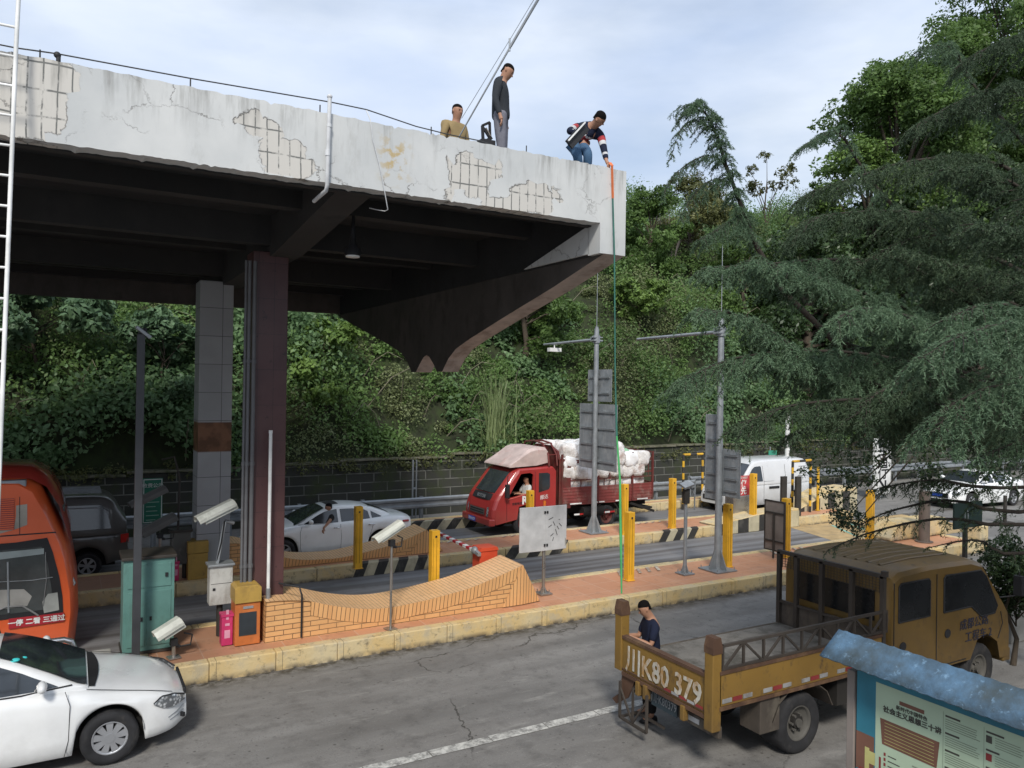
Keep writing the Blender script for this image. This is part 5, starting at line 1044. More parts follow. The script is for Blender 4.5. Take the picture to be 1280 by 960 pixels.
# cab: side profile lofted with slight plan taper
cabp = [(XT+.02, .40), (XT-.02, .62), (XT+.0, .85), (XT+.10, 1.12), (XT+.20, 1.28), (XT+.78, 1.98), (XT+.95, 2.06), (XT+2.15, 2.10), (XT+2.25, 2.0), (XT+2.25, .55), (XT+1.66, .55), (XT+1.55, .86), (XT+1.25, .97), (XT+.92, .90), (XT+.74, .52)]
mb = MB(); rows = []
for dy, k in ((0, .05), (.06, .012), (.22, 0), (TW-.22, 0), (TW-.06, .012), (TW, .05)):
    rows.append([(x+(k*2.4 if x < XT+.9 and dy in (0, TW) else (k*2 if x < XT+.9 else 0)), YT+dy, z-(k*1.2 if z > 1.9 else 0)) for x, z in cabp])
mb.grid(rows, close=True, sm=False); mb.add(rows[0], [tuple(range(len(cabp)))]); mb.add(rows[-1], [tuple(range(len(cabp)))[::-1]])
cab = mb.build('cab', m_rtr, t, off=O, bevel=.025)
sdp = lambda poly, d0, d1: MB().prism(poly, YT-d1, YT-d0)
win_ = [(XT+.52, 1.17), (XT+1.30, 1.30), (XT+1.42, 1.36), (XT+1.42, 1.86), (XT+1.30, 1.92), (XT+.98, 1.90)]
def cutter(mb, tgt):
    c = mb.build('cut', m_under, None); b = tgt.modifiers.new('b', 'BOOLEAN'); b.operation = 'DIFFERENCE'; b.solver = 'EXACT'; b.object = c
    tgt.location = O; tgt.parent = None; bpy.context.view_layer.update(); me = bpy.data.meshes.new_from_object(tgt.evaluated_get(bpy.context.evaluated_depsgraph_get())); tgt.modifiers.remove(b)
    for m_ in list(tgt.modifiers): tgt.modifiers.remove(m_)
    tgt.data = me; tgt.parent = t; tgt.location = (0, 0, 0); bpy.data.objects.remove(c)
cutter(MB().prism([(XT+.45, 1.0), (XT+.30, 1.22), (XT+.86, 1.94), (XT+2.0, 1.97), (XT+2.0, .8)], YT+.07, YT+TW-.07), cab)
cutter(MB().prism(win_, YT-.1, YT+.12), cab)
MB().prism([(XT+.46, 1.01), (XT+.34, 1.21), (XT+.88, 1.93), (XT+1.99, 1.96), (XT+1.99, .81)], YT+TW-.10, YT+TW-.08).build('inner_trim', m_under, cab, off=O)
MB().box(XT+1.65, XT+1.95, YT+.1, YT+TW-.1, .82, 1.75).build('seat', m_black, t, off=O, bevel=.03)
MB().tube([(XT+.85+.04*math.cos(a), YT+.5+.19*math.sin(a), 1.28+.17*math.cos(a)) for a in np.linspace(0, 6.283, 16)], .013, 6).build('steering_wheel', m_black, t, off=O)
sdp([(XT+1.62, 1.30), (XT+1.98, 1.38), (XT+2.03, 1.45), (XT+2.02, 1.86), (XT+1.93, 1.90), (XT+1.62, 1.90)], -.0, .006).build('rear_quarter_window', m_glass, cab, off=O)
mb = MB(); f = lambda x, z: (x, YT-.004, z)
mb.tube([f(XT+.49, 1.12), f(XT+.5, .5)], .006, 4).tube([f(XT+1.48, 1.95), f(XT+1.5, 1.0), f(XT+1.5, .56)], .006, 4).build('door_seam', m_black, cab, off=O)
MB().beam((XT+.53, YT-.012, 1.145), (XT+1.42, YT-.012, 1.33), .01, .03).build('sill_trim', M('light_red', (.55, .12, .1), .4), cab, off=O)
# windshield on the sloped front, black lower band, grille, lamps
def slope(u, z): # u 0..1 across, z height -> point on front face
    x = np.interp(z, [.4, .62, .85, 1.12, 1.28, 1.98], [XT+.02, XT-.02, XT, XT+.10, XT+.20, XT+.78])+.10*abs(2*u-1)**3; return (x, YT+.06+u*(TW-.12), z)
def fgrid(za, zb, ua, ub, off, m, name, par=None, nu=9, nz=4):
    nrm = np.array([-.77, 0, .64]) if zb > 1.3 else np.array([-1, 0, .1])
    rows = [[tuple(np.array(slope(u, z))+nrm*off) for u in np.linspace(ua, ub, nu)] for z in np.linspace(za, zb, nz)]; return MB().grid(rows).build(name, m, par or cab, off=O, fix=False)
fgrid(1.30, 1.92, .03, .97, .03, m_glass, 'windshield'); fgrid(1.10, 1.295, .05, .95, .032, m_black, 'cowl_panel')
gl = fgrid(.66, .84, .22, .78, .045, M('grille_grey', (.16, .15, .14), .4, .5), 'grille'); fgrid(.70, .73, .25, .75, .055, m_black, 'grille_slot', gl); fgrid(.77, .80, .25, .75, .055, m_black, 'grille_slot', gl)
for ua, ub in ((.0, .16), (.84, 1.0)): fgrid(.62, .90, ua, ub, .05, m_lamp, 'headlight', nu=5)
text('FOTON', .15, (XT+.045, YT+.06+TW*.42, 1.155), (0, -1, 0), (.3, 0, .9), m_galv, cab, off=O, bold=.004)
MB().box(XT-.10, XT+.12, YT-.0, YT+TW, .36, .58).build('bumper', m_rtr, t, off=O, bevel=.04); o = MB().box(XT-.118, XT-.105, YT+.9, YT+1.35, .40, .54).build('number_plate', m_plate_blue, t, off=O)
text('川E 52Z7', .11, (XT-.12, YT+1.13, .43), (0, -1, 0), (0, 0, 1), m_white, o, off=O)
MB().tube([(XT+.42, YT-.0, 1.22), (XT+.40, YT-.14, 1.30), (XT+.42, YT-.16, 1.75), (XT+.52, YT+.0, 1.85)], .014, 6).box(XT+.36, XT+.48, YT-.2, YT-.10, 1.22, 1.62).build('wing_mirror', m_black, t, off=O, bevel=.02)
# roof fairing
fp = [(XT+.62, 2.09), (XT+.66, 2.16), (XT+1.35, 2.62), (XT+1.55, 2.68), (XT+1.95, 2.68), (XT+2.0, 2.62), (XT+2.0, 2.22), (XT+1.6, 2.13)]
mb = MB(); rows = [[(x, YT+dy, 2.1+(z-2.1)*k) for x, z in fp] for dy, k in ((.10, .86), (.22, 1), (TW-.22, 1), (TW-.10, .86))]; mb.grid(rows, close=True, sm=False); mb.add(rows[0], [tuple(range(len(fp)))]); mb.add(rows[-1], [tuple(range(len(fp)))[::-1]])
mb.build('roof_fairing', M('faded_fairing', (.50, .40, .37), .6, dirt=(.40, .16, .14), dirt_amt=.35), t, off=O, bevel=.03)
text('R', .34, (XT+1.12, YT-.006, .98), (1, 0, 0), (0, 0, 1), m_white, cab, name='door_letter', off=O, bold=.012); text('顺达', .15, (XT+1.82, YT-.006, 1.10), (1, 0, .12), (0, 0, 1), m_white, cab, off=O); text('限载物流', .09, (XT+.85, YT-.006, .97), (1, 0, .05), (0, 0, 1), m_black, cab, off=O)
# headboard arch behind cab
mb = MB(); hb_ = XT+2.34
mb.prism([(YT-.02, .75), (YT-.02, 2.25), (YT+.12, 2.55), (YT+.5, 2.70), (YT+TW-.5, 2.70), (YT+TW-.12, 2.55), (YT+TW+.02, 2.25), (YT+TW+.02, .75)], hb_, hb_+.08, 'x'); mb.box(hb_-.0, hb_+.45, YT-.04, YT+.02, .75, 2.30).build('headboard', m_rdk, t, off=O)
mb = MB(); pts = [(YT-.0, 2.1), (YT+.06, 2.45), (YT+.4, 2.78), (YT+TW/2, 2.84), (YT+TW-.4, 2.78), (YT+TW-.06, 2.45), (YT+TW, 2.1)]
mb.tube([(hb_-.35, a, b_) for a, b_ in pts], .03, 6).tube([(hb_-.05, a, b_) for a, b_ in pts], .03, 6)
for a, b_ in pts[1:-1]: mb.beam((hb_-.35, a, b_), (hb_+.0, a, b_), .03)
mb.build('arch_rack', m_rdk, t, off=O); mb = MB()
for a in np.linspace(YT+.3, YT+TW-.3, 7): mb.ell((hb_-.36, a, 2.62), (.03, .05, .05), 8, 5)
mb.build('rack_ornament', M('pale_red', (.4, .2, .18), .6), t, off=O)
# bed
XB0 = XT+2.45; XB1 = 17.12
mb = MB().box(XB0, XB1, YT-.03, YT+TW+.03, .83, .95); mb.build('bed_floor', m_rbed, t, off=O)
for yy, nm in ((YT-.05, 'side_board'), (YT+TW+.0, 'side_board')):
    mb = MB().box(XB0, XB1, yy, yy+.04, .90, 1.40)
    for z in (.98, 1.08, 1.18, 1.28, 1.38): mb.box(XB0, XB1, yy-.015, yy+.055, z-.018, z+.018)
    sb = mb.build(nm, m_rbed, t, off=O)
    for k in range(4): xa = XB0+.3+k*.9; MB().box(xa, xa+.45, yy-.02, yy-.016, .86, .90).build('reflective_tape', m_white, sb, off=O)
mb = MB()
for z in (1.62, 1.78, 2.18, 2.24): mb.beam((XB0, YT-.02, z), (XB1, YT-.02, z), .04, .045 if z != 1.62 else .03); mb.beam((XB0, YT+TW, z), (XB1, YT+TW, z), .04)
for x in np.arange(XB0+.05, XB1, .23): mb.beam((x, YT-.02, 1.40 if int(x*7) % 3 == 0 else 1.62), (x, YT-.02, 2.24), .022); mb.beam((x, YT+TW, 1.4), (x, YT+TW, 2.24), .022)
for x in (XB0, XB0+1.4, XB0+2.8, XB1-.03): mb.beam((x, YT-.04, .85), (x, YT-.04, 2.45), .06); mb.beam((x, YT+TW+.02, .85), (x, YT+TW+.02, 2.45), .06)
mb.beam((XB1, YT, 2.42), (XB1, YT+TW, 2.42), .05); mb.beam((XB1, YT, 1.4), (XB1, YT+TW, 1.4), .05)
mb.build('stake_sides', m_rdk, t, off=O)
MB().box(XB0, XB1, YT+.35, YT+.47, .62, .82).box(XB0, XB1, YT+TW-.47, YT+TW-.35, .62, .82).box(XT+.6, XB1-.4, YT+.5, YT+TW-.5, .5, .62).cyl((XT+3.3, YT+.1, .58), (XT+4.1, YT+.1, .58), .17).build('chassis', m_under, t, off=O)
mb = MB(); 
for k in range(8): mb.box(XB0+.5+k*.2, XB0+.7+k*.2, YT-.03, YT-.01, .50, .55, k % 2)
mb.build('side_guard', [m_white, m_red_lens], t, off=O)
mb = MB().box(XB1-.35, XB1+.1, YT+.1, YT+TW-.1, .5, .56).beam((XB1-.9, YT+.05, .75), (XB1+.1, YT+.02, .42), .08).build('rear_guard', m_under, t, off=O)
for s, y_ in ((-1, YT+.03), (1, YT+TW-.03)):
    wheel(t, XT+1.16-O[0], y_-O[1], .37, .2, s, m_rdk, plain=True); wheel(t, 15.25-O[0], y_-O[1], .37, .34, s, m_rdk, plain=True)
    n = 10; MB().tube([(15.25+.48*math.cos(math.pi*i/n), y_, .42+.46*math.sin(math.pi*i/n)) for i in range(n+1)], .03, 5).build('mudguard', m_under, t, off=O)
# the load: sacks
def sack_mat(nm, c, c2): 
    g = NG(nm); n = g.noise(5, 7, .7); g.bump(g.noise(11, 8, .7), .9, .06); cc = g.mix(g.ramp(n, .4, .65), c, c2); return g.fin(g.mix(g.ramp(g.noise(1.6, 3), .58, .66, 0, .5), cc, (.40, .24, .19)), .6)
m_sack = sack_mat('white_sack', (.80, .78, .76), (.52, .48, .44)); m_sackg = M('green_sack', (.22, .4, .25), .6); m_clear = M('white_film', (.78, .78, .78), .35, bump=.8, bscale=18)
def blob(c, r, seed, n=18, m=12, amp=.22, pw=.7):
    rg = np.random.default_rng(seed); ph = rg.uniform(0, 6, 9); rows = []
    for i in range(m+1):
        th = math.pi*i/m-math.pi/2; row = []
        for k in range(n):
            a = 2*math.pi*k/n; d = 1+amp*(.5*math.sin(3*a+ph[0])*math.cos(2*th+ph[1])+.35*math.sin(5*a+ph[2]+3*th)+.3*math.sin(8*a+ph[3])*math.cos(6*th+ph[4])); d *= (1 if abs(th) < 1.5 else 1)
            cx, sx_ = math.cos(th), math.sin(th); row.append((c[0]+r[0]*d*np.sign(math.cos(a))*abs(math.cos(a))**pw*cx**pw, c[1]+r[1]*d*np.sign(math.sin(a))*abs(math.sin(a))**pw*cx**pw, c[2]+r[2]*d*sx_))
        rows.append(row)
    return rows
rg = random.Random(3); sk0 = None; n_s = 0
protos = []
for i in range(5):
    mb = MB(); mb.grid(blob((0, 0, 0), (.285, .30, .24), i, 28, 16, .13, .38), close=True); me = mb
    protos.append(mb)
spots = []
for lay_, z in enumerate((1.14, 1.48, 1.84, 2.20, 2.52)):
    x = XB0+.28
    while x < XB1-.25:
        for yy in ((YT+.33 if z < 1.5 else YT+.19), YT+.80, YT+1.35):
            if (lay_ < 2 and yy > YT+1.2): continue
            if lay_ == 0 and yy > YT+.5: continue
            top = 2.55 if (x < XT+4.4 and rg.random() < .8) or rg.random() < .35 else 2.25
            if z <= top+.01: spots.append((x+rg.uniform(-.06, .06), yy+rg.uniform(-.04, .04), z+rg.uniform(-.05, .06)))
        x += rg.uniform(.44, .52)
base_sacks = []
for i, s_ in enumerate(spots):
    if i < 5: o = protos[i].build('sack', m_sack if i != 2 else m_clear); base_sacks.append(o)
    else: o = base_sacks[i % 5].copy(); COL.objects.link(o)
    o.location = s_; o.rotation_euler = (rg.uniform(-.08, .08), rg.uniform(-.08, .08), rg.uniform(-.12, .12)+math.pi/2*rg.randint(0, 3)); tag(o, 'dirty white plastic sack packed in the red truck bed', 'sack', 'sacks loaded on the red truck')
    k_ = rg.uniform(.92, 1.04); o.scale = (k_, k_, k_*1.05)
o = MB().grid(blob((0, 0, 0), (.30, .26, .14), 30), close=True).build('green_sack', m_sackg, loc=(XB1-1.1, YT+.35, 2.42)); tag(o, 'pale green sack on top at the rear of the red truck load', 'sack', 'sacks loaded on the red truck')
o = MB().grid(blob((0, 0, 0), (.95, .55, .25), 31, 30, 16, .3), close=True).build('plastic_film_bundle', m_clear, loc=(XT+4.0, YT+.75, 2.58)); tag(o, 'big bundle of crumpled bright white film heaped behind the red truck cab', 'bundle')

# ---- yellow truck
m_yt = paint('yellow_truck_paint', (.145, .085, .017), (.035, .026, .018), .75, .5, .2, .3, 1.6); m_ybed = paint('rusty_yellow_paint', (.21, .12, .022), (.045, .03, .02), .9, .65, 0, .3, 1.2); m_dirt = M('dirty_bed_steel', (.075, .062, .05), .8, .1, dirt=(.16, .14, .11), dirt_amt=.5)  # cab yellow lowered to put the truck's shade into the colour, plus grime
m_rust = M('rusty_steel', (.10, .055, .035), .8, .2, dirt=(.2, .12, .06), dirt_amt=.5)
t = thing('yellow_truck', 'rusty yellow double cab tipper truck parked at the right with lattice side rails', 'truck', (9.6, 7.45, 0)); O = (9.6, 7.45, 0)
Y0 = 6.5; Y1 = 8.3; XR = 6.5; XC = 9.72; XF = 12.75
B = lambda *a: MB().box(*a)
# bed
B(XR+.06, XC-.12, Y0+.05, Y1-.05,   .92, .98).build('bed_floor', M('dusty_bed_floor', (.16, .15, .135), .9, dirt=(.07, .065, .055), dirt_amt=.7, bump=.5), t, off=O)
m_tw = M('dull_white_tape', (.3, .3, .3), .6, dirt=(.12, .1, .08), dirt_amt=.5); m_tr = M('dull_red_tape', (.22, .03, .03), .6)
mb = B(XR+.08, XC-.14, Y0, Y0+.05, .90, 1.27)
o = mb.build('side_board', m_ybed, t, off=O, bevel=.008)
mb = MB()
for i, x in enumerate(np.arange(XR+.12, XC-.3, .17)): 
    if i % 4 != 3: MB().box(x, x+.15, Y0-.008, Y0-.002, .935, .985).build('reflective_tape', (m_tw, m_tr)[i % 2], o, off=O)
B(XR+.08, XC-.14, Y0-.012, Y0+.06, 1.272, 1.31).box(XR+.08, XC-.14, Y0-.02, Y0+.06, .86, .898).build('side_rail', m_rust, o, off=O)
mb = B(XR+.08, XC-.14, Y1-.05, Y1, .88, .985); mb.build('far_side_rail', m_dirt, t, off=O, bevel=.008)
# tailgate
zt1, zt0 = 1.22, .78
tg = B(XR, XR+.05, Y0+.14, Y1-.10, zt0, zt1).build('tailgate', m_ybed, t, off=O, bevel=.008)
B(XR-.015, XR+.07, Y0+.14, Y1-.10, zt1, zt1+.04).box(XR-.015, XR+.07, Y0+.14, Y1-.10, zt0-.05, zt0).box(XR-.012, XR, Y0+.14, Y1-.1, zt0+.03, zt0+.045).build('tailgate_rim', m_rust, tg, off=O)
text('川K80 379', .37, (XR-.012, Y1-.18, zt0+.08), (0, -1, 0), (0, 0, 1), M('worn_white_lettering', (.48, .46, .40), .6, dirt=(.35, .2, .07), dirt_amt=.7, dirt_scale=9), tg, align='LEFT', sx=.87, bold=.008, off=O)
mb = MB()
for i, y in enumerate(np.arange(Y0+.18, Y0+.75, .14)): MB().box(XR-.010, XR-.004, y, y+.12, zt0+.035, zt0+.075).build('reflective_tape', (m_tr, m_tw)[i % 2], tg, off=O)
for y in (Y0+.5, Y0+1.2, Y1-.45): B(XR-.04, XR+.04, y-.035, y+.035, zt0-.2, zt0-.02).build('hinge', m_ybed, tg, off=O, bevel=.01)
for y, zl in ((Y0+.06, .62), (Y1-.04, .78)):
    B(XR-.03, XR+.11, y-.06, y+.08, zl, 1.60).prism([(XR-.03, 1.60), (XR+.11, 1.60), (XR+.08, 1.70), (XR, 1.70)], y-.05, y+.07).build('corner_post', m_ybed, t, off=O, bevel=.01)
    MB().prism([(XR-.035, 1.52), (XR+.115, 1.52), (XR+.115, 1.60), (XR+.085, 1.71), (XR-.005, 1.71), (XR-.035, 1.60)], y-.065, y+.085).build('rubber_cap', m_rust, t, off=O)
# lattice rails above the sides
def lattice(y, z0, z1, xa, xb, n):
    mb = MB().beam((xa, y, z1), (xb, y, z1), .035).beam((xa, y, z0+.02), (xb, y, z0+.02), .03)
    for i in range(n+1): x = xa+(xb-xa)*i/n; mb.beam((x, y, z0), (x, y, z1), .028)
    for i in range(n):
        x, x2 = xa+(xb-xa)*i/n, xa+(xb-xa)*(i+1)/n; a, b_ = ((x, z0), (x2, z1)) if i % 2 == 0 else ((x, z1), (x2, z0)); mb.beam((a[0], y, a[1]), (b_[0], y, b_[1]), .024)
    mb.build('lattice_rail', M('dark_rail_steel', (.06, .05, .042), .7, .2) if 'dark_rail_steel' not in bpy.data.materials else bpy.data.materials['dark_rail_steel'], t, off=O)
lattice(Y0+.02, 1.31, 1.60, XR+.14, XC-.02, 9)
m_dr = bpy.data.materials['dark_rail_steel']
# headache rack with sheet
mb = MB(); xh = XC-.1
for y in (Y0+.02, Y0+.5, Y0+1.0, Y0+1.45, Y1-.02): mb.beam((xh, y, .95), (xh, y, 2.16), .06)
mb.beam((xh, Y0, 2.16), (xh, Y1, 2.16), .06).beam((xh, Y0, 1.35), (xh, Y1, 1.35), .04)
mb.beam((xh-.0, Y0, 2.16), (xh-.0, Y0, 2.24), .07); mb.build('headboard_rack', m_dr, t, off=O)
B(xh+.03, xh+.04, Y0+.03, Y1-.03, .95, 1.32).build('lower_sheet', M('dusty_sheet', (.11, .09, .07), .8, dirt=(.04, .03, .03), dirt_amt=.6), t, off=O)
mb = MB()
for k in range(34): y = Y0+.05+k*(Y1-Y0-.1)/33; mb.beam((xh+.035, y, 1.90), (xh+.035, y, 2.14), .006)
for k in range(6): z = 1.92+k*.042; mb.beam((xh+.035, Y0+.05, z), (xh+.035, Y1-.05, z), .006)
mb.build('wire_mesh', m_dr, t, off=O)
# double cab lofted across Y
cp_ = [(XC, .62), (XC, 2.08), (XC+.05, 2.22), (XC+.18, 2.30), (XC+.9, 2.335), (XC+1.9, 2.31), (XC+2.22, 2.22), (XC+2.42, 2.05), (XC+2.86, 1.42), (XC+2.98, 1.25), (XC+3.03, .95), (XC+3.03, .50), (XC+2.78, .50), (XC+2.70, .80), (XC+2.42, .98), (XC+2.1, .92), (XC+1.92, .62)]
rows = []
for y, kz, kx in ((Y0, .11, .06), (Y0+.05, .05, .03), (Y0+.16, .015, .01), (Y0+.45, 0, 0), (Y1-.45, 0, 0), (Y1-.16, .015, .01), (Y1-.05, .05, .03), (Y1, .11, .06)):
    rows.append([(x-(kx if x > XC+2.3 else 0)+(kx*.3 if x < XC+.3 else 0), y, z-(kz if z > 2.0 else 0)) for x, z in cp_])
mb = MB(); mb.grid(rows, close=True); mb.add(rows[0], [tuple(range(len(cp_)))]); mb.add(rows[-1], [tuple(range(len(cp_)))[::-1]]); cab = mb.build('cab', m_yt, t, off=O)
md = cab.modifiers.new('es', 'EDGE_SPLIT'); md.split_angle = R(28)
mb = MB()
for y in np.linspace(Y0+.35, Y1-.35, 7): mb.grid([[(x, y+dy, np.interp(x, [XC+.2, XC+.9, XC+1.9], [2.302, 2.337, 2.312])+dz) for dy, dz in ((-.03, 0), (-.012, .014), (.012, .014), (.03, 0))] for x in np.linspace(XC+.22, XC+1.85, 8)])
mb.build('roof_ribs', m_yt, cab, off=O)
m_tgl = M('dull_truck_glass', (.012, .013, .014), .25, spec=.3)
B(XC-.012, XC-.001, Y0+.25, Y1-.25, 1.48, 1.95).build('rear_window', m_tgl, cab, off=O, bevel=.003)
def cabwin(poly, name='side_window', y=Y0): return MB().prism(poly, y-.010, y-.001).build(name, m_tgl, cab, off=O, bevel=.003)
w1_ = [(XC+.16, 1.50), (XC+.88, 1.50), (XC+.88, 2.05), (XC+.84, 2.09), (XC+.2, 2.09), (XC+.16, 2.05)]
w2_ = [(XC+1.22, 1.50), (XC+1.92, 1.50), (XC+2.18, 1.30), (XC+2.55, 1.30), (XC+2.62, 1.42), (XC+2.30, 1.95), (XC+2.16, 2.07), (XC+1.26, 2.09), (XC+1.22, 2.05)]
cabwin(w1_); cabwin(w2_)
mb = MB(); f = lambda x, z: (x, Y0-.004, z)
for wv in (w1_, w2_): mb.tube([f(*p) for p in wv]+[f(*wv[0])], .014, 5)
mb.build('window_rubber', m_black, cab, off=O)
MB().tube([f(XC+.06, .66), f(XC+.05, 2.12)], .007, 4).tube([f(XC+1.04, 2.14), f(XC+1.05, .66)], .007, 4).tube([f(XC+2.72, 1.30), f(XC+2.78, 1.1), f(XC+2.65, .85)], .007, 4).tube([f(XC+.06, .66), f(XC+1.8, .66)], .007, 4).build('door_seam', m_black, cab, off=O)
for x, z in ((XC+.26, 1.12), (XC+1.32, 1.15)): MB().cyl((x, Y0-.012, z), (x, Y0-.001, z), .07, n=14).build('door_handle', m_black, cab, off=O)
for x in (XC+.6,): MB().ell((x+.1, Y0+.1, 1.85), (.1, .02, .16)).build('headrest', m_black, cab, off=O)
m_bl = M('dark_blue_lettering', (.02, .025, .05), .6)
text('成都公路', .19, (XC+2.0, Y0-.008, 1.16), (1, 0, 0), (0, 0, 1), m_bl, cab, off=O); text('工程车 2', .19, (XC+2.12, Y0-.008, .94), (1, 0, 0), (0, 0, 1), m_bl, cab, off=O)
rows = [[(np.interp(z, [1.35, 1.42, 2.05, 2.12], [XC+2.90, XC+2.86, XC+2.42, XC+2.36])+.02, y, z+.01) for y in np.linspace(Y0+.1, Y1-.1, 6)] for z in np.linspace(1.4, 2.06, 4)]; MB().grid(rows).build('windshield', m_glass, cab, off=O, fix=False)
MB().tube([(XC+2.75, Y0, 1.45), (XC+2.95, Y0-.18, 1.5), (XC+2.95, Y0-.18, 1.9)], .012).box(XC+2.9, XC+2.98, Y0-.24, Y0-.12, 1.5, 1.8).build('wing_mirror', m_black, t, off=O)
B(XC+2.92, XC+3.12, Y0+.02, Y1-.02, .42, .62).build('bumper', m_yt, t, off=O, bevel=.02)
# chassis, rear underride bar, plate
B(XR+.35, XF, Y0+.5, Y0+.62, .60, .86).box(XR+.35, XF, Y1-.62, Y1-.5, .60, .86).box(XR+.2, XF-.4, Y0+.3, Y1-.3, .86, .915).cyl((8.05, Y0+.1, .40), (8.05, Y1-.1, .4), .09).box(8.8, 9.5, Y0+.1, Y0+.5, .45, .8).box(XC+.1, XC+1.9, Y0+.12, Y1-.12, .45, .64).build('chassis', m_under, t, off=O)
ub_ = B(XR+.12, XR+.18, Y0+.05, Y1-.05, .50, .64).build('underride_bar', m_dirt, t, off=O, bevel=.008)
for y in (Y0+.45, Y1-.15, Y1-.65): B(XR+.110, XR+.119, y-.09, y+.09, .55, .61).build('reflector', M('dull_reflector', (.5, .5, .5), .4) if 'dull_reflector' not in bpy.data.materials else bpy.data.materials['dull_reflector'], ub_, off=O)
pl_ = B(XR+.085, XR+.10, Y0+.72, Y0+1.20, .50, .72).build('number_plate', M('plate_dull', (.03, .045, .055), .5), t, off=O); text('川·K80379', .145, (XR+.082, Y0+.96, .56), (0, -1, 0), (0, 0, 1), m_galv, pl_, off=O, sx=.75)
mb = MB(); lx = XR-.05; yq = Y1-.12     # folded lattice step under the tail
mb.beam((lx, yq, .66), (lx, yq, .18), .03).beam((lx, yq, .18), (lx, yq-.55, .18), .03).beam((lx, yq-.55, .18), (lx, yq-.55, .66), .03).beam((lx, yq-.27, .2), (lx, yq-.27, .66), .024).beam((lx, yq, .58), (lx, yq-.27, .2), .022).beam((lx, yq-.27, .2), (lx, yq-.55, .58), .022).beam((lx+.3, yq, .18), (lx+.3, yq-.55, .18), .03).beam((lx, yq, .18), (lx+.3, yq, .18), .03)
mb.build('step_frame', m_dr, t, off=O)
MB().prism([(Y1-.08, .78), (Y1-.02, .45), (Y1+.14, .32), (Y1+.05, .28), (Y1-.2, .45), (Y1-.35, .75)], XR+.02, XR+.04, 'x').build('mud_flap', m_rust, t, off=O)
for y_, s in ((Y0+.06, -1), (Y1-.06, 1)):
    wheel(t, 8.05-O[0], y_-O[1], .385, .42, s, m_rust if s > 0 else M('dusty_rim', (.10, .095, .085), .7, .2), plain=True, rim_r=.58); wheel(t, XC+2.35-O[0], y_-O[1], .385, .2, s, bpy.data.materials['dusty_rim'], plain=True, rim_r=.58)
    n = 6; pg_ = [(8.05+.58*math.cos(math.pi*(i+.5)/(n+1)), .42+.50*math.sin(math.pi*(i+.5)/(n+1))) for i in range(n+1)]
    mb = MB(); mb.grid([[(a, y_-.04, b_) for a, b_ in pg_], [(a, y_+(.42 if s < 0 else -.42), b_) for a, b_ in pg_]], sm=False); o = mb.build('mudguard', m_dirt, t, off=O); so_ = o.modifiers.new('s', 'SOLIDIFY'); so_.thickness = .012
B(7.28, 7.62, Y0+.02, Y0+.35, .42, .86).build('side_box', m_dirt, t, off=O, bevel=.01)
# lumps of dirt in the bed
cab.scale = (1, 1, .9); cab.location = (.06, 0, .06)
for o in t.children:
    if o.name.split('.')[0] in ('headboard_rack', 'wire_mesh', 'lower_sheet'): o.scale = (1, 1, .94); o.location = (0, 0, .05)
# ---- information board with blue corrugated roof
bx = PD(1068, 900, 6.6)[0]
A_ = PZ(1036, 806, 2.42); B2 = PZ(1290, 880, 2.42); XBd = 5.62
yA = PX(1067, 840, XBd)[1]; ztop = PX(1067, 840, XBd)[2]
t = thing('notice_board_shelter', 'covered notice board with peeling blue roof and a crowded pale green poster, lower right', 'notice board', (XBd, yA-1.8, 0)); O = (XBd, yA-1.8, 0)
m_bp = M('post_weathered', (.20, .17, .15), .7, dirt=(.1, .06, .04), dirt_amt=.5)
for y in (yA, yA-4.2): B(XBd-.035, XBd+.035, y-.035, y+.035, 0, ztop+.02).build('post', m_bp, t, off=O, bevel=.006)
B(XBd-.02, XBd+.05, yA-4.16, yA-.04, .95, 1.03).build('lower_rail', m_bp, t, off=O)
rp_ = [PX(*p, XBd) for p in ((1034, 806), (1170, 843), (1284, 882))]
# corrugated roof sheet, ridge above the board, leaning both ways
m_broof = NG('blue_roof_sheet'); g = m_broof; n = g.noise(2.6, 8, .7); c = g.mix(g.ramp(n, .42, .6), (.06, .10, .14), (.09, .17, .26)); c = g.mix(g.ramp(g.noise(1.1, 6, .7, g.mapv((1, 1.2, 1), (4, 2, 0))), .45, .6, 0, .75), c, (.05, .062, .06)); c = g.mix(g.ramp(g.noise(14, 5, .7), .58, .68, 0, .5), c, (.22, .36, .5)); g.bump(g.noise(20), .3); m_broof = g.fin(c, .7)
zr_ = ztop+.27; mb = MB(); ys_ = np.linspace(yA+.13, yA-4.4, 120)
mb.grid([[(XBd-.26, y, zr_-.13+.004*math.sin(y*60)), (XBd-.02, y, zr_+.05+.004*math.sin(y*60)), (XBd+.35, y, zr_-.12+.004*math.sin(y*60))] for y in ys_], sm=True)
o = mb.build('roof_sheet', m_broof, t, off=O); so_ = o.modifiers.new('s', 'SOLIDIFY'); so_.thickness = .01
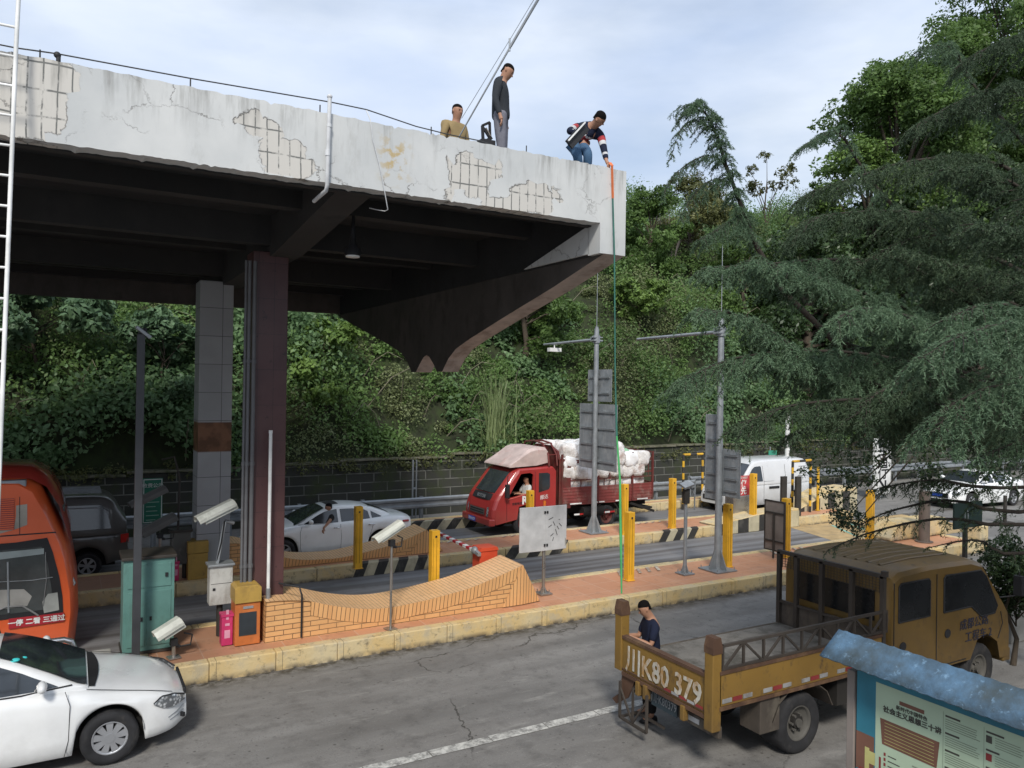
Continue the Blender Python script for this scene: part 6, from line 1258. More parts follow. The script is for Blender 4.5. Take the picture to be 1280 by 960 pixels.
# poster (flat)
ps = MB(); xP = XBd-.022; pz1, pz0 = ztop+.05, 1.04
m_post = M('poster_green', (.40, .50, .36), .6, var=.06); m_pteal = M('poster_blue', (.03, .16, .22), .6); m_pbrn = M('poster_brown', (.16, .075, .05), .6); m_pdk = M('poster_ink', (.06, .055, .045), .6); m_pred = M('poster_red', (.22, .03, .03), .6); m_pylw = M('poster_yellow', (.45, .42, .16), .6); m_pgr = M('poster_greytext', (.22, .26, .19), .6)
po = B(xP, xP+.02, yA-4.1, yA-.05, pz0, pz1).build('poster', m_pteal, t, off=O)
yl = yA-.05
def pr_(u0, u1, v0, v1, m, lay=1, name='print'):   # u to the reader's right (towards -Y), v down from the top
    return (xP-.0012*lay, yl-u1, yl-u0, pz1-v1, pz1-v0, m)
groups = {}
def addp(u0, u1, v0, v1, m, lay=1):
    mb = groups.setdefault(m.name, (MB(), m))[0]; x = xP-.0015*lay; mb.add([(x, yl-u0, pz1-v0), (x, yl-u1, pz1-v0), (x, yl-u1, pz1-v1), (x, yl-u0, pz1-v1)], [(0, 1, 2, 3)])
addp(.17, 4.0, .05, 1.15, m_post, 1); addp(.0, .16, .5, .8, m_pbrn, 1); addp(.03, .14, .78, .95, m_pred, 2); addp(.08, .12, .6, .78, m_pylw, 2); addp(.12, .17, .62, .72, m_pylw, 2)
addp(.37, .57, .13, .16, m_pbrn, 2)
mb = groups['poster_brown'][0]; mb.add([(xP-.003, yl-.21, pz1-.32), (xP-.003, yl-.69, pz1-.32), (xP-.003, yl-.67, pz1-.52), (xP-.003, yl-.23, pz1-.52)], [(0, 1, 2, 3)])
for k in range(7): addp(.25, .65, .342+k*.026, .346+k*.026, m_pylw, 3)
for k in range(12): addp(.245, .262, .58+k*.04, .605+k*.04, m_pred, 2); addp(.28, .28+.07+.03*((k*5) % 3)/2, .59+k*.04, .598+k*.04, m_pdk, 2)
addp(.205, .222, .63, .88, m_pred, 2); addp(.43, .452, .66, .88, m_pred, 2)
for k in range(18):
    if k % 5 != 4: addp(.48, .68, .58+k*.028, .590+k*.028, m_pgr, 2)
rg = random.Random(5)
for c_ in range(11):
    u = .72+c_*.29; addp(u-.006, u-.003, .08, 1.1, m_pgr, 2)
    for r_ in range(8):
        v = .10+r_*.125; addp(u+.01, u+.10+rg.random()*.03, v, v+.014, m_pdk, 2)
        ind = .06 if rg.random() < .35 else 0
        if ind: addp(u+.01, u+.05, v+.03, v+.08, m_pred if rg.random() < .6 else m_pdk, 3)
        for k in range(5): addp(u+.01+ind, u+.26-rg.random()*.03, v+.028+k*.016, v+.034+k*.016, m_pgr, 2)
for nm, (mb, m_) in groups.items():
    mb.build('printed_area', m_, po, off=O, fix=False)
text('社会主义思想三十讲', .052, (xP-.005, yl-.47, pz1-.255), (0, -1, 0), (0, 0, 1), m_pdk, po, off=O, bold=.001); text('习近平新时代中国特色', .033, (xP-.005, yl-.47, pz1-.195), (0, -1, 0), (0, 0, 1), m_pdk, po, off=O) if False else text('新时代中国特色', .036, (xP-.005, yl-.47, pz1-.2), (0, -1, 0), (0, 0, 1), m_pdk, po, off=O)
B(XBd+.0, XBd+.03, yA-4.15, yA-.04, pz0, pz1+.02).build('back_board', m_bp, t, off=O)
# ================================================================ people
def skin_eval(vs, es, rs, sub=2, root=0):
    me = bpy.data.meshes.new('s'); me.from_pydata([tuple(v) for v in vs], es, []); o = bpy.data.objects.new('s', me); COL.objects.link(o)
    o.modifiers.new('skin', 'SKIN')
    if not me.skin_vertices:
        import bmesh
        bm = bmesh.new(); bm.from_mesh(me); bm.verts.layers.skin.verify(); bm.to_mesh(me); bm.free()
    sv = me.skin_vertices[0].data
    for i, r in enumerate(rs): sv[i].radius = (r, r) if not hasattr(r, '__len__') else r; sv[i].use_root = (i == root)
    o.modifiers['skin'].use_smooth_shade = True
    s = o.modifiers.new('sub', 'SUBSURF'); s.levels = sub; s.render_levels = sub
    dg = bpy.context.evaluated_depsgraph_get(); m2 = bpy.data.meshes.new_from_object(o.evaluated_get(dg)); bpy.data.objects.remove(o)
    v = [tuple(p.co) for p in m2.vertices]; f = [tuple(p.vertices) for p in m2.polygons]; return v, f
def chain(defs):
    """defs: list of (name, point, radius, parent name)"""
    idx = {}; vs = []; es = []; rs = []
    for i, (n, p, r, par) in enumerate(defs):
        idx[n] = i; vs.append(p); rs.append(r)
        if par is not None: es.append((idx[par], i))
    return vs, es, rs
V = Vector
def person(label, loc, J, shirt, trousers, rz=0, sleeve=1.0, stripes_fn=None, fdir=None, name='person', hairm=None, shoes=True, lower=True, curl=.6, scale=1.0):
    t = thing(name, label, 'person', loc, rz); t.scale = (scale,)*3
    J = {k: V(v) for k, v in J.items()}
    hd = J['head']; nk = J['neck']; fd = V(fdir).normalized(); upv = (hd-nk).normalized(); upv = (upv-fd*upv.dot(fd)*.5).normalized(); sd = fd.cross(upv).normalized(); upv = sd.cross(fd).normalized()
    D = [('pelvis', J['pelvis'], .10, None), ('belly', J['pelvis'].lerp(J['chest'], .45), .09, 'pelvis'), ('chest', J['chest'], .13, 'belly'), ('nb', J['chest'].lerp(nk, .75), .08, 'chest'), ('neck', nk, .066, 'nb'),
         ('jaw', hd-upv*.045+fd*.016, .085, 'neck'), ('skull', hd+upv*.04-fd*.006, .104, 'jaw'), ('top', hd+upv*.09-fd*.012, .075, 'skull')]
    for s in 'LR':
        D += [('sh'+s, J['sh'+s], .062, 'chest'), ('ua'+s, J['sh'+s].lerp(J['el'+s], .5), .05, 'sh'+s), ('el'+s, J['el'+s], .04, 'ua'+s), ('fa'+s, J['el'+s].lerp(J['wr'+s], .4), .04, 'el'+s), ('wr'+s, J['wr'+s], .027, 'fa'+s), ('ha'+s, J['wr'+s]+(J['ha'+s]-J['wr'+s])*.55, (.038, .03), 'wr'+s)]
        if lower: D += [('hip'+s, J['hip'+s], .09, 'pelvis'), ('th'+s, J['hip'+s].lerp(J['kn'+s], .5), .078, 'hip'+s), ('kn'+s, J['kn'+s], .055, 'th'+s), ('cf'+s, J['kn'+s].lerp(J['an'+s], .35), .055, 'kn'+s), ('an'+s, J['an'+s], .038, 'cf'+s), ('to'+s, J['to'+s], .035, 'an'+s)]
    v, f = skin_eval(*chain(D)); body = MB().add(v, f, 0, True)
    # fingers
    for s in 'LR':
        w_, h_ = J['wr'+s], J['ha'+s]; d = (h_-w_).normalized(); side = d.cross(V((0, 0, 1)));
        if side.length < .2: side = d.cross(fd)
        side.normalize(); pn = side.cross(d).normalized(); Fd = []
        pr = w_+d*.055; Fd.append(('p', pr, .026, None))
        for i, (o_, ln) in enumerate(((-.027, .072), (-.009, .082), (.009, .076), (.027, .060))):
            b0 = w_+d*.085+side*o_; b1 = b0+(d*.75-pn*curl*.5).normalized()*ln*.45; b2 = b1+(d*.45-pn*curl).normalized()*ln*.55
            Fd += [('a%d' % i, b0, .0105, 'p'), ('b%d' % i, b1, .0095, 'a%d' % i), ('c%d' % i, b2, .0085, 'b%d' % i)]
        th = w_+d*.035-side*.03; Fd += [('t0', th, .012, 'p'), ('t1', th-side*.018+d*.03-pn*.01, .011, 't0'), ('t2', th-side*.018+d*.058-pn*.02, .009, 't1')]
        v, f = skin_eval(*chain(Fd), sub=1); body.add(v, f, 0, True)
    # face
    F_ = lambda a, b, c: tuple(hd+sd*a+upv*b+fd*c)
    body.tube([F_(0, .02, .075), F_(0, -.012, .098), F_(0, -.022, .082)], [.008, .016, .008], 8)
    for s in (-1, 1): body.ell(F_(s*.032, .015, .074), (.012, .012, .008), 8, 6, 1); body.ell(F_(s*.083, .0, -.005), (.014, .022, .028), 8, 6, 0); body.tube([F_(s*.018, .034, .083), F_(s*.045, .034, .073)], .005, 5, 1)
    body.tube([F_(-.022, -.052, .074), F_(0, -.050, .080), F_(.022, -.052, .074)], .0055, 5, 2)
    body.build('body', [m_skin, m_hair, M('lips', (.25, .09, .07), .6) if 'lips' not in bpy.data.materials else bpy.data.materials['lips']], t, fix=False)
    # hair cap
    hr = MB(); rows = []
    for i in range(8):
        th = math.pi/2*i/7
        rows.append([F_(.0865*math.cos(th)*math.cos(a), .055+.072*math.sin(th)+(.010*math.sin(a*3)+.005*math.sin(a*7)+.016*max(0, math.sin(a)))*(i == 0), -.012+.089*math.cos(th)*math.sin(a)) for a in np.linspace(0, 2*math.pi, 24, endpoint=False)])
    # lower back hair
    rows = [[F_(.081*math.cos(a), .066-.115*max(0, -math.sin(a))-.045*abs(math.cos(a))**3, -.010+.081*math.sin(a)-.012*max(0, math.sin(a))) for a in np.linspace(0, 2*math.pi, 24, endpoint=False)]]+rows[0:]
    hr.grid(rows, close=True); hr.add(rows[-1], [tuple(range(24))]); hr.build('hair', hairm or m_hair, t, fix=False)
    # shirt
    S = [('low', J['pelvis']+(J['chest']-J['pelvis']).normalized()*-.07, .150, None), ('pelvis', J['pelvis']+(J['chest']-J['pelvis']).normalized()*.06, .150, 'low'), ('belly', J['pelvis'].lerp(J['chest'], .45), .142, 'pelvis'), ('chest', J['chest'], .155, 'belly'), ('nb', J['chest'].lerp(nk, .62), .088, 'chest')]
    for s in 'LR':
        S += [('sh'+s, J['sh'+s], .078, 'chest'), ('ua'+s, J['sh'+s].lerp(J['el'+s], .5), .064, 'sh'+s)]
        if sleeve > .5: S += [('el'+s, J['el'+s], .055, 'ua'+s), ('fa'+s, J['el'+s].lerp(J['wr'+s], .45), .05, 'el'+s), ('wr'+s, J['el'+s].lerp(J['wr'+s], .9*sleeve), .040, 'fa'+s)]
        else: S += [('el'+s, J['sh'+s].lerp(J['el'+s], .85), .06, 'ua'+s)]
    v, f = skin_eval(*chain(S)); mb = MB().add(v, f, 0, True)
    if stripes_fn:
        for i, fc in enumerate(mb.f):
            c = V((0, 0, 0))
            for k in fc: c += V(mb.v[k])
            mb.m[i] = stripes_fn(c/len(fc), J)
    mb.build('shirt', shirt, t, fix=False)
    if lower:
        S = [('w', J['pelvis'].lerp(J['chest'], .3), .125, None), ('pelvis', J['pelvis'], .14, 'w')]
        for s in 'LR': S += [('hip'+s, J['hip'+s], .105, 'pelvis'), ('th'+s, J['hip'+s].lerp(J['kn'+s], .5), .095, 'hip'+s), ('kn'+s, J['kn'+s], .075, 'th'+s), ('cf'+s, J['kn'+s].lerp(J['an'+s], .4), .072, 'kn'+s), ('an'+s, J['kn'+s].lerp(J['an'+s], .96), .064, 'cf'+s)]
        v, f = skin_eval(*chain(S)); MB().add(v, f, 0, True).build('trousers', trousers, t, fix=False)
        if shoes:
            for s in 'LR':
                a, b_ = J['an'+s], J['to'+s]; d = (b_-a); d.z = 0; d.normalize(); base = V((a.x, a.y, b_.z-.03)); c = base+d*.07+V((0, 0, .04))
                mb = MB(); n = d.cross(V((0, 0, 1))); rows = []
                for u, w2, hh in ((-.07, .03, .06), (-.06, .042, .075), (.0, .042, .08), (.08, .05, .06), (.16, .048, .045), (.2, .03, .03)):
                    q_ = base+d*u; rows.append([tuple(q_+n*w2*math.cos(k)+V((0, 0, max(0, hh*math.sin(k)*1.0)))) if math.sin(k) >= 0 else tuple(q_+n*w2*math.cos(k)) for k in np.linspace(0, 2*math.pi, 12, endpoint=False)])
                mb.grid(rows, close=True); mb.add(rows[0], [tuple(range(12))]); mb.add(rows[-1], [tuple(range(12))]); mb.build('shoe', m_black, t, fix=False)
    return t
def cloth(nm, c, v=.15): return M(nm, c, .85, var=v, scale=5, bump=.4, bscale=9, spec=.2)
c_black = cloth('charcoal_cloth', (.032, .036, .042)); c_grey = cloth('grey_trouser_cloth', (.15, .15, .175)); c_tan = cloth('tan_jacket_cloth', (.27, .20, .10)); c_navy = cloth('navy_cloth', (.012, .016, .035)); c_jean = cloth('denim', (.055, .11, .19)); c_dk = cloth('dark_trouser_cloth', (.015, .014, .014)); c_red = cloth('red_stripe', (.33, .045, .05)); c_wht = cloth('white_stripe', (.5, .5, .5)); c_vest = cloth('pale_vest', (.55, .55, .53))
RZ = 7.60
# standing worker, facing right/down (local +X forward)
def lean_stand(hfwd=.0):
    return dict(pelvis=(0, 0, .93), chest=(-.02, 0, 1.30), neck=(.03, 0, 1.50), head=(.085, 0, 1.60), shL=(-.01, .175, 1.40), shR=(-.01, -.175, 1.40), elL=(-.03, .22, 1.12), elR=(-.05, -.23, 1.12), wrL=(.05, .22, .88), wrR=(.03, -.24, .87), haL=(.07, .22, .77), haR=(.06, -.24, .76), hipL=(0, .09, .88), hipR=(0, -.09, .88), knL=(.02, .10, .48), knR=(.03, -.10, .48), anL=(0, .11, .08), anR=(0, -.11, .08), toL=(.15, .13, .03), toR=(.15, -.13, .03))
q_ = PY(624, 187, 9.85); hz = PY(637, 83, 9.85)
t1 = person('man in a long sleeved charcoal top and grey trousers standing on the canopy looking down', (q_[0]+.02, 9.85, RZ), lean_stand(), c_black, c_grey, rz=R(-38), fdir=(.80, 0, -.6), scale=(hz[2]-RZ)/1.72)
# far worker in tan
q_ = PY(571, 171, 12.0); hz = PY(571, 132, 12.0)
person('man in a tan jacket seen from the waist up behind the canopy edge', (PY(569, 171, 12.0)[0], 12.0, RZ), dict(lean_stand(), head=(.05, 0, 1.62), elL=(.0, .25, 1.12), elR=(-.0, -.26, 1.12)), c_tan, c_dk, rz=R(-80), fdir=(.95, .15, -.25), scale=(hz[2]-RZ)/1.74)
# crouching worker: local +X toward image right (along canopy edge), reaches down with the far-forward arm
def f3(px, py, y, base): p = PY(px, py, y); return tuple(np.array(p)-np.array(base))
base = np.array([PY(728, 205, 9.75)[0], 9.75, RZ])
g_ = lambda px, py, y: f3(px, py, y, base)
Jc = dict(pelvis=g_(722, 177, 9.85), chest=g_(733, 161, 9.7), neck=g_(743, 156, 9.55), head=g_(749, 149, 9.45), shR=g_(722, 159, 9.75), shL=g_(751, 170, 9.6), elR=g_(711, 164, 9.55), wrR=g_(722, 166, 9.42), haR=g_(730, 163, 9.38), elL=g_(755, 187, 9.45), wrL=g_(758, 201, 9.32), haL=g_(762, 209, 9.26),
          hipL=g_(727, 181, 9.8), hipR=g_(717, 181, 9.85), knL=g_(735, 193, 9.5), knR=g_(722, 195, 9.55), anL=g_(733, 228, 9.75), anR=g_(726, 228, 9.8), toL=g_(745, 231, 9.72), toR=g_(738, 231, 9.75))
for k in ('anL', 'anR', 'toL', 'toR'): v_ = list(Jc[k]); v_[2] = .09 if k[0] == 'a' else .03; Jc[k] = tuple(v_)
def strp(c, J):
    for s in 'LR':
        a, b_ = J['sh'+s], J['el'+s]; d = b_-a; u = (c-a).dot(d)/d.length_squared; dist = ((a+d*u)-c).length
        if .0 < u < 1.3 and dist < .085:
            return 1 if .22 < u < .48 else (2 if .48 <= u < .75 else 0)
        a, b_ = J['el'+s], J['wr'+s]; d = b_-a; u = (c-a).dot(d)/d.length_squared; dist = ((a+d*u)-c).length
        if .1 < u < 1.1 and dist < .07: return 2 if .42 < u < .58 else 0
    a, b_ = J['pelvis'], J['chest']; d = b_-a; u = (c-a).dot(d)/d.length_squared
    return 1 if .35 < u < .62 else (2 if .62 <= u < .76 else 0)
t3 = person('man in a striped sweater and jeans crouching at the canopy corner, reaching down', tuple(base), Jc, [c_navy, c_red, c_wht], c_jean, fdir=(.55, -.35, -.75), stripes_fn=strp, curl=1.0)
t = thing('clipboard', 'dark thin folder held by the crouching man', 'clipboard', tuple(PY(726, 172, 9.35))); O = np.array(t.location)
a = PY(711, 181, 9.36)-O; b_ = PY(732, 158, 9.34)-O
MB().beam(tuple(a), tuple(b_), .035, .15).build('cover', m_black, t); MB().beam(tuple(a+[-.05, -.06, .035]), tuple(b_+[-.05, -.06, .035]), .02, .02).build('pages', m_white, t)
# man behind the truck
bz = PZ(812, 902, 0); xm = 7.0; base = PZ(812, 903, 0)
sc_ = (PY(812, 753, base[1])[2])/1.73
Jm = dict(lean_stand(), neck=(.03, 0, 1.49), head=(.10, 0, 1.59), elL=(.08, .23, 1.13), wrL=(.32, .12, 1.22), haL=(.42, .08, 1.26), elR=(.10, -.22, 1.13), wrR=(.34, -.10, 1.18), haR=(.44, -.06, 1.22))
person('man in a navy T-shirt standing behind the yellow truck tailgate', (base[0]+.10, base[1]+.12, 0), Jm, c_navy, c_dk, rz=R(160), sleeve=.3, fdir=(.85, 0, -.5), scale=sc_)
# drivers
def seated(label, loc, rz, shirt, arm_out=False):
    J = dict(pelvis=(0, 0, .1), chest=(-.05, 0, .45), neck=(-.03, 0, .66), head=(0, 0, .77), shL=(-.04, .18, .56), shR=(-.04, -.18, .56), elL=(.1, .24, .32), wrL=(.34, .14, .36), haL=(.44, .12, .38), elR=(.1, -.24, .32), wrR=(.34, -.14, .36), haR=(.44, -.12, .38), hipL=(.02, .09, .08), hipR=(.02, -.09, .08), knL=(.45, .12, .14), knR=(.45, -.12, .14), anL=(.6, .12, -.25), anR=(.6, -.12, -.25), toL=(.72, .12, -.28), toR=(.72, -.12, -.28))
    if arm_out: J.update(elL=(.08, .40, .50), wrL=(.26, .52, .36), haL=(.30, .54, .27))
    return person(label, loc, J, shirt, c_dk, rz=rz, sleeve=.3, fdir=(1, 0, -.1), shoes=False)
# ================================================================ vegetation
def leafmat(name, ca, cb, trans=.25, rough=.5):
    g = NG(name); at = g.n('Attribute'); at.attribute_name = 'rnd'; v = at.outputs['Fac']
    c = g.mix(g.ramp(v, 0, 1), ca, cb); c = g.mix(g.ramp(g.noise(.35, 3), .4, .65, 0, .6), c, sc(ca, .75))
    g.fin(c, rough, 0, .35)
    tr = g.n('BsdfTranslucent'); g.l(g.mix(.5, c, cb), tr.inputs[0]); ms = g.n('MixShader'); ms.inputs[0].default_value = trans
    g.l(g.b.outputs[0], ms.inputs[1]); g.l(tr.outputs[0], ms.inputs[2]); g.l(ms.outputs[0], g.out.inputs[0]); return g.m
def quads(P, name, m, parent=None, off=(0, 0, 0), rnd=None, tri=False, rep=1):
    """P: (N,k,3) polygons"""
    N, k = P.shape[:2]; me = bpy.data.meshes.new(name); me.vertices.add(N*k); me.vertices.foreach_set('co', (P-np.array(off)).reshape(-1).astype(np.float32))
    me.loops.add(N*k); me.loops.foreach_set('vertex_index', np.arange(N*k, dtype=np.int32)); me.polygons.add(N)
    me.polygons.foreach_set('loop_start', np.arange(0, N*k, k, dtype=np.int32)); me.materials.append(m)
    a = me.attributes.new('rnd', 'FLOAT', 'FACE'); a.data.foreach_set('value', (RNG.random(N) if rnd is None else rnd).astype(np.float32)); me.update(calc_edges=True)
    o = bpy.data.objects.new(name, me); COL.objects.link(o)
    if parent is not None: o.parent = parent
    return o
def unit(a): return a/np.maximum(np.linalg.norm(a, axis=1, keepdims=True), 1e-9)
def leaves(C, Nrm, size, asp=.5, jit=.8, droop=.35):
    n = len(C); nn = unit(Nrm+RNG.normal(0, jit, (n, 3))+np.array([0, 0, .35])); a = unit(np.cross(nn, RNG.normal(0, 1, (n, 3)))); a[:, 2] -= droop*RNG.random(n); a = unit(a); b = np.cross(nn, a)
    s = (size*RNG.uniform(.55, 1.25, n))[:, None]; w_ = s*asp*.5
    return np.stack([C-a*s*.5, C+b*w_-a*s*.05, C+a*s*.5, C-b*w_-a*s*.05], 1)
def clumps(centers, radii, nrm, per, leaf, flat=.75, asp=.5, shell=True):
    K = len(centers); C = np.repeat(centers, per, 0); r = np.repeat(radii, per)[:, None]; nb = np.repeat(nrm, per, 0)
    d = unit(RNG.normal(0, 1, (len(C), 3))+nb*.6); rad = (RNG.random(len(C))**(.35))[:, None]; p = C+d*r*rad*np.array([1, 1, flat])
    base = np.repeat(RNG.random(K), per); return leaves(p, d*.7+nb*.5, leaf, asp), np.clip(base*.6+RNG.random(len(C))*.4, 0, 1)
m_bark = M('bark', (.07, .055, .04), .95, var=.3, scale=6, bump=.6, bscale=18)
m_hill = leafmat('hill_foliage', (.085, .15, .045), (.24, .38, .12), .45)
# undergrowth over the whole hillside: one mass nobody could count
K = 7600
cx = RNG.uniform(-16, 52, K); cs = RNG.uniform(0, 1, K)**1.2*17; cy = 25.2+cs
cz = np.array([hill_z(a, b) for a, b in zip(cx, cy)])
bumpn = .5*np.sin(cx*.9+cy)+.5*np.sin(cx*.37-cy*.8+2)
rad = RNG.uniform(.3, 1.05, K)*(1+.45*bumpn)
cc = np.stack([cx, cy, cz+rad*.45+np.maximum(0, bumpn)*1.5], 1)
fldn = np.sin(cx*.53+1.7*np.sin(cy*.6))+np.sin(cx*.21-cy*.7+1)+.8*np.sin(cx*1.3+cy*1.1)+RNG.normal(0, .45, K); q1, q2 = np.quantile(fldn, [.16, .62])
m_hill_o = leafmat('olive_fine_foliage', (.085, .11, .042), (.23, .27, .12), .3); m_hill_l = leafmat('broad_pale_foliage', (.08, .15, .06), (.26, .40, .19), .4)
for lab, msk, per, lf, asp, mt in (('dense mid green undergrowth covering most of the hillside above the stone wall', (fldn >= q1) & (fldn < q2), 88, .145, .55, m_hill), ('fine leaved olive creepers in patches over the hillside', fldn < q1, 130, .105, .6, m_hill_o), ('broad pale leaved plants in patches on the hillside', fldn >= q2, 74, .19, .62, m_hill_l)):
    c_, r_ = cc[msk], rad[msk]; Pq, rn = clumps(c_, r_, np.tile([[0, -.6, .6]], (len(c_), 1)), per, lf, .8, asp)
    rn = np.clip(rn*.75+.25*(.5+.5*np.sin(np.repeat(c_[:, 0], per)*.31+np.repeat(c_[:, 1], per)*.4)), 0, 1)
    o = quads(Pq, 'undergrowth', mt, rnd=rn); tag(o, lab, 'undergrowth', kind='stuff')
vs_ = MB(); rg = random.Random(21)
for i in range(170):
    x = rg.uniform(-12, 44); y = 25.4+rg.random()**1.6*11; z = hill_z(x, y)+rg.uniform(.2, 1.0); a = rg.uniform(-.9, .9); l_ = rg.uniform(.8, 2.4); up = rg.uniform(.3, 1.1)
    vs_.tube([(x, y, z-.3), (x+a*l_*.4, y-.35, z+up*l_*.45), (x+a*l_*.8, y-.55, z+up*l_*.7), (x+a*l_*1.25, y-.75, z+up*l_*rg.uniform(.35, .8))], [.022, .018, .012, .005], 4, caps=False)
tag(vs_.build('vines', M('pale_vine', (.20, .18, .13), .9, var=.3), fix=False), 'tangle of pale bare stems and vines among the hillside bushes', 'vines', kind='stuff')
# weeds hanging over the wall top
K = 500; cx = RNG.uniform(-12, 48, K); cc = np.stack([cx, RNG.uniform(24.8, 25.3, K), 1.8+RNG.uniform(-.12, .25, K)], 1)
Pq, rn = clumps(cc, RNG.uniform(.12, .4, K), np.tile([[0, -.8, .4]], (K, 1)), 34, .12, .8, .4)
o = quads(Pq, 'wall_top_weeds', leafmat('weed_leaves', (.06, .07, .02), (.16, .17, .06)), rnd=rn); tag(o, 'ragged weeds spilling over the coping of the stone wall', 'weeds', kind='stuff')
# individual trees and shrubs
def tree(name, label, base, H, crown, nb, leaf, mat, per=46, lean=(0, 0), cat='tree', group=None, trunk_r=.16, asp=.5, cl=26, seedr=(.35, .8), flat=.8):
    base = np.array(base, float); t = thing(name, label, cat, tuple(base), 0, group)
    tm = MB(); top = np.array([lean[0], lean[1], H*.72]); pts = [np.zeros(3), top*.3+[.1, 0, 0], top*.65+[-.08, .1, 0], top]
    tm.tube([tuple(p) for p in pts], [trunk_r, trunk_r*.75, trunk_r*.5, trunk_r*.25], 9)
    cen = []; rads = []; nr = []
    for i in range(nb):
        a = RNG.uniform(0, 2*math.pi); u = RNG.uniform(.0, 1); zc = H*(crown[1]+(1-crown[1])*u); rr_ = crown[0]*(math.sin(math.pi*(.12+.83*u)))**.6*RNG.uniform(.45, 1.0)
        c = np.array([lean[0]*u+rr_*math.cos(a), lean[1]*u+rr_*math.sin(a), zc]); q = np.array(pts[1])*(1-u)+top*u*.95
        midp = (q+c)/2+[0, 0, .15]; tm.tube([tuple(q), tuple(midp), tuple(c)], [trunk_r*.3, trunk_r*.18, .012], 5)
        k = cl; cc = c+unit(RNG.normal(0, 1, (k, 3)))*(RNG.random((k, 1))**.5)*crown[2]*RNG.uniform(.7, 1.15)*np.array([1, 1, .7])
        cen.append(cc); rads.append(RNG.uniform(*seedr, k)*crown[2]*.6); nr.append(unit(cc-np.array([0, 0, H*.55])))
    cen = np.concatenate(cen); rads = np.concatenate(rads); nr = np.concatenate(nr)
    tm.build('trunk', m_bark, t)
    Pq, rn = clumps(cen, rads, nr, per, leaf, flat, asp); quads(Pq, 'crown', mat, t, rnd=rn); return t
lm_a = leafmat('leaf_mid_green', (.055, .10, .026), (.18, .29, .08), .4); lm_b = leafmat('leaf_yellow_green', (.06, .11, .022), (.20, .31, .075)); lm_c = leafmat('leaf_dark_glossy', (.020, .042, .014), (.065, .11, .035), .2, .4); lm_d = leafmat('leaf_blue_green', (.05, .10, .05), (.15, .24, .12)); lm_e = leafmat('leaf_olive', (.06, .07, .02), (.17, .18, .06))
def hill_at(px, y): # base on the hill below pixel column px
    p = PY(px, 480, y); return (p[0], y, hill_z(p[0], y)-.2)
tree('hillside_tree', 'round mid green tree rising against the sky just right of the canopy corner', hill_at(812, 30.5), 5.6, (1.7, .3, .9), 14, .19, lm_a)
tree('hillside_tree', 'olive leaved tree on the skyline left of the arching cedar tip', hill_at(862, 32), 5.0, (2.2, .25, .9), 14, .17, lm_e)
tree('hillside_shrub', 'bright yellow green shrub just right of the left grey mast top', hill_at(797, 28.2), 2.7, (1.1, .3, .55), 9, .22, lm_b, 30, cat='shrub', trunk_r=.06)
tree('hillside_shrub', 'big leaved bluish shrub on the hillside behind the dark lamp post', hill_at(205, 26.2), 3.4, (1.4, .2, .65), 11, .22, lm_d, 40, cat='shrub', trunk_r=.06)
tree('hillside_shrub', 'lush shrub with large pale leaves at the left below the canopy', hill_at(40, 26.6), 4.2, (1.8, .2, .7), 12, .23, lm_d, 40, cat='shrub', trunk_r=.07)
tree('hillside_shrub', 'yellowish green shrub right of the maroon column under the canopy gable', hill_at(405, 26.4), 3.8, (1.2, .2, .6), 10, .22, lm_b, 24, cat='shrub', trunk_r=.06)
tree('hillside_tree', 'dense mid green tree between the gable tips and the left grey mast', hill_at(655, 27.8), 4.9, (2.0, .2, .85), 14, .20, lm_a)
tree('hillside_tree', 'dark leaved tree on the slope behind the white sedan', hill_at(480, 28.0), 4.6, (2.2, .2, .9), 14, .2, lm_a)
tree('hillside_tree', 'leafy tree filling the slope between the dark lamp post and the grey column', hill_at(150, 29.5), 5.0, (2.4, .2, 1.0), 15, .22, lm_a)
tree('hillside_tree', 'thin airy yellowish tree sticking up on the skyline right of the arching cedar tip', hill_at(955, 33.5), 7.6, (1.5, .55, .55), 9, .17, lm_e, 16, trunk_r=.1, cl=14)
tree('hillside_tree', 'dark green broadleaf tree behind the cedar leader below the skyline', hill_at(930, 29), 5.0, (2.2, .2, .9), 14, .2, lm_a)
# bare twiggy bush
p = hill_at(838, 31.5); t = thing('bare_bush', 'leafless twiggy bush poking above the skyline left of the cedar tip', 'bush', p); mb = MB(); rg = random.Random(9)
for i in range(16):
    a = rg.uniform(0, 6.28); l_ = rg.uniform(2.2, 4.3); dx, dy = math.cos(a)*.32, math.sin(a)*.32; pts = [(0, 0, 1.0), (dx*l_*.3, dy*l_*.3, 1+l_*.4), (dx*l_*.8, dy*l_*.8, 1+l_*.85), (dx*l_*1.2, dy*l_*1.2, 1.1+l_)]
    mb.tube(pts, [.025, .018, .012, .005], 5)
    for k in range(3): q = pts[2] if k else pts[1]; mb.tube([q, (q[0]+rg.uniform(-.5, .5), q[1]+rg.uniform(-.3, .3), q[2]+rg.uniform(.4, 1.0))], [.01, .004], 4)
mb.build('twigs', M('grey_twig', (.16, .14, .13), .9), t)
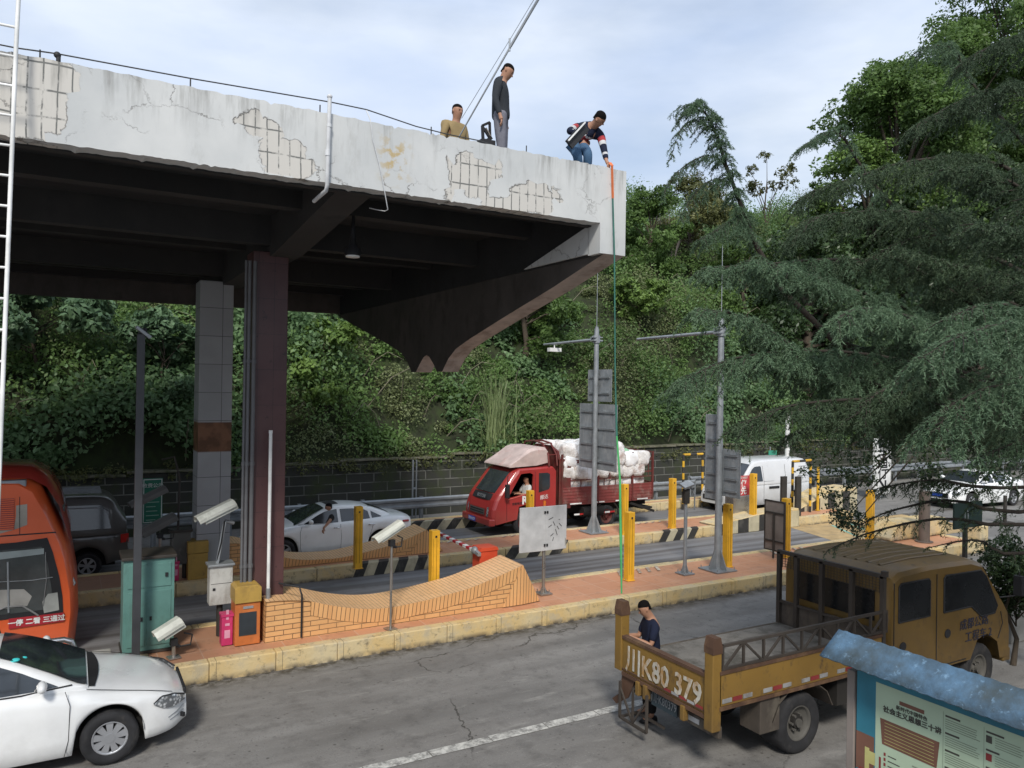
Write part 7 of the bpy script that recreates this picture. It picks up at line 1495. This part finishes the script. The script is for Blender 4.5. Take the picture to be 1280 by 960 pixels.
# tall grass tuft on the wall
p = PY(618, 575, 25.2); t = thing('reed_clump', 'tall arching reed grass growing on the stone wall above the red truck cab', 'grass', (p[0], 25.15, 1.8)); rows = []
for i in range(230):
    a = RNG.uniform(0, 6.28); L_ = RNG.uniform(1.4, 3.9); out = RNG.uniform(.1, .75)*(1.2 if L_ < 2.6 else .45); w_ = RNG.uniform(.018, .04); d = np.array([math.cos(a), math.sin(a)*.7-.25, 0]); sd = np.array([-math.sin(a), math.cos(a), 0])*w_; b0 = np.array([RNG.normal(0, .25), RNG.normal(0, .12), 0])
    prev = None
    for k in range(8):
        u = k/7; c = b0+d*out*L_*u**1.6+np.array([0, 0, L_*(u-.42*out*u**2.4*1.4)]); e = (c-sd*(1-u*.9), c+sd*(1-u*.9))
        if prev is not None: rows.append([prev[0], prev[1], e[1], e[0]])
        prev = e
quads(np.array(rows), 'blades', leafmat('reed_leaves', (.14, .19, .07), (.40, .48, .24)), t)
p = (PY(20, 600, 25.1)[0], 25.1, 1.9)
# big right hand broadleaf trees on the hillside beyond the road
def hp(px, y): p = PY(px, 480, y); return (p[0], y, hill_z(p[0], y)-.3)
def ctree(lab, px, y, ytop, crown, nb, leaf, mt, per=50, cl=28):
    b = hp(px, y); d = (np.array([b[0], b[1], HC])-_C)@_fw; zt_ = HC+(484+.0157*(px-640)-ytop)/F*d
    tree('camphor_tree', lab, b, zt_-b[2], crown, nb, leaf, mt, per, trunk_r=.4, cl=cl, seedr=(.35, .8))
ctree('rounded mid green crown on the skyline left of the tallest tree', 1118, 28, 95, (4.0, .35, 1.6), 34, .26, lm_a)
ctree('tall broadleaf tree rising behind the cedar near the top right corner', 1180, 29, 45, (5.0, .35, 1.8), 46, .28, lm_a)
ctree('tallest broadleaf tree, its crown cut by the top edge at the far right', 1262, 29, -60, (6.5, .3, 2.2), 60, .30, lm_a, 54, 32)
ctree('bright green crown just under the rounded crown on the skyline', 1085, 27.5, 190, (3.2, .3, 1.3), 24, .24, lm_b)
ctree('deep green tree behind the middle of the cedar', 1010, 26.5, 300, (3.2, .1, 1.3), 26, .24, lm_c)
ctree('dark tree low behind the cedar above the distant sedan', 1120, 26.5, 270, (5.0, .08, 1.8), 42, .27, lm_c)
ctree('shadowy tree behind the cedar at the right edge', 1225, 26.5, 240, (6.5, .08, 2.2), 50, .3, lm_c)
ctree('dark evergreen just behind the arrow sign', 1060, 26.0, 400, (3.2, .08, 1.3), 26, .24, lm_c)
# ---- cedar with drooping needle sprays
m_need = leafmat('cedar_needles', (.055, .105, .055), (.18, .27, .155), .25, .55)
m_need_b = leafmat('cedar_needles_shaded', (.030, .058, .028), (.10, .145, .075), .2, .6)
def bez(pts, n):
    pts = np.array(pts, float); u = np.linspace(0, len(pts)-1, n); out = []
    for x in u:
        i = min(int(x), len(pts)-2); f = x-i; p0 = pts[max(i-1, 0)]; p1 = pts[i]; p2 = pts[i+1]; p3 = pts[min(i+2, len(pts)-1)]
        out.append(.5*((2*p1)+(-p0+p2)*f+(2*p0-5*p1+4*p2-p3)*f*f+(-p0+3*p1-3*p2+p3)*f**3))
    return np.array(out)
def needles_on(line, dens, nl=.040, nw=.0095, spread=.75):
    """tufts of needles round a polyline; returns tris"""
    seg = np.diff(line, axis=0); L_ = np.linalg.norm(seg, axis=1); N = max(4, int(L_.sum()*dens)); u = RNG.random(N)*L_.sum(); cum = np.concatenate([[0], np.cumsum(L_)]); i = np.clip(np.searchsorted(cum, u)-1, 0, len(seg)-1)
    f = ((u-cum[i])/np.maximum(L_[i], 1e-6))[:, None]; p = line[i]+seg[i]*f; ax = unit(seg[i]); d = unit(ax*.75+RNG.normal(0, spread*.8, (N, 3))); s = unit(np.cross(d, RNG.normal(0, 1, (N, 3)))); l_ = nl*RNG.uniform(.7, 1.25, N)[:, None]
    return np.stack([p-s*nw/2, p+s*nw/2, p+d*l_], 1)
def spray(base, dirv, L_, droop, tris, wood, dens=150, twig=.26, tn=11, r0=.010):
    n = 9; u = np.linspace(0, 1, n)[:, None]; dirv = dirv/np.linalg.norm(dirv); line = base+dirv*L_*u+np.array([0, 0, -1])*droop*L_*u**2.2+RNG.normal(0, .008, (n, 3))*u
    wood.append((line, r0)); tris.append(needles_on(line, dens))
    ax = unit(np.gradient(line, axis=0)); 
    for k in range(int(tn*L_/.6)+3):
        f = RNG.uniform(.1, 1); i = int(f*(n-1)); a = ax[i]; sd = np.cross(a, [0, 0, 1]); sd /= max(np.linalg.norm(sd), 1e-3); sg = 1 if k % 2 else -1
        tl = twig*L_/.7*(1.05-.7*f)*RNG.uniform(.5, 1.2); m_ = 5; uu = np.linspace(0, 1, m_)[:, None]; dd = a*.55+sd*sg*.8+np.array([0, 0, RNG.uniform(-.35, .1)])
        ln = line[i]+dd*tl*uu+np.array([0, 0, -1])*tl*RNG.uniform(.5, 1.0)*uu**1.8; tris.append(needles_on(ln, dens*1.1)); 
def limb(pts, r0, n_s, sL, tris, wood, droop=.6, dens=150, frac0=.2, side_spread=1.0, updir=0, twig=.26):
    line = bez(pts, 24); wood.append((line, r0*.75)); ax = unit(np.gradient(line, axis=0)); tris.append(needles_on(line[int(24*frac0):], dens*.8))
    n_s = int(n_s*1.7)
    for k in range(n_s):
        f = frac0+(1-frac0)*(k+RNG.random())/n_s; i = min(int(f*23), 23); a = ax[i]; sd = np.cross(a, [0, 0, 1]); nn = np.linalg.norm(sd)
        sd = sd/nn if nn > .25 else unit(np.cross(a, _fw)[None])[0]; sg = 1 if k % 2 else -1
        L_ = sL*(1.12-.75*f)*RNG.uniform(.7, 1.2); d = a*RNG.uniform(.35, .8)+sd*sg*side_spread*RNG.uniform(.5, 1)+np.array([0, 0, updir+RNG.uniform(-.15, .2)])
        spray(line[i], d, L_, droop*RNG.uniform(.6, 1.3), tris, wood, dens, twig)
def cedar(name, label, base, limbs, trunk, cat='tree'):
    t = thing(name, label, cat, tuple(base)); O = np.array(base, float); wood = MB()
    if trunk: wood.tube([tuple(np.array(p)-O) for p in trunk[0]], trunk[1], 12)
    for mat_, group in limbs.items():
        tris = []; wd_ = []
        for l_ in group: limb(*l_[0], tris=tris, wood=wd_, **l_[1])
        for line, r in wd_: wood.tube([tuple(p-O) for p in line[::2 if len(line) > 12 else 3]], [max(.003, r*(1-.85*k/max(1, len(line[::2 if len(line) > 12 else 3])-1))) for k in range(len(line[::2 if len(line) > 12 else 3]))], 5, caps=False)
        T_ = np.concatenate(tris); rr_ = np.concatenate([np.full(len(a), RNG.random())*.6+RNG.random(len(a))*.4 for a in tris]); quads(T_, 'foliage', bpy.data.materials[mat_], t, off=O, rnd=rr_)
    wood.build('trunk', M('cedar_bark', (.035, .028, .022), .95, var=.3, bump=.5, bscale=20), t, fix=False); return t
D = PD
TB = np.array([14.4, 4.6, 0.])      # trunk foot just outside the right edge
tk = lambda z: np.array([14.4-.03*z, 4.6+.02*z, z])
up_l = []; dn_l = []
# the arching leader on the left
hub = D(985, 395, 11.5)
up_l.append((([tk(3.6), D(1180, 470, 11.2), D(1050, 430, 11.5), D(965, 345, 11.8), D(930, 265, 12.0), D(905, 200, 12.0), D(893, 160, 12.0), D(875, 133, 11.9), D(862, 137, 11.85)], .085, 46, .95), dict(droop=.75, dens=130, frac0=.42, side_spread=.9, updir=.25)))
up_l.append((([D(930, 265, 12.0), D(900, 285, 11.8), D(875, 300, 11.6)], .02, 14, .5), dict(droop=.7, frac0=.1)))
up_l.append((([D(893, 165, 12.0), D(868, 150, 11.9), D(850, 165, 11.7), D(838, 200, 11.6)], .012, 12, .30), dict(droop=.9, frac0=.05)))
up_l.append((([D(905, 200, 12.0), D(880, 195, 11.9), D(850, 212, 11.7), D(830, 240, 11.6)], .014, 14, .34), dict(droop=.9, frac0=.05)))
up_l.append((([D(918, 230, 12.0), D(890, 225, 11.9), D(866, 245, 11.7), D(850, 275, 11.6)], .014, 14, .36), dict(droop=.9, frac0=.05)))
# second leader (1040,160)
up_l.append((([tk(5.0), D(1260, 330, 11.8), D(1130, 270, 12.2), D(1075, 205, 12.4), D(1048, 165, 12.4), D(1020, 175, 12.3), D(1003, 185, 12.2)], .06, 26, .7), dict(droop=.7, dens=120, frac0=.35, updir=.2)))
up_l.append((([tk(5.5), D(1300, 200, 12.0), D(1220, 110, 12.6), D(1190, 60, 12.8), D(1150, 60, 12.8)], .05, 26, .9), dict(droop=.6, dens=110, frac0=.3)))
# long layered limbs sweeping left
P_ = [([tk(4.6), D(1200, 350, 11.0), D(1060, 325, 10.4), D(960, 330, 10.0), D(880, 335, 9.8)], 44, .95),
      ([tk(4.4), D(1230, 420, 10.2), D(1090, 370, 9.8), D(1000, 340, 9.6), D(940, 325, 9.5)], 40, 1.0),
      ([tk(4.2), D(1220, 470, 9.8), D(1060, 440, 9.4), D(930, 445, 9.2), D(848, 478, 9.0)], 52, 1.05),
      ([tk(4.0), D(1180, 500, 9.6), D(1040, 460, 9.3), D(940, 400, 9.2), D(868, 385, 9.2)], 44, .9),
      ([tk(4.3), D(1240, 440, 9.2), D(1150, 400, 8.8), D(1080, 385, 8.6), D(1045, 400, 8.5)], 36, .8),
      ([tk(3.9), D(1260, 520, 9.0), D(1120, 500, 8.8), D(1000, 505, 8.6), D(925, 530, 8.5)], 48, .95),
      ([tk(3.7), D(1230, 520, 9.4), D(1120, 515, 9.2), D(1040, 525, 9.1), D(985, 545, 9.0)], 36, .6),
      ([tk(4.1), D(1240, 480, 8.6), D(1160, 470, 8.4), D(1100, 490, 8.3), D(1070, 520, 8.2)], 34, .8)]
for pts, n_s, sL in P_[:5]: up_l.append(((pts, .05, n_s, sL), dict(droop=.65, frac0=.22, dens=140)))
for pts, n_s, sL in P_[5:]: dn_l.append(((pts, .05, n_s, sL), dict(droop=.6, frac0=.2, dens=140)))
# bright near boughs at right
for pts, n_s, sL in (([tk(4.9), D(1330, 430, 7.6), D(1270, 405, 7.2), D(1200, 420, 7.0), D(1150, 450, 6.9)], 40, .8), ([tk(4.6), D(1340, 510, 7.4), D(1270, 480, 7.0), D(1200, 500, 6.9), D(1170, 540, 6.8)], 38, .75), ([tk(4.8), D(1310, 400, 8.0), D(1240, 380, 7.8), D(1180, 400, 7.7)], 30, .7),
        ([tk(4.2), D(1350, 580, 7.6), D(1290, 550, 7.4), D(1230, 570, 7.3)], 24, .55)):
    up_l.append(((pts, .04, n_s, sL), dict(droop=.7, frac0=.15, dens=150)))
# high brownish shaded boughs upper right
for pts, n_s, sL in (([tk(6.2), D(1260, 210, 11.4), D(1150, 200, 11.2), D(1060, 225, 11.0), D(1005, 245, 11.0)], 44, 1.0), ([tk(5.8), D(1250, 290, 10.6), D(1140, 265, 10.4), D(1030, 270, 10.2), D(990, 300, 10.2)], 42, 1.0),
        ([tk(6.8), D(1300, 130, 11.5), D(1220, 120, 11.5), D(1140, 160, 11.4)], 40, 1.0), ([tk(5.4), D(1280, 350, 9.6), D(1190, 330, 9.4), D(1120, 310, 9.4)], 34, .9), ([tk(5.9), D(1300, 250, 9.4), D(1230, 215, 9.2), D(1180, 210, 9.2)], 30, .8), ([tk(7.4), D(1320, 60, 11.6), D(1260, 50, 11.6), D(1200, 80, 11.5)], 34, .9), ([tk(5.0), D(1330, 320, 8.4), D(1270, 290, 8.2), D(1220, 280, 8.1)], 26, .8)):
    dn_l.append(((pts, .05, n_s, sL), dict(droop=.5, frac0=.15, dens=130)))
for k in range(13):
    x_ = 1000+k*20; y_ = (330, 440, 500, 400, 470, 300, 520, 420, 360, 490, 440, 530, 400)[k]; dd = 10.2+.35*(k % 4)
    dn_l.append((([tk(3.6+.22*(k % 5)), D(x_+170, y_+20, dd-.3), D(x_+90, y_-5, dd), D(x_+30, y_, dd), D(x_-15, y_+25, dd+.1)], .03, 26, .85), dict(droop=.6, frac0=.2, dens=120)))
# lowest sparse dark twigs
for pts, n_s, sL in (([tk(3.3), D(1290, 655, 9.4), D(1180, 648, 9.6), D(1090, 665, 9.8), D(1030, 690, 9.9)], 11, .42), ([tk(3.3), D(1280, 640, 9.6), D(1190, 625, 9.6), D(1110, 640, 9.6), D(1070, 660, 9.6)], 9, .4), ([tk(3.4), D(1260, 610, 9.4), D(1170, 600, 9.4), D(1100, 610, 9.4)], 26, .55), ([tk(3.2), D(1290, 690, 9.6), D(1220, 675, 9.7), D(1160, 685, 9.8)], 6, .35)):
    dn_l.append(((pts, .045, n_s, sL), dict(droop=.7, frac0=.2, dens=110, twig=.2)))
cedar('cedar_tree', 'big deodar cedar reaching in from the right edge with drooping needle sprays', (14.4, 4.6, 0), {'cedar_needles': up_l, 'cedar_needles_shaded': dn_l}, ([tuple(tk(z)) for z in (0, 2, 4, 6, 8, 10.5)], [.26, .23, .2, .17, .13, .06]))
# hanging broad leaves over the arrow sign / striped hoop (a tree behind the cedar on the island side)
b_ = D(1060, 560, 14.2)
t = thing('overhanging_tree', 'dark small leaved tree hanging low in front of the striped hoop and arrow sign', 'tree', (19.8, 8.2, 0)); O = np.array([19.8, 8.2, 0.])
mb = MB(); mb.tube([(0, 0, 0), (-.1, .2, 2), (-.3, .6, 4.2), (-.6, 1.2, 5.6)], [.2, .17, .13, .08], 9)
cen = []
for px, py, r_ in ((1095, 540, 1), (1060, 560, 1), (1075, 600, .8), (1045, 635, .6), (1030, 580, .9), (1120, 560, .9), (1150, 520, 1), (1060, 520, 1.1), (1110, 500, 1.1), (1180, 560, 1), (1230, 590, 1), (1150, 590, .7), (1210, 540, 1), (1070, 655, .45), (1052, 652, .4), (1260, 560, 1)):
    dep = RNG.uniform(14, 15.5); c = D(px, py, dep); mb.tube([(-.6, 1.2, 5.4), tuple((c-O)*.5+np.array([-.3, .6, 3.2])), tuple(c-O)], [.05, .03, .008], 5); k = int(16*r_)
    cen.append(c-O+unit(RNG.normal(0, 1, (k, 3)))*(RNG.random((k, 1))**.5)*.55*r_)
cen = np.concatenate(cen); mb.build('trunk', m_bark, t); Pq, rn = clumps(cen, RNG.uniform(.12, .26, len(cen)), np.tile([[0, 0, 1.]], (len(cen), 1)), 34, .085, .9, .5); quads(Pq, 'crown', lm_c, t, rnd=rn)
# bush at right edge
p = PZ(1262, 770, 0); p = D(1268, 725, 13.0); tree('round_bush', 'small dark glossy leaved bush at the right edge behind the yellow truck', (p[0], p[1], 0), p[2]+.55, (.62, .35, .42), 12, .075, lm_c, 40, cat='bush', trunk_r=.05)
# low fence behind it
t = thing('low_wall', 'low grey parapet beyond the yellow truck front at the right edge', 'wall', tuple([17.2, 7.6, 0])); MB().box(-2.2, 6, 0, .25, 0, .75).box(-2.25, 6, -.03, .28, .75, .82).build('parapet', M('grey_concrete', (.25, .25, .24), .8, dirt=(.1, .1, .08), dirt_amt=.4), t, bevel=.015)
# unseen building behind the camera, blocks added and shaped to shade the yellow truck
t = thing('shade_building', 'unseen pale building blocks beside the viewpoint, added to shade the yellow truck', 'building', (4, -4, 0)); MB().box(9.2, 25, 3.0, 4.2, 0, 9.5).box(-12, 1.2, -8, -.6, 0, 3.6).box(1.2, 5.2, -8, .4, 0, 5.8).box(7, 25, -8, 3.0, 0, 6.0).box(5.2, 7, -8, -1, 0, 7.2).build('wall', m_pale, t)
# drivers
seated('driver in a pale vest at the wheel of the red truck', (12.30, 20.12+.30, .92), math.pi, c_vest)
seated('sedan driver in dark clothes with a bare forearm out of the window', (5.95, 19.95, .52), math.pi, c_dk, True)
